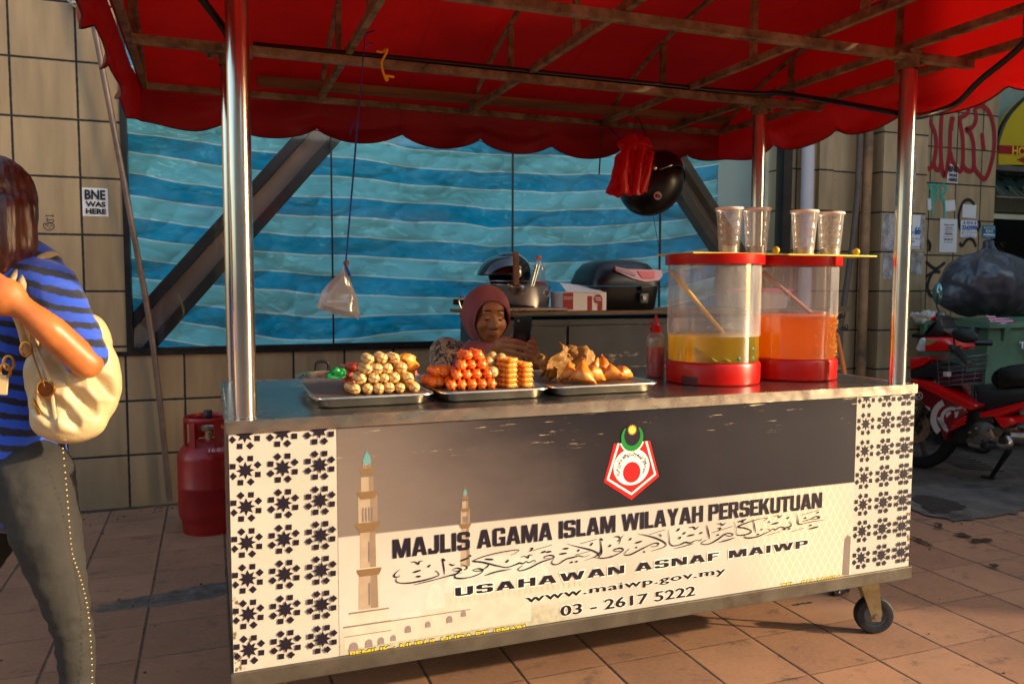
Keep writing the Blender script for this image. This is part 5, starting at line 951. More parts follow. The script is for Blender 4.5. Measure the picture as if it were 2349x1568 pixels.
# red carrier bags
yr = 1.36
rbag = thing('red_carrier_bags', aty(1455, 320, yr), 'bunch of bright red plastic carrier bags hanging under the canopy', 'bag')
M['redbag'] = (lambda b: b.done(b.mixs(.35, b.bsdf(col=b.ramp(b.noise(6, 4), [(.3, (.70, .006, .008)), (.7, (.85, .012, .012))]), rough=.32, normal=b.bump(b.noise(9, 5, b.map(b.co(), (2.5, 1, .5)), .6, .8), .7, .02)), (lambda t: (b.put(t.inputs[0], (.9, .01, .012)), t.outputs[0])[1])(b.node('BsdfTranslucent')))))(NB('red carrier bag film'))
O_ = [(1428, 345), (1412, 360), (1405, 400), (1392, 440), (1393, 444), (1420, 454), (1424, 446), (1447, 450), (1452, 443), (1476, 445), (1484, 410), (1500, 362), (1482, 352), (1470, 335), (1450, 332)]
def sheetbag(P, d, name, seed):
    c = sum((aty(*p, yr) for p in P), Vector())/len(P); mb = MB(); rings = []
    for k, (s_, dy) in enumerate(((0, -d), (.55, -d*.9), (.9, -d*.5), (1, 0), (.95, d*.5), (0, d))):
        rings.append([mb.bm.verts.new(c+(p2-c)*s_+Vector((.0, dy+.016*fbm(i*.8, s_*2, seed)*(s_ > 0), .0))) for i, p2 in enumerate(arc([aty(*p, yr) for p in P+[P[0]]], 4)[:-1])] if s_ else [mb.bm.verts.new(c+Vector((0, dy, 0)))])
    for A, B in zip(rings, rings[1:]):
        n = max(len(A), len(B))
        for i in range(n):
            f = list(dict.fromkeys([A[i % len(A)], A[(i+1) % len(A)] if len(A) > 1 else A[0], B[(i+1) % len(B)] if len(B) > 1 else B[0], B[i % len(B)]]))
            if len(f) > 2: mb.bm.faces.new(f)
    return mb.build(name, M['redbag'], rbag, True)
sheetbag(O_, .035, 'bag_body', 3); sheetbag([(1416, 332), (1418, 325), (1436, 312), (1447, 303), (1462, 306), (1480, 312), (1492, 325), (1496, 345), (1480, 352), (1455, 352), (1430, 350)], .028, 'bag_handles', 8)
for k, P in enumerate(([(1430, 345), (1420, 400), (1424, 446), (1404, 446)], [(1462, 345), (1452, 400), (1447, 450), (1430, 449)], [(1482, 352), (1472, 400), (1460, 444), (1470, 446)])):
    mb = MB(); mb.grid(lambda a, b_: (lambda p: Vector((p.x+.012*(a-.5)*2*(1+b_), yr-.045-.012*math.sin(a*PI)-.006*k, p.z)))(aty(*(Vector(P[0]).lerp(Vector(P[1]), b_*2) if b_ < .5 else Vector(P[1]).lerp(Vector(P[2]), b_*2-1)), yr)), 6, 10); mb.build('bag_fold', M['redbag'], rbag, True)
MB().tube([aty(1390, 285, 1.52), aty(1423, 320, yr)], .003, 6).build('tie', M['raffia_purple'], rbag)
MB().tube([aty(1462, 260, 1.44), aty(1455, 290, yr), aty(1455, 310, yr)], .0015, 5).build('tie', M['black'], rbag)
# helmets
M['gloss_black'] = mat('glossy black shell', (9, 9, 10), .10, 0, .2, 8, coat=.8); M['matt_black'] = mat('satin black shell', (14, 13, 13), .32, 0, .2, 8); M['lining'] = mat('helmet lining', (12, 12, 13), .95, 0, .3, 30, .4, 60); M['visor'] = mat('smoked visor', (12, 8, 14), .05, 0, .1, 5, coat=1.0)
def helmet(c, R, r, shell, label, vis=(-32, 24), logo=False):
    """local frame: +x is the front of the helmet, +z its crown"""
    t = thing('motorbike_helmet', c, label, 'helmet'); c = Vector(c); E_ = lambda az, el, k: c+R @ Vector((r*k*1.1*math.cos(el)*math.cos(az), r*k*.95*math.cos(el)*math.sin(az), r*k*1.0*math.sin(el)))
    for k, mt, nm in ((1, shell, 'shell'), (.90, M['lining'], 'lining')):
        mb = MB(); NA, NE = 48, 28; V = {}
        ok = lambda az, el: el > math.radians(18) or abs(az) > math.radians(62)
        for i in range(NA):
            for j in range(NE):
                a0, a1_ = -PI+2*PI*i/NA, -PI+2*PI*(i+1)/NA; e0, e1 = math.radians(-42)+math.radians(132)*j/NE, math.radians(-42)+math.radians(132)*(j+1)/NE
                if not ok((a0+a1_)/2, (e0+e1)/2): continue
                vs = []
                for (a_, e_, key) in ((a0, e0, (i, j)), (a1_, e0, ((i+1) % NA, j)), (a1_, e1, ((i+1) % NA, j+1)), (a0, e1, (i, j+1))):
                    if j+1 == NE and key[1] == NE: key = ('top',)
                    if key not in V: V[key] = mb.bm.verts.new(E_(a_, e_, k))
                    vs.append(V[key])
                vs = list(dict.fromkeys(vs))
                if len(vs) > 2: mb.bm.faces.new(vs)
        mb.build(nm, mt, t, True)
    ed = [E_(math.radians(a), math.radians(-42), .96) for a in range(62, 299, 12)]+[E_(math.radians(298), math.radians(e), .96) for e in (-25, -5, 18)]+[E_(math.radians(a), math.radians(19), .97) for a in range(50, -51, -10)]+[E_(math.radians(62), math.radians(e), .96) for e in (18, -5, -25)]
    MB().tube(ed, r*.055, 8, closed=True).build('edge_trim', M['black'], t, True)
    mb = MB(); mb.grid(lambda a, b_: E_(math.radians(-75+150*a), math.radians(vis[0]+(vis[1]-vis[0])*b_), 1.07+((.42*(1-b_) if vis[1] > 40 else .10*math.sin(PI*min(1, b_+.1)))*math.cos(math.radians(-75+150*a)))), 28, 12); o = mb.build('visor', M['visor'], t, True); md = o.modifiers.new('s', 'SOLIDIFY'); md.thickness = .003
    for s in (-1, 1): o = MB(); p = E_(s*math.radians(78), math.radians(14), 1.05); o.ball(p, r*.10, (1, .6, 1)); o.build('visor_bolt', M['rim'], t, True)
    return t, E_
cH = atd(1494, 424, 3.98)
Rh = Matrix((( .80, .25, -.42), (.35, -.93, .1), (-.45, -.2, -.84))).transposed()
def ortho(x, z):
    x, z = Vector(x).normalized(), Vector(z); y = z.cross(x).normalized(); z = x.cross(y); return Matrix((x, y, z)).transposed()
hh, EH = helmet(cH, ortho((.72, -.28, .62), (-.55, -.15, -.95)), .150, M['matt_black'], 'black open helmet hung upside down beside the red carrier bags')
MB().tube([cH+Vector((.02, 0, .12)), aty(1462, 262, 1.5)], .003, 6).build('chin_strap', M['black'], hh)
lg = atd(1509, 449, 3.815); o = MB(); o.lathe([(0, 0), (.019, 0)], lg, 20, -ray(1509, 449)); o.build('badge', mat('white badge', (220, 210, 205), .4), hh); 
dn = -ray(1509, 449).normalized()
for s, mt in ((-1, 'redplastic'), (1, 'blueink')): o = MB(); cc = lg+dn*.002+CR*.007*s; o.poly([cc+CR*.006+CU*.010, cc-CR*.006+CU*.010, cc-CR*.006-CU*.010, cc+CR*.006-CU*.010]); o.build('badge_half', M[mt], hh)
wires = MB(); wires.tube([aty(1497, 487, 2.45), aty(1515, 590, 2.45)], .002, 5); tag(wires.build('hanging_wire', M['black']), 'thin dark wire hanging below the upside down helmet', 'wire')
# ------------------------------------------------------------------ dark metal stall at the back
def scraped():
    b = NB('scraped dark paint'); n = b.noise(9, 9, b.map(b.world(), (.6, 1, 2.0)), .72); big = b.noise(1.6, 4, b.map(b.world(), (1, 1, 1.5), (2, 0, 3)))
    f = b.ramp(b.math('ADD', n, b.math('MULTIPLY', b.math('SUBTRACT', big, .5), .55)), [(.60, 0.0), (.635, 1.0)]); base = b.ramp(b.noise(4, 6, b.world()), [(.3, lin((46, 47, 50))), (.7, lin((66, 67, 68)))]); bare = b.ramp(b.noise(20, 5, b.world()), [(.35, lin((150, 116, 84))), (.65, lin((176, 160, 142)))])
    return b.done(b.bsdf(col=b.mix(f, base, bare), rough=.5, normal=b.bump(b.math('ADD', b.noise(3, 3, b.world()), b.math('MULTIPLY', f, -.1)), .3, .015)))
M['scraped'] = scraped()
stall = thing('metal_stall', (2.3, 2.05, 0), 'dark scraped metal stall with a worn wooden top behind the seller', 'stall'); ZS = 1.105
MB().bx(1.30, 3.44, 1.76, 2.32, .30, 1.055).build('cabinet', M['scraped'], stall)
for a, b_ in ((1.32, 1.70), (1.715, 2.45), (2.465, 3.42)): MB().bx(a, b_, 1.75, 1.7595, .34, 1.02, .003).build('door', M['scraped'], stall)
MB().bx(1.25, 3.5, 1.72, 2.36, 1.080, 1.098, .003).build('wooden_top', M['wood_old'], stall)
MB().bar((1.20, 1.84, 1.165), (1.42, 1.71, 1.075), .035, .018).build('wooden_batten', M['wood_old'], stall); MB().bx(1.30, 3.44, 1.748, 1.762, 1.028, 1.048).build('hinge_rail', M['scraped'], stall)
for x in (1.34, 3.40):
    for y in (1.80, 2.28): MB().bx(x-.02, x+.02, y-.02, y+.02, 0, .30).build('leg', M['chassis'], stall)
e0 = aty(1945, 703, 1.74); MB().bar((3.40, 1.74, e0.z-.014), (e0.x, 1.74, e0.z-.014), .03, .03).build('angle_iron', M['chassis'], stall); MB().bar((3.48, 1.735, .70), (3.48, 1.735, e0.z-.03), .05, .02).build('corner_post', M['scraped'], stall)
o = MB()
for k in range(9):
    c = Vector((3.42+.012*k, 1.715, e0.z-.025-.03*math.sin(k/8*PI)**.6-(.012*k if k > 6 else 0))); o.tube([c+Vector((.012*math.cos(a), .006*math.sin(a)*(k % 2), .010*math.sin(a)*((k+1) % 2)+.004*math.sin(a))) for a in [2*PI*i/10 for i in range(10)]], .0035, 6, closed=True)
tag(o.build('chain', mat('rusty chain', (70, 50, 40), .5, .6, .3, 30), None, True), 'rusty chain looped at the right end of the metal stall', 'chain')
p, q_ = aty(1921, 770, 1.6), aty(1938, 862, 1.2); tag(MB().tube([p, q_, q_+(q_-p).normalized()*.9], .012, 10).build('broom_stick', mat('orange wooden stick', (214, 110, 30), .5, 0, .15, 9), None, True), 'thin orange stick leaning behind the orange drink dispenser', 'stick')
ba, bb = aty(1040, 692, 1.86), aty(1120, 705, 1.80); MB().bar(ba, bb+Vector((.25, 0, -.01)), .035, .03).build('lock_bar', M['black_metal'], stall)
pl = thing('padlock', aty(1060, 715, 1.83), 'brass padlock hanging from the black bar left of the seller', 'padlock'); pp = aty(1066, 723, 1.83)
MB().box(pp, (.052, .02, .045), (0, .7, 0), .004).build('lock_body', mat('brass', (150, 124, 70), .4, .7, .15, 20), pl); c0 = aty(1062, 692, 1.835); MB().tube(arc([pp+Vector((-.012, 0, .02)), c0+Vector((-.022, 0, 0)), c0+Vector((-.006, 0, .026)), c0+Vector((.016, 0, .018))], 6), .005, 8).build('shackle', M['rim'], pl, True)
# basin with wire rack, ladle, bottle
sp_ = MB(); sp_.bx(aty(1140, 705, 1.80).x, aty(1290, 705, 1.80).x, 1.735, 2.2, ZS-.004, ZS+.012, .004); tag(sp_.build('baking_sheet', M['rim']), 'flat steel sheet under the dented aluminium basin', 'tray')
bx0, bx1 = aty(1118, 690, 1.97).x, aty(1262, 690, 1.97).x; bc = Vector(((bx0+bx1)/2, 1.99, ZS+.0125)); bw = (bx1-bx0)/2; bz = aty(1190, 656, 1.80).z-bc.z
bas = thing('aluminium_basin', bc, 'dented aluminium basin with ring handle on the metal stall', 'basin'); M['dented'] = mat('dented aluminium', (196, 190, 184), .32, .9, .15, 6, .9, 9)
MB().lathe([(0, .0), (bw*.93, 0), (bw*.97, bz*.3), (bw*.985, bz*.92), (bw*1.03, bz), (bw*1.01, bz*1.01), (bw*.965, bz*.9), (bw*.9, .006), (0, .006)], bc, 56, None, 1, .80).build('basin_body', M['dented'], bas, 40)
for v in bas.children[0].data.vertices: v.co.z += .006*fbm(v.co.x*9, v.co.y*9, 2)*(v.co.z > .03); v.co.y += .008*fbm(v.co.x*14, v.co.z*14, 4)
rp = aty(1253, 672, 1.84); MB().tube([rp+Vector((.016*math.cos(a), -.006, .019*math.sin(a))) for a in [2*PI*i/16 for i in range(16)]], .003, 6, closed=True).build('ring_handle', M['rim'], bas, True)
wr = thing('wire_cooling_rack', bc+Vector((0, 0, bz)), 'oval wire rack resting in the aluminium basin', 'rack'); o = MB(); wz = bc.z+bz+.028
for dz, k in ((0, .96), (.018, 1.0)): o.tube([(bc.x+bw*k*.95*math.cos(a), bc.y+bw*k*.78*math.sin(a), wz-.02+dz) for a in [2*PI*i/48 for i in range(48)]], .0028, 6, closed=True)
for k in range(15):
    y = -.9+1.8*k/14; xx = math.sqrt(1-y*y); o.tube([(bc.x-bw*.92*xx, bc.y+bw*.76*y, wz-.021), (bc.x+bw*.92*xx, bc.y+bw*.76*y, wz-.021)], .0018, 5)
for k in range(5): x = -.7+1.4*k/4; yy = math.sqrt(1-x*x); o.tube([(bc.x+bw*.92*x, bc.y-bw*.76*yy, wz-.024), (bc.x+bw*.92*x, bc.y+bw*.76*yy, wz-.024)], .0022, 5)
o.build('rack_wires', M['rim'], wr, True)
sd = thing('wooden_handled_ladle', aty(1183, 662, 1.775), 'steel ladle with a flat wooden handle propped on the basin', 'ladle')
t0, t1 = aty(1183, 576, 1.80), aty(1184, 655, 1.775); mb = MB(); mb.bar(t0, t1, .032, .012, bev=.005); mb.build('handle', mat('brown ladle wood', (118, 72, 40), .55, 0, .25, 10, .2, 30, stretch=(6, 6, .6)), sd)
bo_ = aty(1190, 656, 1.72); MB().lathe([(.052, 0), (.048, -.018), (.034, -.034), (.015, -.042), (0, -.044)], bo_+Vector((.0, .02, .0)), 28, (.1, -.25, 1)).build('bowl', M['rim'], sd, True)
tg = thing('tongs', aty(1222, 640, 1.79), 'flat steel tongs standing at the right side of the basin', 'tongs'); MB().bar(aty(1230, 606, 1.79), aty(1217, 656, 1.78), .017, .004).build('blade', M['rim'], tg); MB().bar(aty(1236, 607, 1.80), aty(1222, 656, 1.79), .017, .003).build('blade', M['rim'], tg)
bp = aty(1235, 664, 2.22); bp.z = ZS-.004; bh = aty(1235, 588, 2.22).z-bp.z
bt = thing('water_bottle', bp, 'clear plastic bottle with orange cap and pink label behind the basin', 'bottle'); r0 = .043
MB().lathe([(0, 0), (r0, .005), (r0, bh*.52), (r0*.86, bh*.60), (r0*1.0, bh*.72), (r0*.85, bh*.83), (.015, bh*.92), (.014, bh*.96)], bp, 32).build('bottle_body', clear_plastic('bottle plastic', (.88, .92, .93), .16, .08, False), bt, True)
MB().lathe([(.0165, bh*.935), (.0165, bh), (0, bh)], bp, 20).build('bottle_cap', mat('orange cap', (240, 96, 10), .4), bt, 40); MB().lathe([(r0+.0008, bh*.22), (r0+.0008, bh*.5)], bp, 32).build('label', mat('pink label', (214, 60, 110), .45), bt, True)
hc = aty(1168, 628, 2.12); helmet(hc, ortho((-.93, -.36, .02), (0, 0, 1)), aty(1210, 628, 2.12).x-hc.x+.012, M['gloss_black'], 'glossy black helmet with raised visor behind the aluminium basin', (-4, 44))
# take-away box without the mascot
M['boxred'] = mat('box red', (150, 16, 30), .5, 0, .08, 9); M['boxwhite'] = mat('box white', (226, 218, 214), .5, 0, .05, 9)
ka, kb = aty(1291, 706, 1.78), aty(1391, 706, 1.78); kz = aty(1291, 670, 1.78).z; tk = thing('takeaway_box', ((ka.x+kb.x)/2, 1.86, ZS-.005), 'red and white takeaway food box with its lid ajar on the metal stall', 'box')
z0 = ZS-.006; MB().bx(ka.x, kb.x, 1.78, 1.94, z0, kz, .002).build('carton', M['boxwhite'], tk); mb = MB(); mb.poly([(ka.x+.02, 1.775, kz+.002), (kb.x-.01, 1.775, kz-.002), (kb.x-.02, 1.93, kz+.030), (ka.x+.05, 1.93, kz+.05)], .003, (0, -.3, 1)); mb.build('lid', M['boxwhite'], tk)
wd = kb.x-ka.x; MB().bx(ka.x-.0005, ka.x+wd*.23, 1.7775, 1.7795, z0+.008, kz-.002).build('red_panel', M['boxred'], tk); MB().bx(ka.x+wd*.80, ka.x+wd*.90, 1.7775, 1.7795, z0+.002, kz-.03).build('red_stripe', M['boxred'], tk); MB().bx(ka.x+wd*.56, ka.x+wd*.66, 1.7775, 1.7795, z0+.002, kz-.02).build('red_stripe', M['boxred'], tk)
for k in range(4): MB().lathe([(.006, 0), (.0075, 0)], (ka.x+wd*(.04+.05*k), 1.777, kz-.03), 16, (0, -1, 0)).build('round_icon', M['boxwhite'], tk)
cx_ = ka.x+wd*.80; MB().lathe([(0, 0), (.024, 0)], (cx_, 1.7765, kz-.035), 24, (0, -1, 0)).build('round_badge', M['boxred'], tk); text('FRESH', 'lettering', M['boxwhite'], tk, cx_-.017, cx_+.017, kz-.034, kz-.026, 1.776, .02); text('COOKED', 'lettering', M['boxwhite'], tk, cx_-.019, cx_+.019, kz-.045, kz-.037, 1.776, .02)
# motorbike top box
ta, tb_ = aty(1367, 706, 1.80), aty(1517, 706, 1.80); tz = aty(1440, 595, 1.95).z; w_ = tb_.x-ta.x+.03; tx = (ta.x+tb_.x)/2+.015; zs0 = ZS-.006; hh_ = tz-zs0
tbx = thing('motorbike_top_box', (tx, 2.0, zs0), 'black motorbike luggage box with red tail lamp on the metal stall', 'luggage box')
def sup(w2, d2, z, e=.35, cy=2.0): return [Vector((tx+w2*math.copysign(abs(math.cos(a))**e, math.cos(a)), cy+d2*math.copysign(abs(math.sin(a))**e, math.sin(a)), z)) for a in [2*PI*k/40 for k in range(40)]]
W2 = w_/2; D2_ = .19
mb = MB(); loft(mb, [sup(W2*.86, D2_*.84, zs0), sup(W2*.90, D2_*.88, zs0+.01), sup(W2*.96, D2_*.95, zs0+hh_*.42), sup(W2*.97, D2_*.96, zs0+hh_*.46)]); mb.build('lower_shell', M['matt_black'], tbx, 35)
mb = MB(); loft(mb, [sup(W2*1.0, D2_*1.0, zs0+hh_*.47), sup(W2*1.0, D2_*1.0, zs0+hh_*.56), sup(W2*.97, D2_*.97, zs0+hh_*.62, .4), sup(W2*.92, D2_*.90, zs0+hh_*.76, .45), sup(W2*.78, D2_*.74, zs0+hh_*.91, .55), sup(W2*.5, D2_*.45, zs0+hh_*.985, .7), sup(W2*.2, D2_*.2, zs0+hh_, .8)]); mb.build('lid', M['matt_black'], tbx, 35)
TL = lambda u, v, dy=0: aty(u, v, 1.808+dy)
def lamp(name, pts, mt, th=.02): MB().poly([aty(u, v, 1.803+max(0, 646-v)*.0006) for u, v in pts], th).build(name, mt, tbx)
M['lampred'] = mat('red lamp lens', (170, 6, 22), .12, 0, .2, 12, coat=.4); M['lampclear'] = mat('clear lamp lens', (150, 90, 96), .3, 0, .2, 20)
lamp('tail_lamp', [(1411, 611), (1440, 617), (1517, 619), (1520, 632), (1512, 643), (1480, 646), (1452, 639), (1412, 620)], M['lampred'], .03)
MB().poly([aty(u, v, 1.799+(646-v)*.0006) for u, v in ((1413, 613), (1440, 619), (1458, 628), (1458, 634), (1414, 619))], .002).build('lamp_lens', M['lampclear'], tbx); MB().poly([aty(u, v, 1.798+(646-v)*.0006) for u, v in ((1462, 622), (1502, 622), (1502, 638), (1474, 638))], .002).build('lamp_lens', mat('bright red lens', (214, 10, 40), .3), tbx)
lp0, lp1 = aty(1464, 688, 1.80), aty(1492, 664, 1.80); MB().box(((lp0.x+lp1.x)/2, 1.803, (aty(1478, 688, 1.8).z+.008)), (.052, .018, .055), None, .008).build('latch', mat('grey latch', (92, 96, 100), .35, .4, .1, 9), tbx); MB().lathe([(0, .012), (.011, .012), (.012, 0)], (aty(1477, 683, 1.79).x, 1.793, aty(1477, 683, 1.79).z), 18, (0, -1, 0)).build('lock_barrel', M['rim'], tbx, 40); MB().box((aty(1480, 662, 1.80).x, 1.802, aty(1480, 662, 1.8).z), (.06, .02, .03), None, .006).build('latch_cover', M['matt_black'], tbx)
# pink lidded tub
tc_ = aty(1740, 700, 2.0); tc_.z = ZS-.006; tu = thing('lidded_tub', tc_, 'white plastic tub with pink lid seen through the drink dispensers', 'tub'); th_ = aty(1740, 662, 2.0).z-tc_.z
MB().lathe([(0, 0), (.16, 0), (.19, th_-.02), (0, th_-.02)], tc_, 40).build('tub_body', mat('white tub', (220, 206, 206), .4, 0, .05, 5, sss=.2), tu, 40); MB().lathe([(.198, th_-.022), (.2, th_), (0, th_+.004)], tc_, 40).build('lid', mat('pink lid', (236, 70, 140), .4), tu, 40)
# ------------------------------------------------------------------ seated seller
SC = Vector((1.10, 1.275, 0))
stool = thing('plastic_stool', (1.10, 1.34, 0), 'red plastic stool under the seated seller', 'stool')
MB().bx(.95, 1.25, 1.19, 1.49, .42, .445, .01).build('seat', M['redplastic'], stool)
for sx in (-1, 1):
    for sy_ in (-1, 1): MB().bar((1.10+sx*.125, 1.34+sy_*.125, .42), (1.10+sx*.155, 1.34+sy_*.155, 0), .03, .03).build('leg', M['redplastic'], stool)
HD = 3.42                                                              # camera depth of the face
face_r = (CAM-atd(1118, 735, HD)); face_r.z = 0; face_f = (face_r.normalized()*.92+CR*.30+Vector((0, 0, -.10))).normalized()   # faces the viewer, turned to the phone and down
HR = ortho(face_f, (.02, 0, 1)); HC = atd(1121, 727, HD+.085)                       # +x forward, +y her left, +z up
def hp(x, y, z): return HC+HR @ Vector((x, y, z))
def skinmat(name, c, c2):
    b = NB(name); n = b.noise(14, 5); col = b.ramp(n, [(.3, lin(c)), (.7, lin(c2))]); return b.done(b.bsdf(col=col, rough=.42, sss=.12, normal=b.bump(b.noise(120, 3), .06, .002), spec=.5))
M['skin'] = skinmat('warm brown skin', (150, 94, 54), (178, 116, 70)); M['lip'] = mat('lips', (122, 56, 46), .6, 0, .1, 60); M['brow'] = mat('dark brow', (26, 16, 12), .8)
prs = thing('person', SC, 'seated woman in mauve headscarf and leopard print top holding a phone', 'person')
S_H = 1.0
def hv(x, y, z): return hp(x*S_H, y*S_H, z*S_H)
def he(c, s): return ('e', hv(*c), tuple(v*S_H for v in s), HR.to_4x4())
sh_l, sh_r = atd(1022, 808, HD+.14), atd(1200, 806, HD+.20)               # viewer's left / right shoulder
chest = (sh_l+sh_r)/2+Vector((0, 0, -.20)); el_l, el_r = atd(1010, 905, HD+.0), atd(1252, 905, HD+.02)
ph_c = atd(1196, 775, HD-.34); wr_l = atd(1135, 812, HD-.27); wr_r = atd(1232, 828, HD-.25)
hips = Vector((1.10, 1.36, .50)); kn = [Vector((.98, .98, .49)), Vector((1.22, .98, .49))]; ft = [Vector((.98, .99, .07)), Vector((1.22, .99, .07))]
neck = hv(-.02, 0, -.13)
body = [('e', hips+Vector((0, 0, .06)), (.17, .14, .13)), ('t', [hips+Vector((0, 0, .05)), chest+Vector((0, 0, -.05)), chest+Vector((0, 0, .12)), neck+Vector((0, 0, -.02))], [.15, .14, .12, .05]), ('t', [neck+Vector((0, 0, -.06)), hv(-.01, 0, -.06)], [.05, .05]),
        ('t', [sh_l, el_l, wr_l], [.055, .043, .027]), ('t', [sh_r, el_r, wr_r], [.055, .043, .027]), ('t', [sh_l, chest+Vector((0, 0, .10)), sh_r], [.062, .10, .062])]
for k in (0, 1): body += [('t', [hips+Vector((-.08+.16*k, 0, 0)), kn[k], ft[k]], [.085, .062, .040]), ('t', [ft[k]+Vector((0, .03, -.03)), ft[k]+Vector((0, -.13, -.045))], [.035, .024])]
head = [he((-.038, 0, .008), (.086, .084, .094)), he((.018, 0, -.026), (.060, .071, .080)), he((.030, 0, -.078), (.036, .040, .028)), he((.038, .040, -.028), (.034, .030, .036)), he((.038, -.040, -.028), (.034, .030, .036)), he((.052, 0, .042), (.026, .050, .034)), he((.074, 0, -.030), (.018, .016, .010)), ('t', [hv(.074, 0, .010), hv(.084, 0, -.018), hv(.092, 0, -.031)], [.008, .0105, .0125]), he((.080, .0125, -.034), (.011, .010, .009)), he((.080, -.0125, -.034), (.011, .010, .009)), he((.058, 0, -.061), (.026, .034, .022)), he((.058, .031, .024), (.018, .024, .008)), he((.058, -.031, .024), (.018, .024, .008)), he((.057, .030, .004), (.014, .020, .011)), he((.057, -.030, .004), (.014, .020, .011))]
# hands: the far hand wraps the phone back with three fingers, the near hand grips its side
PX = (CR*.97+Vector((0, 0, .05))).normalized(); PZ = (Vector((0, 0, 1))+CR*.10-CF*.12).normalized(); PY = PZ.cross(PX).normalized(); PX = PY.cross(PZ)
PM = Matrix((PX, PY, PZ)).transposed()
def pv(x, y, z): return ph_c+PM @ Vector((x, y, z))                      # phone frame: x right, y away from the viewer, z up
fing = []
palm_l = pv(-.062, .004, -.040)
fing += [('t', [wr_l, palm_l+PM @ Vector((-.012, .006, 0))], [.026, .030]), ('e', palm_l, (.036, .020, .040), PM.to_4x4())]
for k, (dz, ln, r) in enumerate(((.000, .074, .0092), (-.020, .088, .0095), (-.040, .084, .0092), (-.057, .066, .0082))):
    a = pv(-.055, -.012, -.012+dz); fing.append(('t', [pv(-.074, -.004, -.016+dz), a, a+PM @ Vector((ln*.45, -.011, .004-.004*k)), a+PM @ Vector((ln*.82, -.008, -.002-.004*k)), a+PM @ Vector((ln, -.003, -.005-.004*k))], [r*1.1, r*1.08, r, r*.92, r*.78]))
fing.append(('t', [pv(-.070, .014, -.045), pv(-.046, .022, -.020), pv(-.028, .018, .006)], [.012, .0105, .0085]))
palm_r = pv(.052, .010, -.062)
fing += [('t', [wr_r, palm_r], [.026, .026]), ('e', palm_r, (.022, .026, .036), PM.to_4x4())]
for k, dz in enumerate((.0, -.019, -.037)): fing.append(('t', [pv(.050, .004, -.040+dz), pv(.052, -.012, -.030+dz), pv(.036, -.018, -.026+dz), pv(.020, -.015, -.029+dz)], [.0105, .010, .0092, .0078]))
fing.append(('t', [pv(.055, .015, -.050), pv(.052, .016, -.020), pv(.040, .018, .0)], [.013, .011, .009]))
fing.append(('t', [pv(.058, .0, -.035), pv(.050, -.016, -.008), pv(.034, -.017, -.006)], [.0105, .0098, .008]))
bd_ = blob('body', body+head+fing, .0042, M['skin'], prs, 2, None, (HC, .135, 9))
nails = MB()
for s in (1, -1):
    MB().tube(arc([hv(.0735, s*.014, .0335), hv(.0745, s*.028, .0385), hv(.066, s*.044, .0345)], 5), [.0022]*3+[.003]*4+[.0022]*3+[.0014], 6).build('eyebrow', M['brow'], prs, True)
    MB().tube(arc([hv(.0650, s*.0165, -.0005), hv(.0722, s*.028, -.0030), hv(.0640, s*.043, .0012)], 5), [.0012]*3+[.0030]*5+[.0012]*3, 6).build('lashes', M['brow'], prs, True)
    MB().ball(hv(.0655, s*.0290, -.0062), 1, (.0045, .0085, .0034), 12, HR.to_4x4()).build('eye', mat('dark eye', (30, 18, 14), .15, coat=.5) if 'dark eye' not in bpy.data.materials else bpy.data.materials['dark eye'], prs, True)
    MB().ball(hv(.0795, s*.0085, -.0425), .0034, (1, 1.2, .7)).build('nostril', M['brow'], prs, True)
MB().tube(arc([hv(.0735, -.024, -.0615), hv(.0795, -.008, -.0570), hv(.0795, .008, -.0570), hv(.0735, .024, -.0615)], 5), [.0014]*3+[.0028]*10+[.0014]*3, 7).build('upper_lip', M['lip'], prs, True)
MB().tube(arc([hv(.0735, -.021, -.0635), hv(.0785, -.007, -.0668), hv(.0785, .007, -.0668), hv(.0735, .021, -.0635)], 5), [.0014]*3+[.0034]*10+[.0014]*3, 7).build('lower_lip', M['lip'], prs, True)
# headscarf: a shell round the face opening, draping to the chest
M['hijab'] = mat('mauve headscarf cloth', (140, 72, 76), .8, 0, .14, 5, .2, 200, sheen=.2)
def scarf(a, b_):
    an = -PI+2*PI*a                                                      # angle round the face opening axis (+x): 0 = top
    op = (.070+.006*math.cos(an), .077); sy_, cz = math.sin(an), math.cos(an)
    rim_p = Vector(((.050-.016*cz) if cz > 0 else .040+.022*cz, op[1]*sy_*(1 if cz > -.2 else 1-.30*(-cz-.2)), -.012+(.088 if cz > 0 else .102)*cz))
    if b_ < .10:
        k = b_/.10; return hv(*(rim_p+Vector((.012*math.sin(k*PI), .006*sy_*k, .006*cz*k))))
    k = (b_-.10)/.90; out = Vector((-.045, (.096 if cz > -.3 else .09)*sy_, .006+.118*cz)); back = Vector((-.128, 0, .0))
    p = rim_p.lerp(out, min(1, k*2.0)) if k < .5 else out.lerp(back, (k-.5)*2)
    bul = math.sin(PI*min(1, k))*.018; p = p+Vector((-.0*bul, sy_*bul, cz*bul)); fd = .0035*math.sin(k*15+2.5*cz+fbm(an*1.3, k*2)*2)*(k > .12)*(.4+.6*max(0, -cz+.4)); return hv(*p)+HR @ Vector((0, sy_*fd, cz*fd))
mb = MB(); mb.grid(scarf, 56, 26); bmesh.ops.remove_doubles(mb.bm, verts=mb.bm.verts[:], dist=.0008)
o = mb.build('headscarf', M['hijab'], prs, True); md = o.modifiers.new('s', 'SOLIDIFY'); md.thickness = .004
nk = hv(.0, 0, -.105)
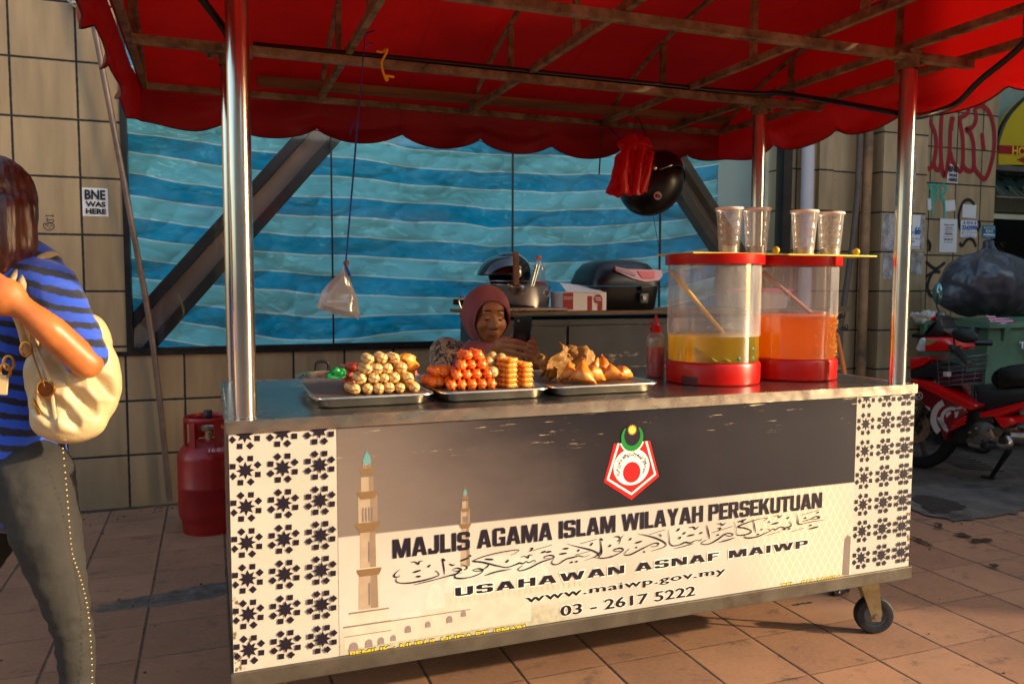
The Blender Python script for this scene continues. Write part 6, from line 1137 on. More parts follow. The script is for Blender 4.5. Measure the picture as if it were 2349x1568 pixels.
def drape(a, b_):
    an = 2*PI*a; c = hv(-.03, 0, -.105).lerp(chest+Vector((-.0, -.02, .10)), b_); rx = (.074+.150*b_**.9); ry = (.064+.10*b_)
    f = 1+.06*math.sin(an*7+3*b_)*b_+.05*fbm(math.cos(an)*2, math.sin(an)*2, b_*2+1)
    fw = Vector((face_f.x, face_f.y, 0)).normalized(); sd_ = Vector((-fw.y, fw.x, 0)); return c+sd_*rx*math.cos(an)*f+fw*ry*math.sin(an)*f+Vector((0, 0, .02*math.sin(an*3)*b_-.03*b_*math.sin(an)))
mb = MB(); mb.grid(drape, 64, 20); bmesh.ops.remove_doubles(mb.bm, verts=mb.bm.verts[:], dist=.0006); o = mb.build('headscarf_drape', M['hijab'], prs, True); md = o.modifiers.new('s', 'SOLIDIFY'); md.thickness = .004
def leopard():
    b = NB('leopard print cloth'); v = b.map(b.world(), (1, 1, 1)); d = b.node('TexVoronoi', feature='F1'); b.put(d.inputs['Vector'], b.mix(.12, v, b.noise(40, 3, v, col=True))); d.inputs['Scale'].default_value = 62
    n = b.noise(90, 3, v); ring = b.ramp(b.math('ADD', d.outputs[0], b.math('MULTIPLY', b.math('SUBTRACT', n, .5), .5)), [(.18, 0.0), (.24, 1.0), (.60, 1.0), (.66, 0.0)]); brk = b.ramp(b.noise(45, 2, v), [(.42, 0.0), (.5, 1.0)])
    col = b.mix(b.math('MULTIPLY', ring, brk), lin((176, 148, 118)), lin((22, 18, 18))); return b.done(b.bsdf(col=col, rough=.8, sheen=.2))
M['leopard'] = leopard()
blob('blouse', [('t', [hips+Vector((0, 0, .0)), chest+Vector((0, 0, -.05)), chest+Vector((0, 0, .12))], [.175, .160, .125]), ('t', [sh_l, el_l, el_l.lerp(wr_l, .82)], [.068, .056, .044]), ('t', [sh_r, el_r, el_r.lerp(wr_r, .55)], [.068, .056, .042]), ('t', [sh_l, chest+Vector((0, 0, .09)), sh_r], [.072, .115, .072])], .008, M['leopard'], prs, 4, lambda c, n: c+n*.004*fbm(c.x*20, c.y*20, c.z*20))
blob('trousers', [q for k in (0, 1) for q in (('t', [hips+Vector((-.08+.16*k, 0, 0)), kn[k], kn[k].lerp(ft[k], .9)], [.10, .078, .06]),)]+[('e', hips+Vector((0, .01, .03)), (.19, .16, .12))], .011, mat('black trousers', (24, 22, 26), .8), prs, 4)
ph = thing('mobile_phone', ph_c, 'black mobile phone held upright in the seated woman\'s hands', 'phone')
MB().box(ph_c+PM @ Vector((0, .004, .012)), (.068, .009, .140), PM.to_4x4(), .004).build('phone_case', M['matt_black'], ph, 40)
MB().lathe([(0, .0015), (.0042, .0015), (.0048, 0)], pv(-.018, -.0012, .066), 14, -PY).build('camera_lens', M['rim'], ph); MB().box(pv(.0, -.0008, -.002), (.036, .001, .034), PM.to_4x4(), .0004).build('case_badge', mat('brown case badge', (46, 28, 24), .5), ph)
# ------------------------------------------------------------------ woman walking past with a cream handbag
A = atd
wk = thing('person', (-.45, .22, 0), 'woman in blue and black striped shirt and grey jeans walking past the cart', 'person')
M['skin_sun'] = skinmat('sunlit tan skin', (158, 88, 40), (190, 112, 56))
def foot(p): return [('t', [Vector((p.x, p.y, .05)), Vector((p.x-.13, p.y-.02, .028))], [.040, .030]), ('t', [Vector((p.x-.10, p.y-.02, .03)), Vector((p.x-.17, p.y-.03, .022))], [.034, .022])]
kA, kB = A(128, 1300, 2.0), A(-95, 1330, 2.10); aA = atz(195, 1740, .08); aA = A(188, 1690, 2.04); aB = A(-70, 1690, 2.16)
torso_c = [A(50, 640, 2.05), A(18, 800, 2.07), A(18, 930, 2.07), A(45, 1070, 2.07)]
arm = [A(118, 655, 1.99), A(172, 770, 1.92), A(200, 832, 1.86)]; fore = [A(200, 834, 1.86), A(116, 757, 1.80), A(38, 694, 1.775)]
hand = A(12, 682, 1.77)
prims = [('e', A(-12, 474, 2.0), (.080, .072, .108)), ('e', A(-44, 505, 1.985), (.052, .060, .085)), ('e', A(-52, 560, 1.985), (.03, .04, .03)), ('t', [A(-86, 500, 1.985), A(-104, 525, 1.985)], [.010, .013]), ('t', [A(12, 560, 2.02), A(34, 640, 2.05)], [.052, .056]), ('t', torso_c, [.095, .098, .095, .100]), ('t', [A(40, 640, 2.04), arm[0]], [.075, .052]), ('t', arm, [.048, .042, .038]), ('t', fore, [.037, .036, .025]),
         ('e', hand, (.045, .030, .045)), ('t', [A(60, 640, 2.1), A(-60, 660, 2.2), A(-90, 850, 2.2), A(-160, 980, 2.15)], [.07, .05, .042, .03]),
         ('t', [A(80, 1100, 2.03), A(112, 1240, 2.0), kA, A(168, 1450, 2.01), aA], [.084, .062, .049, .037, .029]), ('t', [A(10, 1100, 2.12), kB, aB], [.10, .064, .036])]
for k, dz in enumerate((0, .020, .039, .056)):                             # fingers closed round the bag strap
    h = hand+Vector((0, 0, .030-dz)); prims.append(('t', [h+CR*-.01, h-CR*.052-CF*.012, h-CR*.058+CF*.022, h-CR*.028+CF*.034], [.0115, .0105, .0098, .0085]))
prims.append(('t', [hand+Vector((0, 0, .02))+CR*.01, hand+Vector((0, 0, .052))-CR*.02, hand+Vector((0, 0, .058))-CR*.05], [.014, .012, .009]))
prims += foot(aA)+foot(aB)
prims += [('t', [aA, Vector((aA.x, aA.y, .05))], [.036, .038]), ('t', [aB, Vector((aB.x, aB.y, .05))], [.036, .038])]
blob('body', prims, .009, M['skin_sun'], wk, 3)
def hairmat():
    b = NB('brown straight hair'); v = b.map(b.co(), (1, 1, .10)); n = b.noise(90, 4, v); n2 = b.noise(14, 3, b.map(b.co(), (1, 1, .2))); col = b.ramp(b.math('MULTIPLY_ADD', n, .5, b.math('MULTIPLY', n2, .5)), [(.32, lin((26, 10, 5))), (.55, lin((74, 30, 12))), (.75, lin((150, 76, 26)))])
    return b.done(b.bsdf(col=col, rough=.38, normal=b.bump(n, .6, .006), spec=.6))
M['hair'] = hairmat()
def strands(c, n):
    return c+n*(.0015*math.sin(c.x*260+c.y*210+6*fbm(c.x*9, c.y*9, c.z*2))+.005*fbm(c.x*14, c.y*14, c.z*3))
blob('hair', [('e', A(-4, 458, 2.0), (.086, .094, .110)), ('e', A(2, 490, 2.01), (.082, .096, .110)), ('t', [A(32, 480, 1.97), A(36, 560, 1.965), A(28, 612, 1.975)], [.050, .046, .020]), ('t', [A(14, 480, 1.93), A(12, 570, 1.925), A(4, 616, 1.94)], [.040, .034, .015]), ('t', [A(34, 500, 2.05), A(30, 600, 2.06)], [.05, .03])], .006, M['hair'], wk, 2, strands)
def stripes():
    b = NB('blue black striped jersey'); p = b.sep(b.world()); z = b.math('ADD', p[2], b.math('MULTIPLY', b.math('SUBTRACT', b.noise(7, 3, b.world()), .5), .030)); z = b.math('ADD', z, b.math('MULTIPLY', p[0], .18))
    f = b.math('FRACT', b.math('DIVIDE', z, .0375)); band = b.math('ADD', f, b.math('MULTIPLY', b.math('SUBTRACT', b.noise(60, 3, b.map(b.world(), (1, 1, 3))), .5), .28))
    col = b.ramp(band, [(.50, lin((26, 74, 190))), (.58, lin((14, 16, 34))), (.92, lin((16, 18, 36))), (.99, lin((26, 74, 190)))]); return b.done(b.bsdf(col=col, rough=.8, sheen=.3, normal=b.bump(b.noise(9, 3), .35, .02)))
M['stripes'] = stripes()
hem = [A(50, 640, 2.05), A(16, 800, 2.07), A(14, 940, 2.07), A(26, 1100, 2.07)]
blob('striped_shirt', [('t', hem, [.110, .120, .126, .136]), ('t', [A(45, 640, 2.04), arm[0]], [.082, .061]), ('t', [arm[0], arm[1], arm[2].lerp(arm[1], .28)], [.061, .057, .054]), ('t', [A(60, 645, 2.1), A(-60, 665, 2.2), A(-85, 800, 2.2)], [.078, .058, .05])], .009, M['stripes'], wk, 4, lambda c, n: c+n*.005*fbm(c.x*12, c.y*12, c.z*16))
blob('jeans', [('e', A(48, 1075, 2.06), (.116, .120, .10)), ('t', [A(72, 1090, 2.03), A(112, 1240, 2.0), A(140, 1345, 2.0), A(170, 1450, 2.01), aA], [.100, .078, .061, .047, .038]), ('t', [A(10, 1100, 2.12), kB, aB], [.112, .074, .044])], .009, mat('grey olive denim', (42, 39, 34), .88, 0, .22, 5, .35, 60), wk, 4, lambda c, n: c+n*(.004*fbm(c.x*20, c.y*20, c.z*26)+.003*math.sin(c.z*120+3*fbm(c.x*9, c.y*9, c.z*9))*max(0, 1-abs(c.z-.38)/.12)))
def on_leg(u, v):                                                         # outer seam of the near leg
    k = max(0, min(1, (v-1030)/540)); return A(u-6, v, 1.965+.015*k)
pathD = [(150, 1028), (156, 1090), (161, 1150), (166, 1215), (172, 1270), (187, 1315), (200, 1360), (209, 1410), (214, 1470), (217, 1530), (217, 1590)]
o = MB()
for i, p in enumerate(arc([on_leg(*q) for q in pathD], 9)):
    o.ball(p, .0020, (1, 1, 1), 6) if i % 2 == 0 else None
o.build('stud_trim', mat('brass studs', (180, 148, 96), .35, .9, .1, 30), wk, True)
M['sole'] = mat('black shoe', (20, 18, 18), .5)
for p in (aA, aB): blob('shoe', [('t', [Vector((p.x+.01, p.y, .045)), Vector((p.x-.13, p.y-.02, .034)), Vector((p.x-.18, p.y-.03, .026))], [.044, .038, .026])], .008, M['sole'], wk, 2)
# handbag
hbag = thing('handbag', A(170, 900, 1.93), 'slouchy cream leather handbag with gold fittings under the woman\'s arm', 'handbag')
M['cream_leather'] = mat('cream leather', (176, 150, 108), .48, 0, .10, 5, .25, 160, c2=(194, 170, 126))
def folds(c, n):
    q = Vector((c.x, c.y, c.z)); f = math.sin((q.x*.75-q.z*.65)*62+4*fbm(q.x*6, q.y*6, q.z*6)); return c+n*(-.013*max(0, f)**4+.003*fbm(q.x*11, q.y*11, q.z*11))
bagp = [('e', A(178, 880, 1.925), (.106, .062, .112)), ('e', A(118, 840, 1.915), (.080, .056, .078)), ('e', A(150, 955, 1.925), (.090, .058, .066)), ('e', A(222, 845, 1.95), (.066, .056, .098)), ('t', [A(205, 735, 1.97), A(225, 800, 1.96)], [.028, .05]), ('t', [A(62, 815, 1.89), A(125, 850, 1.9)], [.030, .06])]
bagp = [('e', A(170, 872, 1.925), (.106, .058, .138)), ('e', A(205, 790, 1.955), (.050, .046, .075)), ('e', A(122, 850, 1.91), (.062, .050, .072)), ('e', A(160, 960, 1.92), (.085, .055, .060))]
CRE = [(Vector(a), Vector(b_)) for a, b_ in (((150, 880), (226, 960)), ((122, 905), (186, 990)), ((205, 850), (262, 915)), ((110, 820), (150, 880)), ((90, 880), (128, 985)))]
def bagfold(c, n):
    d = c-CAM; zf = d.dot(CF); px = Vector((1174.5+FPX*d.dot(CR)/zf, 784-FPX*d.dot(CU)/zf)); k = 0
    for a, b_ in CRE:
        e = b_-a; t = max(0, min(1, (px-a).dot(e)/e.dot(e))); q = a+e*t; w2 = 9*(.5+1.2*math.sin(PI*t)); dd = (px-q).length/w2; k += -.016*math.sin(PI*min(1, t*.9+.08))*math.exp(-dd*dd)+.007*math.exp(-(dd-2)**2)*math.sin(PI*t)
    return c+n*(k+.004*fbm(c.x*9, c.y*9, c.z*9))
blob('bag_body', bagp, .005, M['cream_leather'], hbag, 5, bagfold)
for off in (0, 1):
    S_pts = [A(64+off*24, 812, 1.885), A(50+off*16, 750, 1.845), A(30+off*18, 700, 1.835), A(28+off*22, 655, 1.93), A(48+off*22, 615, 1.968), A(78+off*22, 590, 2.01), A(100+off*22, 586, 2.06), A(120+off*20, 610, 2.13), A(150+off*10, 760, 2.06)]
    MB().tube(arc(S_pts, 6), .0105, 10).build('shoulder_strap', M['cream_leather'], hbag, True)
M['goldm'] = mat('gold fitting', (190, 130, 60), .3, .9, .15, 20)
MB().lathe([(0, .004), (.018, .004), (.021, 0), (.021, -.004)], A(105, 892, 1.852), 24, -CF).build('round_emblem', mat('brown gold emblem', (120, 62, 24), .3, .6, .3, 30), hbag, 40)
MB().tube([A(105, 892, 1.85)+(CR*math.cos(a)+CU*math.sin(a))*.0195 for a in [2*PI*i/20 for i in range(20)]], .003, 6, closed=True).build('emblem_ring', M['goldm'], hbag, True)
for (u, v) in ((60, 800), (20, 832), (12, 850)): MB().tube([A(u, v, 1.84)+(CR*math.cos(a)*.012+CU*math.sin(a)*.016) for a in [2*PI*i/14 for i in range(14)]], .0035, 6, closed=True).build('strap_ring', M['goldm'], hbag, True)
MB().tube(arc([A(66, 762, 1.842), A(72, 800, 1.84), A(92, 860, 1.846), A(103, 886, 1.85)], 5), .0022, 6).build('hanging_cord', M['goldm'], hbag, True)
MB().bar(A(8, 860, 1.838), A(4, 905, 1.838), .022, .006, bev=.002).build('leather_tab', M['cream_leather'], hbag)
MB().tube(arc([A(75, 915, 1.868), A(85, 935, 1.865), A(93, 950, 1.866)], 4), .005, 6).build('zip_pull', M['goldm'], hbag, True)
MB().tube(arc([A(66, 770, 1.86), A(92, 815, 1.846), A(115, 880, 1.852), A(128, 960, 1.866), A(150, 1008, 1.89)], 6), .004, 6).build('seam', M['cream_leather'], hbag, True)
# ------------------------------------------------------------------ gas cylinder
gc = Vector((aty(484, 1232, 2.22).x, 2.22, 0)); gas = thing('gas_cylinder', gc, 'dented red gas cylinder with collar standing behind the left end of the cart', 'gas cylinder')
M['gasred'] = mat('scuffed red paint', (150, 10, 14), .36, .1, .3, 6, .25, 12, dirt=.8, dirtc=(58, 26, 16), coat=.2)
rG = .150
MB().lathe([(.0, .05), (.10, .045), (.135, .055), (.148, .085), (rG, .11), (rG, .225), (rG+.003, .232), (rG, .239), (rG, .37), (.146, .395), (.128, .425), (.09, .448), (.03, .458), (0, .46)], gc, 56).build('cylinder_body', M['gasred'], gas, 50)
MB().lathe([(.118, .0), (.130, .0), (.136, .06), (.128, .06), (.118, .0)], gc, 48).build('foot_ring', M['gasred'], gas, 40)
cg = MB()
cg.lathe([(.108, .555), (.112, .549), (.116, .555), (.116, .572), (.112, .578), (.108, .572), (.108, .555)], gc, 48)
for a in (3.35, 4.0, 5.1, 5.75, .8, 2.2): cg.bar(gc+Vector((.112*math.cos(a), .112*math.sin(a), .415)), gc+Vector((.112*math.cos(a), .112*math.sin(a), .558)), .034, .009, up=(math.cos(a), math.sin(a), 0))
cg.lathe([(.110, .45), (.114, .45), (.114, .555), (.110, .555)], gc, 20, None, 1, 1, .9, 2.2)
cg.build('collar', M['gasred'], gas, 40)
MB().lathe([(0, .45), (.018, .45), (.018, .50), (.034, .505), (.036, .525), (.022, .532), (.022, .545)], gc, 20).build('valve', M['rim'], gas, 40); MB().lathe([(.0, .545), (.019, .545), (.022, .55), (.020, .60), (.017, .604), (0, .604)], gc, 16).build('regulator_knob', M['black'], gas, 40); MB().tube(arc([gc+Vector((.02, -.01, .515)), gc+Vector((.06, -.02, .52)), gc+Vector((.10, -.03, .50))], 5), .008, 8).build('gas_hose', mat('orange gas hose', (226, 120, 20), .5), gas, True)
text('16.8', 'painted_weight', M['paper'], gas, gc.x+.0, gc.x+.055, .418, .436, lambda x: 2.22-math.sqrt(max(.0001, .131**2-(x-gc.x)**2))-.012, .02)
# ------------------------------------------------------------------ pole leaning on the wall
p0, p1 = aty(389, 1147, 2.70), aty(207, 12, 2.66); tag(MB().tube(arc([p0, aty(352, 800, 2.70), aty(296, 480, 2.68), p1, p1+(p1-aty(296, 480, 2.68)).normalized()*.5], 8), .0155, 12).build('leaning_pole', mat('dull grey metal pole', (124, 104, 94), .45, .5, .2, 9, .1, 40, dirt=.4), None, True), 'long grey metal pole leaning against the shopfront left of the cart', 'pole')
hk = MB(); c = aty(172, 8, 2.72); hk.ball(c, .02); hk.ball(c+Vector((.035, 0, .012)), .016); hk.tube([c+Vector((-.03, 0, .01)), c+Vector((0, -.01, -.02)), c+Vector((.04, 0, 0))], .006, 6); tag(hk.build('wall_fitting', M['rim'], None, True), 'small tarnished metal fitting at the top of the left tile wall', 'fitting')
# litter under the cart
lt = crumple('food_wrapper', (2.33-.02, .43, .022), (.052, .03, .020), mat('silver black wrapper', (70, 70, 72), .22, .5, .6, 30, .6, 40), 3, .012, 'crumpled silver and black wrapper on the paving under the cart', 'wrapper', .005)
for (u, v, l) in ((1838, 1383, 'thin dark leaf scrap on the paving left of the wrapper'), (1250, 1340, None)):
    if l: p = atz(u, v, .004); o = MB(); o.grid(lambda a, b_: Vector((p.x-.05+.1*a, p.y-.006+.012*b_*math.sin(a*PI), .004+.006*fbm(a*5, b_*2))), 12, 3); tag(o.build('leaf_scrap', M['pit'], None, True), l, 'leaf')
# ------------------------------------------------------------------ red motorbike parked nose to the wall
F = Vector((4.465, 2.04, 0)); UB = Vector((.20, -.98, 0)).normalized(); NB_ = Vector((-UB.y, UB.x, 0)); NB_ = -NB_ if NB_.dot(CAM-F) < 0 else NB_
bike = thing('motorbike', F+UB*.6, 'red and black underbone motorbike with wire basket parked beside the green bin', 'motorbike')
def bkp(X, Y, off=.0):
    u, v = (3550+X/2.24)/1.7437, (1250+Y/2.24)/1.7437; d = ray(u, v); t = ((F+NB_*off)-CAM).dot(NB_)/d.dot(NB_); return CAM+d*t
def slab(name, pts, off, th, mt, par=bike, bev=.012, sm=None):
    mb = MB(); P = [bkp(x, y, off) for x, y in pts]; mb.poly(P, th, NB_)
    if bev:
        bmesh.ops.recalc_face_normals(mb.bm, faces=mb.bm.faces[:]); bmesh.ops.bevel(mb.bm, geom=mb.bm.edges[:], offset=bev, segments=2, affect='EDGES', profile=.6)
    return mb.build(name, mt, par, 50)
M['bikered'] = mat('glossy red fairing', (206, 8, 14), .16, 0, .12, 5, coat=.9); M['bikedark'] = mat('dark red fairing', (112, 8, 16), .25, 0, .2, 6, coat=.6); M['bikeblack'] = mat('black bike plastic', (24, 24, 27), .42, 0, .2, 12); M['alloy'] = mat('engine alloy', (104, 96, 86), .4, .8, .25, 14, .2, 60, dirt=.4); M['tyre'] = mat('tyre rubber', (14, 13, 13), .8, 0, .2, 20, .3, 120); M['decal'] = mat('silver grey decal', (188, 176, 168), .35, 0, .08, 9, coat=.4)
def wheel(c, r):
    w_ = MB().lathe([(r-.075, -.028), (r-.045, -.042), (r-.012, -.036), (r, 0), (r-.012, .036), (r-.045, .042), (r-.075, .028), (r-.075, -.028)], c, 48, NB_).build('wheel', M['tyre'], bike, 50)
    rm = MB(); rm.lathe([(r-.072, -.026), (r-.064, -.030), (r-.060, 0), (r-.064, .030), (r-.072, .026), (r-.082, 0), (r-.072, -.026)], c, 40, NB_)
    for k in range(5):
        a = 2*PI*k/5; dv = UB*math.cos(a)+Vector((0, 0, math.sin(a))); rm.bar(c+dv*.03, c+dv*(r-.07), .03, .02, up=tuple(NB_))
    rm.lathe([(0, -.045), (.035, -.045), (.04, 0), (.035, .045), (0, .045)], c, 20, NB_); rm.build('rim', M['alloy'], w_, 40)
    MB().lathe([(.06, .034), (.11, .034), (.11, .037), (.06, .037), (.06, .034)], c, 32, NB_).build('brake_disc', M['rim'], w_, 40)
wheel(F+Vector((0, 0, .285)), .285); wheel(F+UB*1.24+Vector((0, 0, .285)), .285)
for s in (-1, 1): MB().tube([F+NB_*.07*s+Vector((0, 0, .285)), F+NB_*.07*s+UB*.16+Vector((0, 0, .62))], .018, 10).build('fork_leg', M['alloy'], bike, True)
fm_ = MB(); fm_.grid(lambda a, b_: F+Vector((0, 0, .285))+(UB*math.cos(.2+a*2.6)+Vector((0, 0, math.sin(.2+a*2.6))))*(.325-.02*abs(b_-.5))+NB_*(b_-.5)*.11, 24, 5); fm_.build('front_mudguard', M['bikered'], bike, True)
fr_ = MB(); fr_.tube([bkp(430, 560), bkp(700, 900), bkp(860, 1000)], .035, 10); fr_.tube([bkp(860, 1000), F+UB*1.24+Vector((0, 0, .29))], .03, 10); fr_.build('frame_tube', M['bikeblack'], bike, True)
slab('leg_shield', [(200, 600), (260, 600), (690, 850), (730, 890), (640, 950), (560, 1050), (505, 1150), (490, 1100), (450, 970), (380, 880), (300, 800), (250, 740), (200, 700)], .15, .30, M['bikedark'])
slab('top_tube_cover', [(200, 590), (350, 622), (560, 722), (770, 815), (822, 832), (806, 852), (740, 876), (690, 862), (480, 760), (260, 655), (200, 640)], .175, .35, M['bikered'])
slab('front_cover', [(195, 400), (380, 388), (384, 420), (300, 480), (195, 515)], .12, .24, M['bikered'])
slab('inner_panel', [(200, 500), (330, 470), (430, 440), (560, 500), (560, 570), (400, 580), (200, 590)], .10, .20, M['bikeblack'])
slab('engine_guard', [(505, 1150), (560, 1050), (640, 950), (730, 885), (830, 840), (940, 930), (960, 1000), (1000, 1160), (850, 1185), (600, 1172)], .09, .18, M['bikeblack'])
for k, (x0, y0, x1, y1) in enumerate(((560, 1050, 700, 985), (575, 1020, 705, 955), (600, 985, 710, 925))): MB().bar(bkp(x0, y0, .155), bkp(x1, y1, .155), .008, .012).build('red_fin', M['bikered'], bike)
def arcband(cx, cy, r0, r1, a0, a1, sx=1.0):
    A0 = [(cx+r1*sx*math.cos(a), cy+r1*math.sin(a)) for a in [a0+(a1-a0)*k/14 for k in range(15)]]; return A0+[(cx+r0*sx*math.cos(a), cy+r0*math.sin(a)) for a in [a1-(a1-a0)*k/14 for k in range(15)]]
for P in (arcband(560, 950, 130, 185, 2.3, 4.3, .95), arcband(575, 950, 78, 108, 2.2, 5.1, .95), [(600, 890), (640, 880), (625, 930), (605, 945)], [(690, 850), (660, 835), (590, 860), (640, 866)], [(440, 940), (470, 935), (545, 1050), (535, 1070), (505, 1050)], [(520, 900), (560, 880), (570, 900), (540, 930), (525, 940)]):
    slab('silver_decal', P, .1535, .002, M['decal'], bike, 0)
for P in ([(330, 830), (380, 850), (380, 880)], ): slab('silver_decal', P, .1535, .002, M['decal'], bike, 0)
eb = bkp(282, 744, .153); MB().tube([eb+(UB*math.cos(a)+Vector((0, 0, math.sin(a))))*.024 for a in [2*PI*k/20 for k in range(20)]], .0035, 6, closed=True).build('round_emblem', M['decal'], bike, True)
for k in range(3): a = PI/2+2*PI*k/3; MB().tube([eb, eb+(UB*math.cos(a)+Vector((0, 0, math.sin(a))))*.022], .003, 6).build('emblem_spoke', M['decal'], bike)
# headlamp cowl, lamps, screen, clocks
slab('headlamp_cowl', [(300, 215), (480, 215), (560, 250), (622, 312), (590, 345), (480, 352), (330, 352), (255, 345), (262, 290)], .13, .26, M['bikered'], bike, .03)
slab('windscreen', [(300, 205), (380, 92), (440, 28), (472, 50), (480, 100), (505, 150), (490, 210), (330, 214)], .09, .18, M['bikeblack'], bike, .03)
slab('headlamp', [(292, 225), (248, 322), (268, 346), (328, 350), (344, 252), (330, 226)], .135, .27, mat('headlamp glass', (214, 212, 206), .1, .3, .4, 25, coat=1), bike, .01)
slab('indicator', [(340, 235), (450, 246), (400, 280), (348, 298)], .136, .02, mat('amber indicator', (190, 140, 80), .15, .2, .4, 30, coat=1), bike, .003); slab('indicator', [(430, 30), (385, 45), (380, 75), (410, 75)], .05, .03, M['bikered'], bike, .004)
cl = bkp(555, 150, .0); MB().lathe([(.075, -.01), (.082, 0), (.075, .012), (.06, .008), (0, .006)], cl, 28, tuple((UB*.8+Vector((0, 0, .9)))), 1, .7).build('instrument_clock', M['alloy'], bike, True); MB().lathe([(0, .0095), (.06, .0095)], cl, 28, tuple((UB*.8+Vector((0, 0, .9)))), 1, .7).build('clock_glass', mat('clock glass', (60, 66, 74), .1, 0, .2, 9, coat=1), bike)
hbz = bkp(560, 280, .0); MB().tube(arc([bkp(700, 430, .30), bkp(600, 330, .22), hbz, hbz-NB_*.22, hbz-NB_*.33+UB*.09], 6), .013, 10).build('handlebar', M['bikeblack'], bike, True)
g0, g1 = bkp(618, 345, .24), bkp(728, 455, .33); MB().tube([g0, g1], .020, 14).build('grip', M['black'], bike, True); MB().tube([g1, g1+(g1-g0).normalized()*.02], .019, 12).build('bar_end', M['alloy'], bike, 40); MB().tube([hbz-NB_*.24, hbz-NB_*.34+UB*.09], .02, 12).build('grip', M['black'], bike, True)
MB().ball(bkp(600, 330, .21), .03, (1, 1, .9)).build('switch_block', M['bikeblack'], bike, True); MB().tube(arc([bkp(615, 310, .21), bkp(660, 300, .27), bkp(655, 330, .30)], 5), .006, 8).build('brake_lever', M['alloy'], bike, True)
for nm, c, st, sc_ in (('mirror', bkp(690, 205, .20), bkp(600, 290, .16), (.085, .02, .045)),):
    MB().tube(arc([st, bkp(595, 220, .17), bkp(625, 195, .19)], 5), .006, 8).build('mirror_stem', M['bikeblack'], bike, True); MB().ball(c, 1, sc_, 20, Matrix((UB, NB_, Vector((0, 0, 1)))).transposed().to_4x4() @ Euler((0, .15, 0)).to_matrix().to_4x4()).build('mirror', M['bikeblack'], bike, True)
m2 = aty(2151, 673, 2.0); m2 = bkp((2151*1.7437-3550)*2.24, (673*1.7437-1250)*2.24, -.20); s2 = bkp(480, 40, -.15); MB().tube(arc([bkp(490, 130, -.1), s2, bkp(440, -60, -.2), m2+Vector((0, 0, -.05))], 5), .006, 8).build('mirror_stem', M['bikeblack'], bike, True)
MB().ball(m2, 1, (.035, .02, .075), 20, Matrix((UB, NB_, Vector((0, 0, 1)))).transposed().to_4x4()).build('mirror', mat('mirror face', (110, 150, 150), .08, .8, .2, 5), bike, True); MB().ball(s2+Vector((0, 0, .01)), .034).build('master_cylinder', M['alloy'], bike, True)
# seat, tail, lower parts
slab('seat', [(905, 580), (925, 540), (965, 502), (1080, 468), (1223, 462), (1500, 480), (1520, 560), (1500, 640), (1223, 670), (1000, 690), (940, 665), (910, 625)], .13, .26, M['matt_black'], bike, .045)
slab('under_seat', [(780, 645), (850, 660), (960, 690), (1200, 670), (1500, 650), (1500, 780), (1223, 800), (900, 880), (800, 850)], .10, .20, M['bikeblack'])
slab('tail_panel', [(820, 895), (1000, 850), (1223, 792), (1560, 690), (1560, 740), (1223, 850), (1000, 930), (820, 945)], .14, .28, M['bikered']); slab('side_panel', [(940, 930), (1110, 940), (1172, 985), (1030, 1042), (985, 985)], .15, .30, M['bikered'])
slab('swing_arm', [(990, 1030), (1170, 1020), (1130, 1150), (1010, 1170)], .10, .05, M['alloy'])
en = bkp(850, 1105, .135); e_ = MB(); e_.lathe([(0, .012), (.055, .012), (.075, .004), (.092, -.01), (.092, -.12)], en, 36, NB_); e_.lathe([(0, .022), (.026, .022), (.03, .014), (.03, 0)], bkp(822, 1138, .14), 20, NB_); e_.lathe([(0, .02), (.022, .02), (.024, -.04)], bkp(752, 1150, .13), 18, NB_); e_.lathe([(0, .02), (.03, .02), (.034, -.04)], bkp(995, 1065, .12), 18, NB_)
e_.tube([bkp(860, 1040, .06), bkp(850, 985, .06)], .05, 16)
for (x, y) in ((735, 1075), (790, 1040), (900, 1045), (930, 1140), (770, 1165)): e_.ball(bkp(x, y, .145), .012)
e_.build('engine', M['alloy'], bike, 40)
MB().tube([bkp(730, 1180, .15), bkp(885, 1212, .16)], .014, 8).build('footrest_bar', M['rim'], bike, True); MB().box(bkp(905, 1190, .19), (.09, .05, .035), None, .008).build('footrest', M['black'], bike); MB().tube(arc([bkp(960, 1190, .12), bkp(1060, 1200, .13), bkp(1100, 1165, .13), bkp(1085, 1120, .12), bkp(1130, 1105, .1), bkp(1600, 1150, .1)], 6), [.020]*24+[.04]*7, 12).build('exhaust', M['rim'], bike, True)
k0 = bkp(1085, 1235, .10); kf = atz((3550+925/2.24)/1.7437, (1250+1478/2.24)/1.7437, .012); MB().tube([k0, k0.lerp(kf, .5), kf], [.020, .015, .013], 10).build('kickstand', M['bikeblack'], bike, True); MB().bar(kf+UB*.02, kf-UB*.055, .03, .014).build('kickstand_foot', M['bikeblack'], bike)
# wire basket
bc0 = bkp(640, 520, .0); bb = MB(); r0 = (.17, .125); 
def brim(k, z): return [bc0+UB*(r0[0]*k*math.cos(a))+NB_*(r0[1]*k*math.sin(a))+Vector((0, 0, z+.03*math.cos(a))) for a in [2*PI*i/36 for i in range(36)]]
for i, z in enumerate((-.09, -.06, -.03, 0, .03, .06, .085)): bb.tube(brim(.86+.14*i/6, z), .0032 if i < 6 else .005, 6, closed=True)
lo_, hi_ = brim(.86, -.09), brim(1.0, .085)
for i in range(0, 36, 3): bb.tube([lo_[i], hi_[i]], .0026, 5)
for t in (-.6, -.2, .2, .6): bb.tube([bc0+UB*(r0[0]*.86*t)+NB_*r0[1]*.8*math.sqrt(1-t*t)*s+Vector((0, 0, -.09+.03*t)) for s in (-1, 1)], .003, 5)
bb.build('wire_basket', mat('basket wire', (104, 104, 104), .35, .7, .15, 20), bike, True)
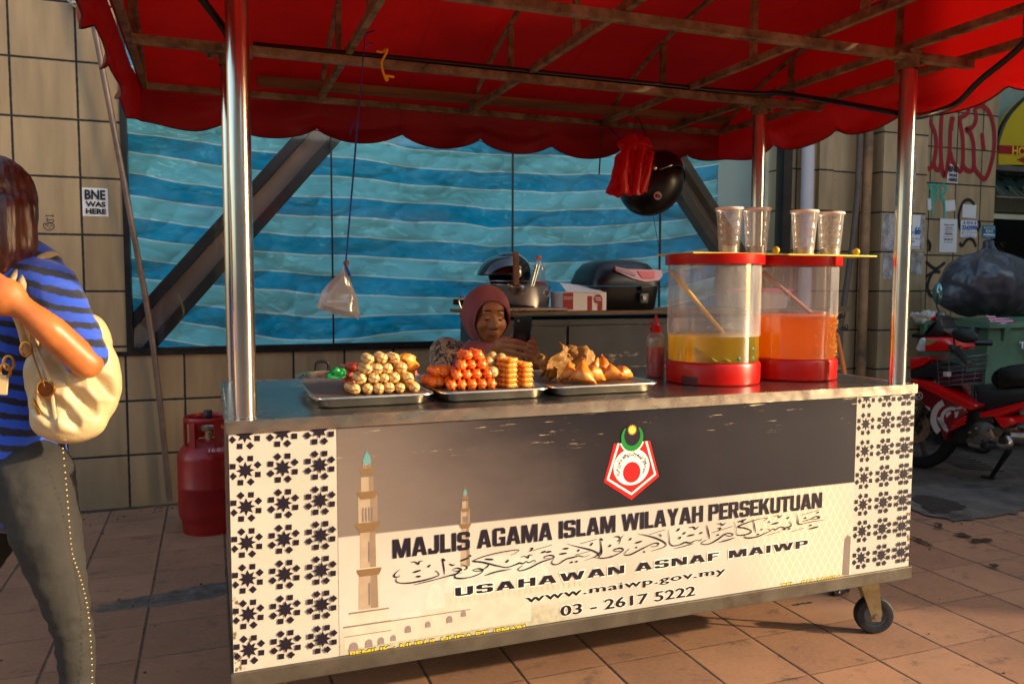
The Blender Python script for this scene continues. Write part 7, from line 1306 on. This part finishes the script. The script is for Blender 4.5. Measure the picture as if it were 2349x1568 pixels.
mb = MB(); L0, L1 = brim(.84, -.087), brim(.92, -.015); loft(mb, [L0, L1], True, False); mb.build('basket_liner', mat('dark red carpet liner', (62, 20, 28), .95, 0, .4, 60, .6, 90), bike, True)
MB().tube([bkp(770, 650, .05), bkp(770, 840, .08)], .012, 8).build('basket_stay', M['bikeblack'], bike, True)
MB().box(bkp(535, 550, .13), (.035, .035, .03), None, .004).build('red_tag', M['decal'], bike)
# ------------------------------------------------------------------ green bin and rubbish
M['bingreen'] = mat('faded green bin plastic', (92, 126, 102), .5, 0, .2, 4, .15, 30, dirt=.5, dirtc=(34, 40, 34))
bx0, bx1, by0, by1, bzt = 5.09, 6.46, 2.03, 2.665, .985
gb = thing('wheeled_bin', ((bx0+bx1)/2, (by0+by1)/2, 0), 'large faded green wheeled bin overflowing with rubbish by the graffiti wall', 'bin')
rect = lambda i, z: [Vector((bx0+i, by0+i, z)), Vector((bx1-i, by0+i, z)), Vector((bx1-i, by1-i*.4, z)), Vector((bx0+i, by1-i*.4, z))]
mb = MB(); loft(mb, [rect(.14, .12), rect(.035, bzt-.07), rect(.03, bzt-.005), rect(.05, bzt-.005), rect(.06, bzt-.10)], True, True); mb.build('bin_body', M['bingreen'], gb)
mb = MB(); loft(mb, [rect(.02, bzt-.045), rect(-.005, bzt-.045), rect(-.005, bzt), rect(.035, bzt), rect(.035, bzt-.01)], False, False); mb.build('rim_lip', M['bingreen'], gb)
for k in range(5): x = bx0+.15+.26*k; MB().poly([(x, by0-.004, bzt-.045), (x+.06, by0-.004, bzt-.045), (x+.03, by0+.03, bzt-.14)], .02).build('rib', M['bingreen'], gb)
for k in range(3): y = by0+.12+.2*k; MB().bx(bx0-.006, bx0+.03, y, y+.03, bzt-.11, bzt-.045, .003).build('rib', M['bingreen'], gb)
MB().tube([(bx0-.02, by0+.06, bzt-.13), (bx0-.07, by0+.06, bzt-.13), (bx0-.07, by1-.05, bzt-.13), (bx0-.02, by1-.05, bzt-.13)], .016, 8).build('side_handle', M['black'], gb, True)
for x in (bx0+.2, bx1-.2):
    for y in (by0+.18, by1-.12): MB().lathe([(0, -.025), (.075, -.025), (.08, 0), (.075, .025), (0, .025)], (x, y, .08), 24, (1, 0, 0)).build('castor', M['rubber'], gb, 40)
tp_ = aty((3550+1155/2.24)/1.7437, (1250+322/2.24)/1.7437, by0+.04); fy = lambda x: by0+.040
text('TEL. 03', 'lettering', M['paper'], gb, tp_.x, tp_.x+.30, tp_.z, tp_.z+.052, by0+.018, .03); text('1-300', 'lettering', M['paper'], gb, tp_.x+.10, tp_.x+.30, tp_.z-.072, tp_.z-.022, by0+.026, .03)
tbag = MB(); c = A(2268, 648, 5.85); M['binbag'] = mat('grey black bin liner', (58, 64, 72), .30, 0, .25, 5, .4, 20, coat=.2)
def wr_(p, n):
    q = p-c; a = math.atan2(q.y, q.x); rad = math.sin(a*9+3*fbm(q.x*3, q.y*3, q.z*3))*(.5+.5*max(0, q.z/.26)); return p+n*(.026*fbm(q.x*4, q.y*4, q.z*4)+.010*rad+.006*fbm(q.x*12, q.y*12, q.z*4)-.014*abs(fbm(q.x*6, q.y*6, q.z*3+9)))
tag(blob('rubbish_bag', [('e', c+Vector((0, 0, .0)), (.36, .28, .235)), ('e', c+CR*-.12+Vector((0, 0, -.07)), (.26, .24, .17)), ('e', c+CR*.16+Vector((0, 0, -.04)), (.27, .25, .20)), ('t', [c+CR*.0+Vector((0, 0, .22)), c+CR*-.01+Vector((0, 0, .285))], [.05, .03])], .014, M['binbag'], None, 2, wr_), 'big black rubbish bag on top of the green wheeled bin', 'rubbish bag')
p = A(2140, 716, 5.7); crumple('clear_wrapper', (p.x, p.y+.05, bzt+.03), (.16, .07, .04), clear_plastic('crumpled film', (.8, .75, .65), .35, .2), 2, .03, 'crumpled clear film on the bin rim beneath the rubbish bag', 'wrapper', .012)
p = A(2300, 706, 5.4); o = MB(); o.grid(lambda a, b_: Vector((p.x-.10+.24*a, p.y+.05*b_, bzt+.005+.05*b_*(1-a*.6)+.02*fbm(a*3, b_*3))), 14, 8); om = o.build('striped_paper_bag', (lambda b: b.done(b.bsdf(col=b.mix(b.math('GREATER_THAN', b.math('SINE', b.math('MULTIPLY', b.sep(b.world())[2], 420)), 0.0), lin((196, 170, 190)), lin((140, 20, 40))), rough=.6)))(NB('striped paper')), None, True); md = om.modifiers.new('s', 'SOLIDIFY'); md.thickness = .004; tag(om, 'pink and white striped paper bag sticking out of the bin', 'paper bag')
# ------------------------------------------------------------------ shop row behind the viewer, added unseen to darken reflections in the window glass
row = thing('added_shop_row', (-6, -17, 0), 'row of shop buildings on the far side of the street behind the viewer, added to darken the window reflections', 'building')
MB().bx(-32, 2, -22, -15, 0, 6.5).build('wall', M['render'], row); MB().bx(2.01, 9, -22, -15.2, 0, 5.2).build('wall', mat('grey shop render', (120, 118, 114), .85, 0, .15, 2), row); MB().bx(9.01, 19, -22, -15, 0, 8.6).build('wall', M['render'], row)
for z in (4.0,):
    for k in range(14): MB().bx(-30+k*2.3, -28.8+k*2.3, -14.998, -14.98, z, z+1.4).build('window', M['winglass'], row)
for k in range(9): MB().bx(-31+k*3.7, -28+k*3.7, -14.998, -14.97, .05, 3).build('shutter', bpy.data.materials['grey shutter'], row)

# ------------------------------------------------------------------ grit swept against the wall and round the broken tiles
o = MB(); rr = random.Random(21)
for k in range(260):
    if k < 120: x, y = rr.uniform(-1.6, .3), 2.735-abs(rr.gauss(0, .10))
    elif k < 200: x, y = rr.uniform(2.5, 4.6), rr.uniform(.2, 1.8)
    else: x, y = rr.uniform(-.9, 3.2), rr.uniform(-.8, 2.4)
    r_ = rr.uniform(.002, .007); o.box((x, y, r_*.4+.0005), (r_*rr.uniform(.8, 2), r_, r_*.7), (rr.uniform(-.3, .3), rr.uniform(-.3, .3), rr.uniform(0, 3)))
tag(o.build('grit', mat('grit and crumbs', (92, 78, 64), .9, 0, .4, 40)), kind='stuff', label='grit and crumbs scattered over the paving', cat='grit')
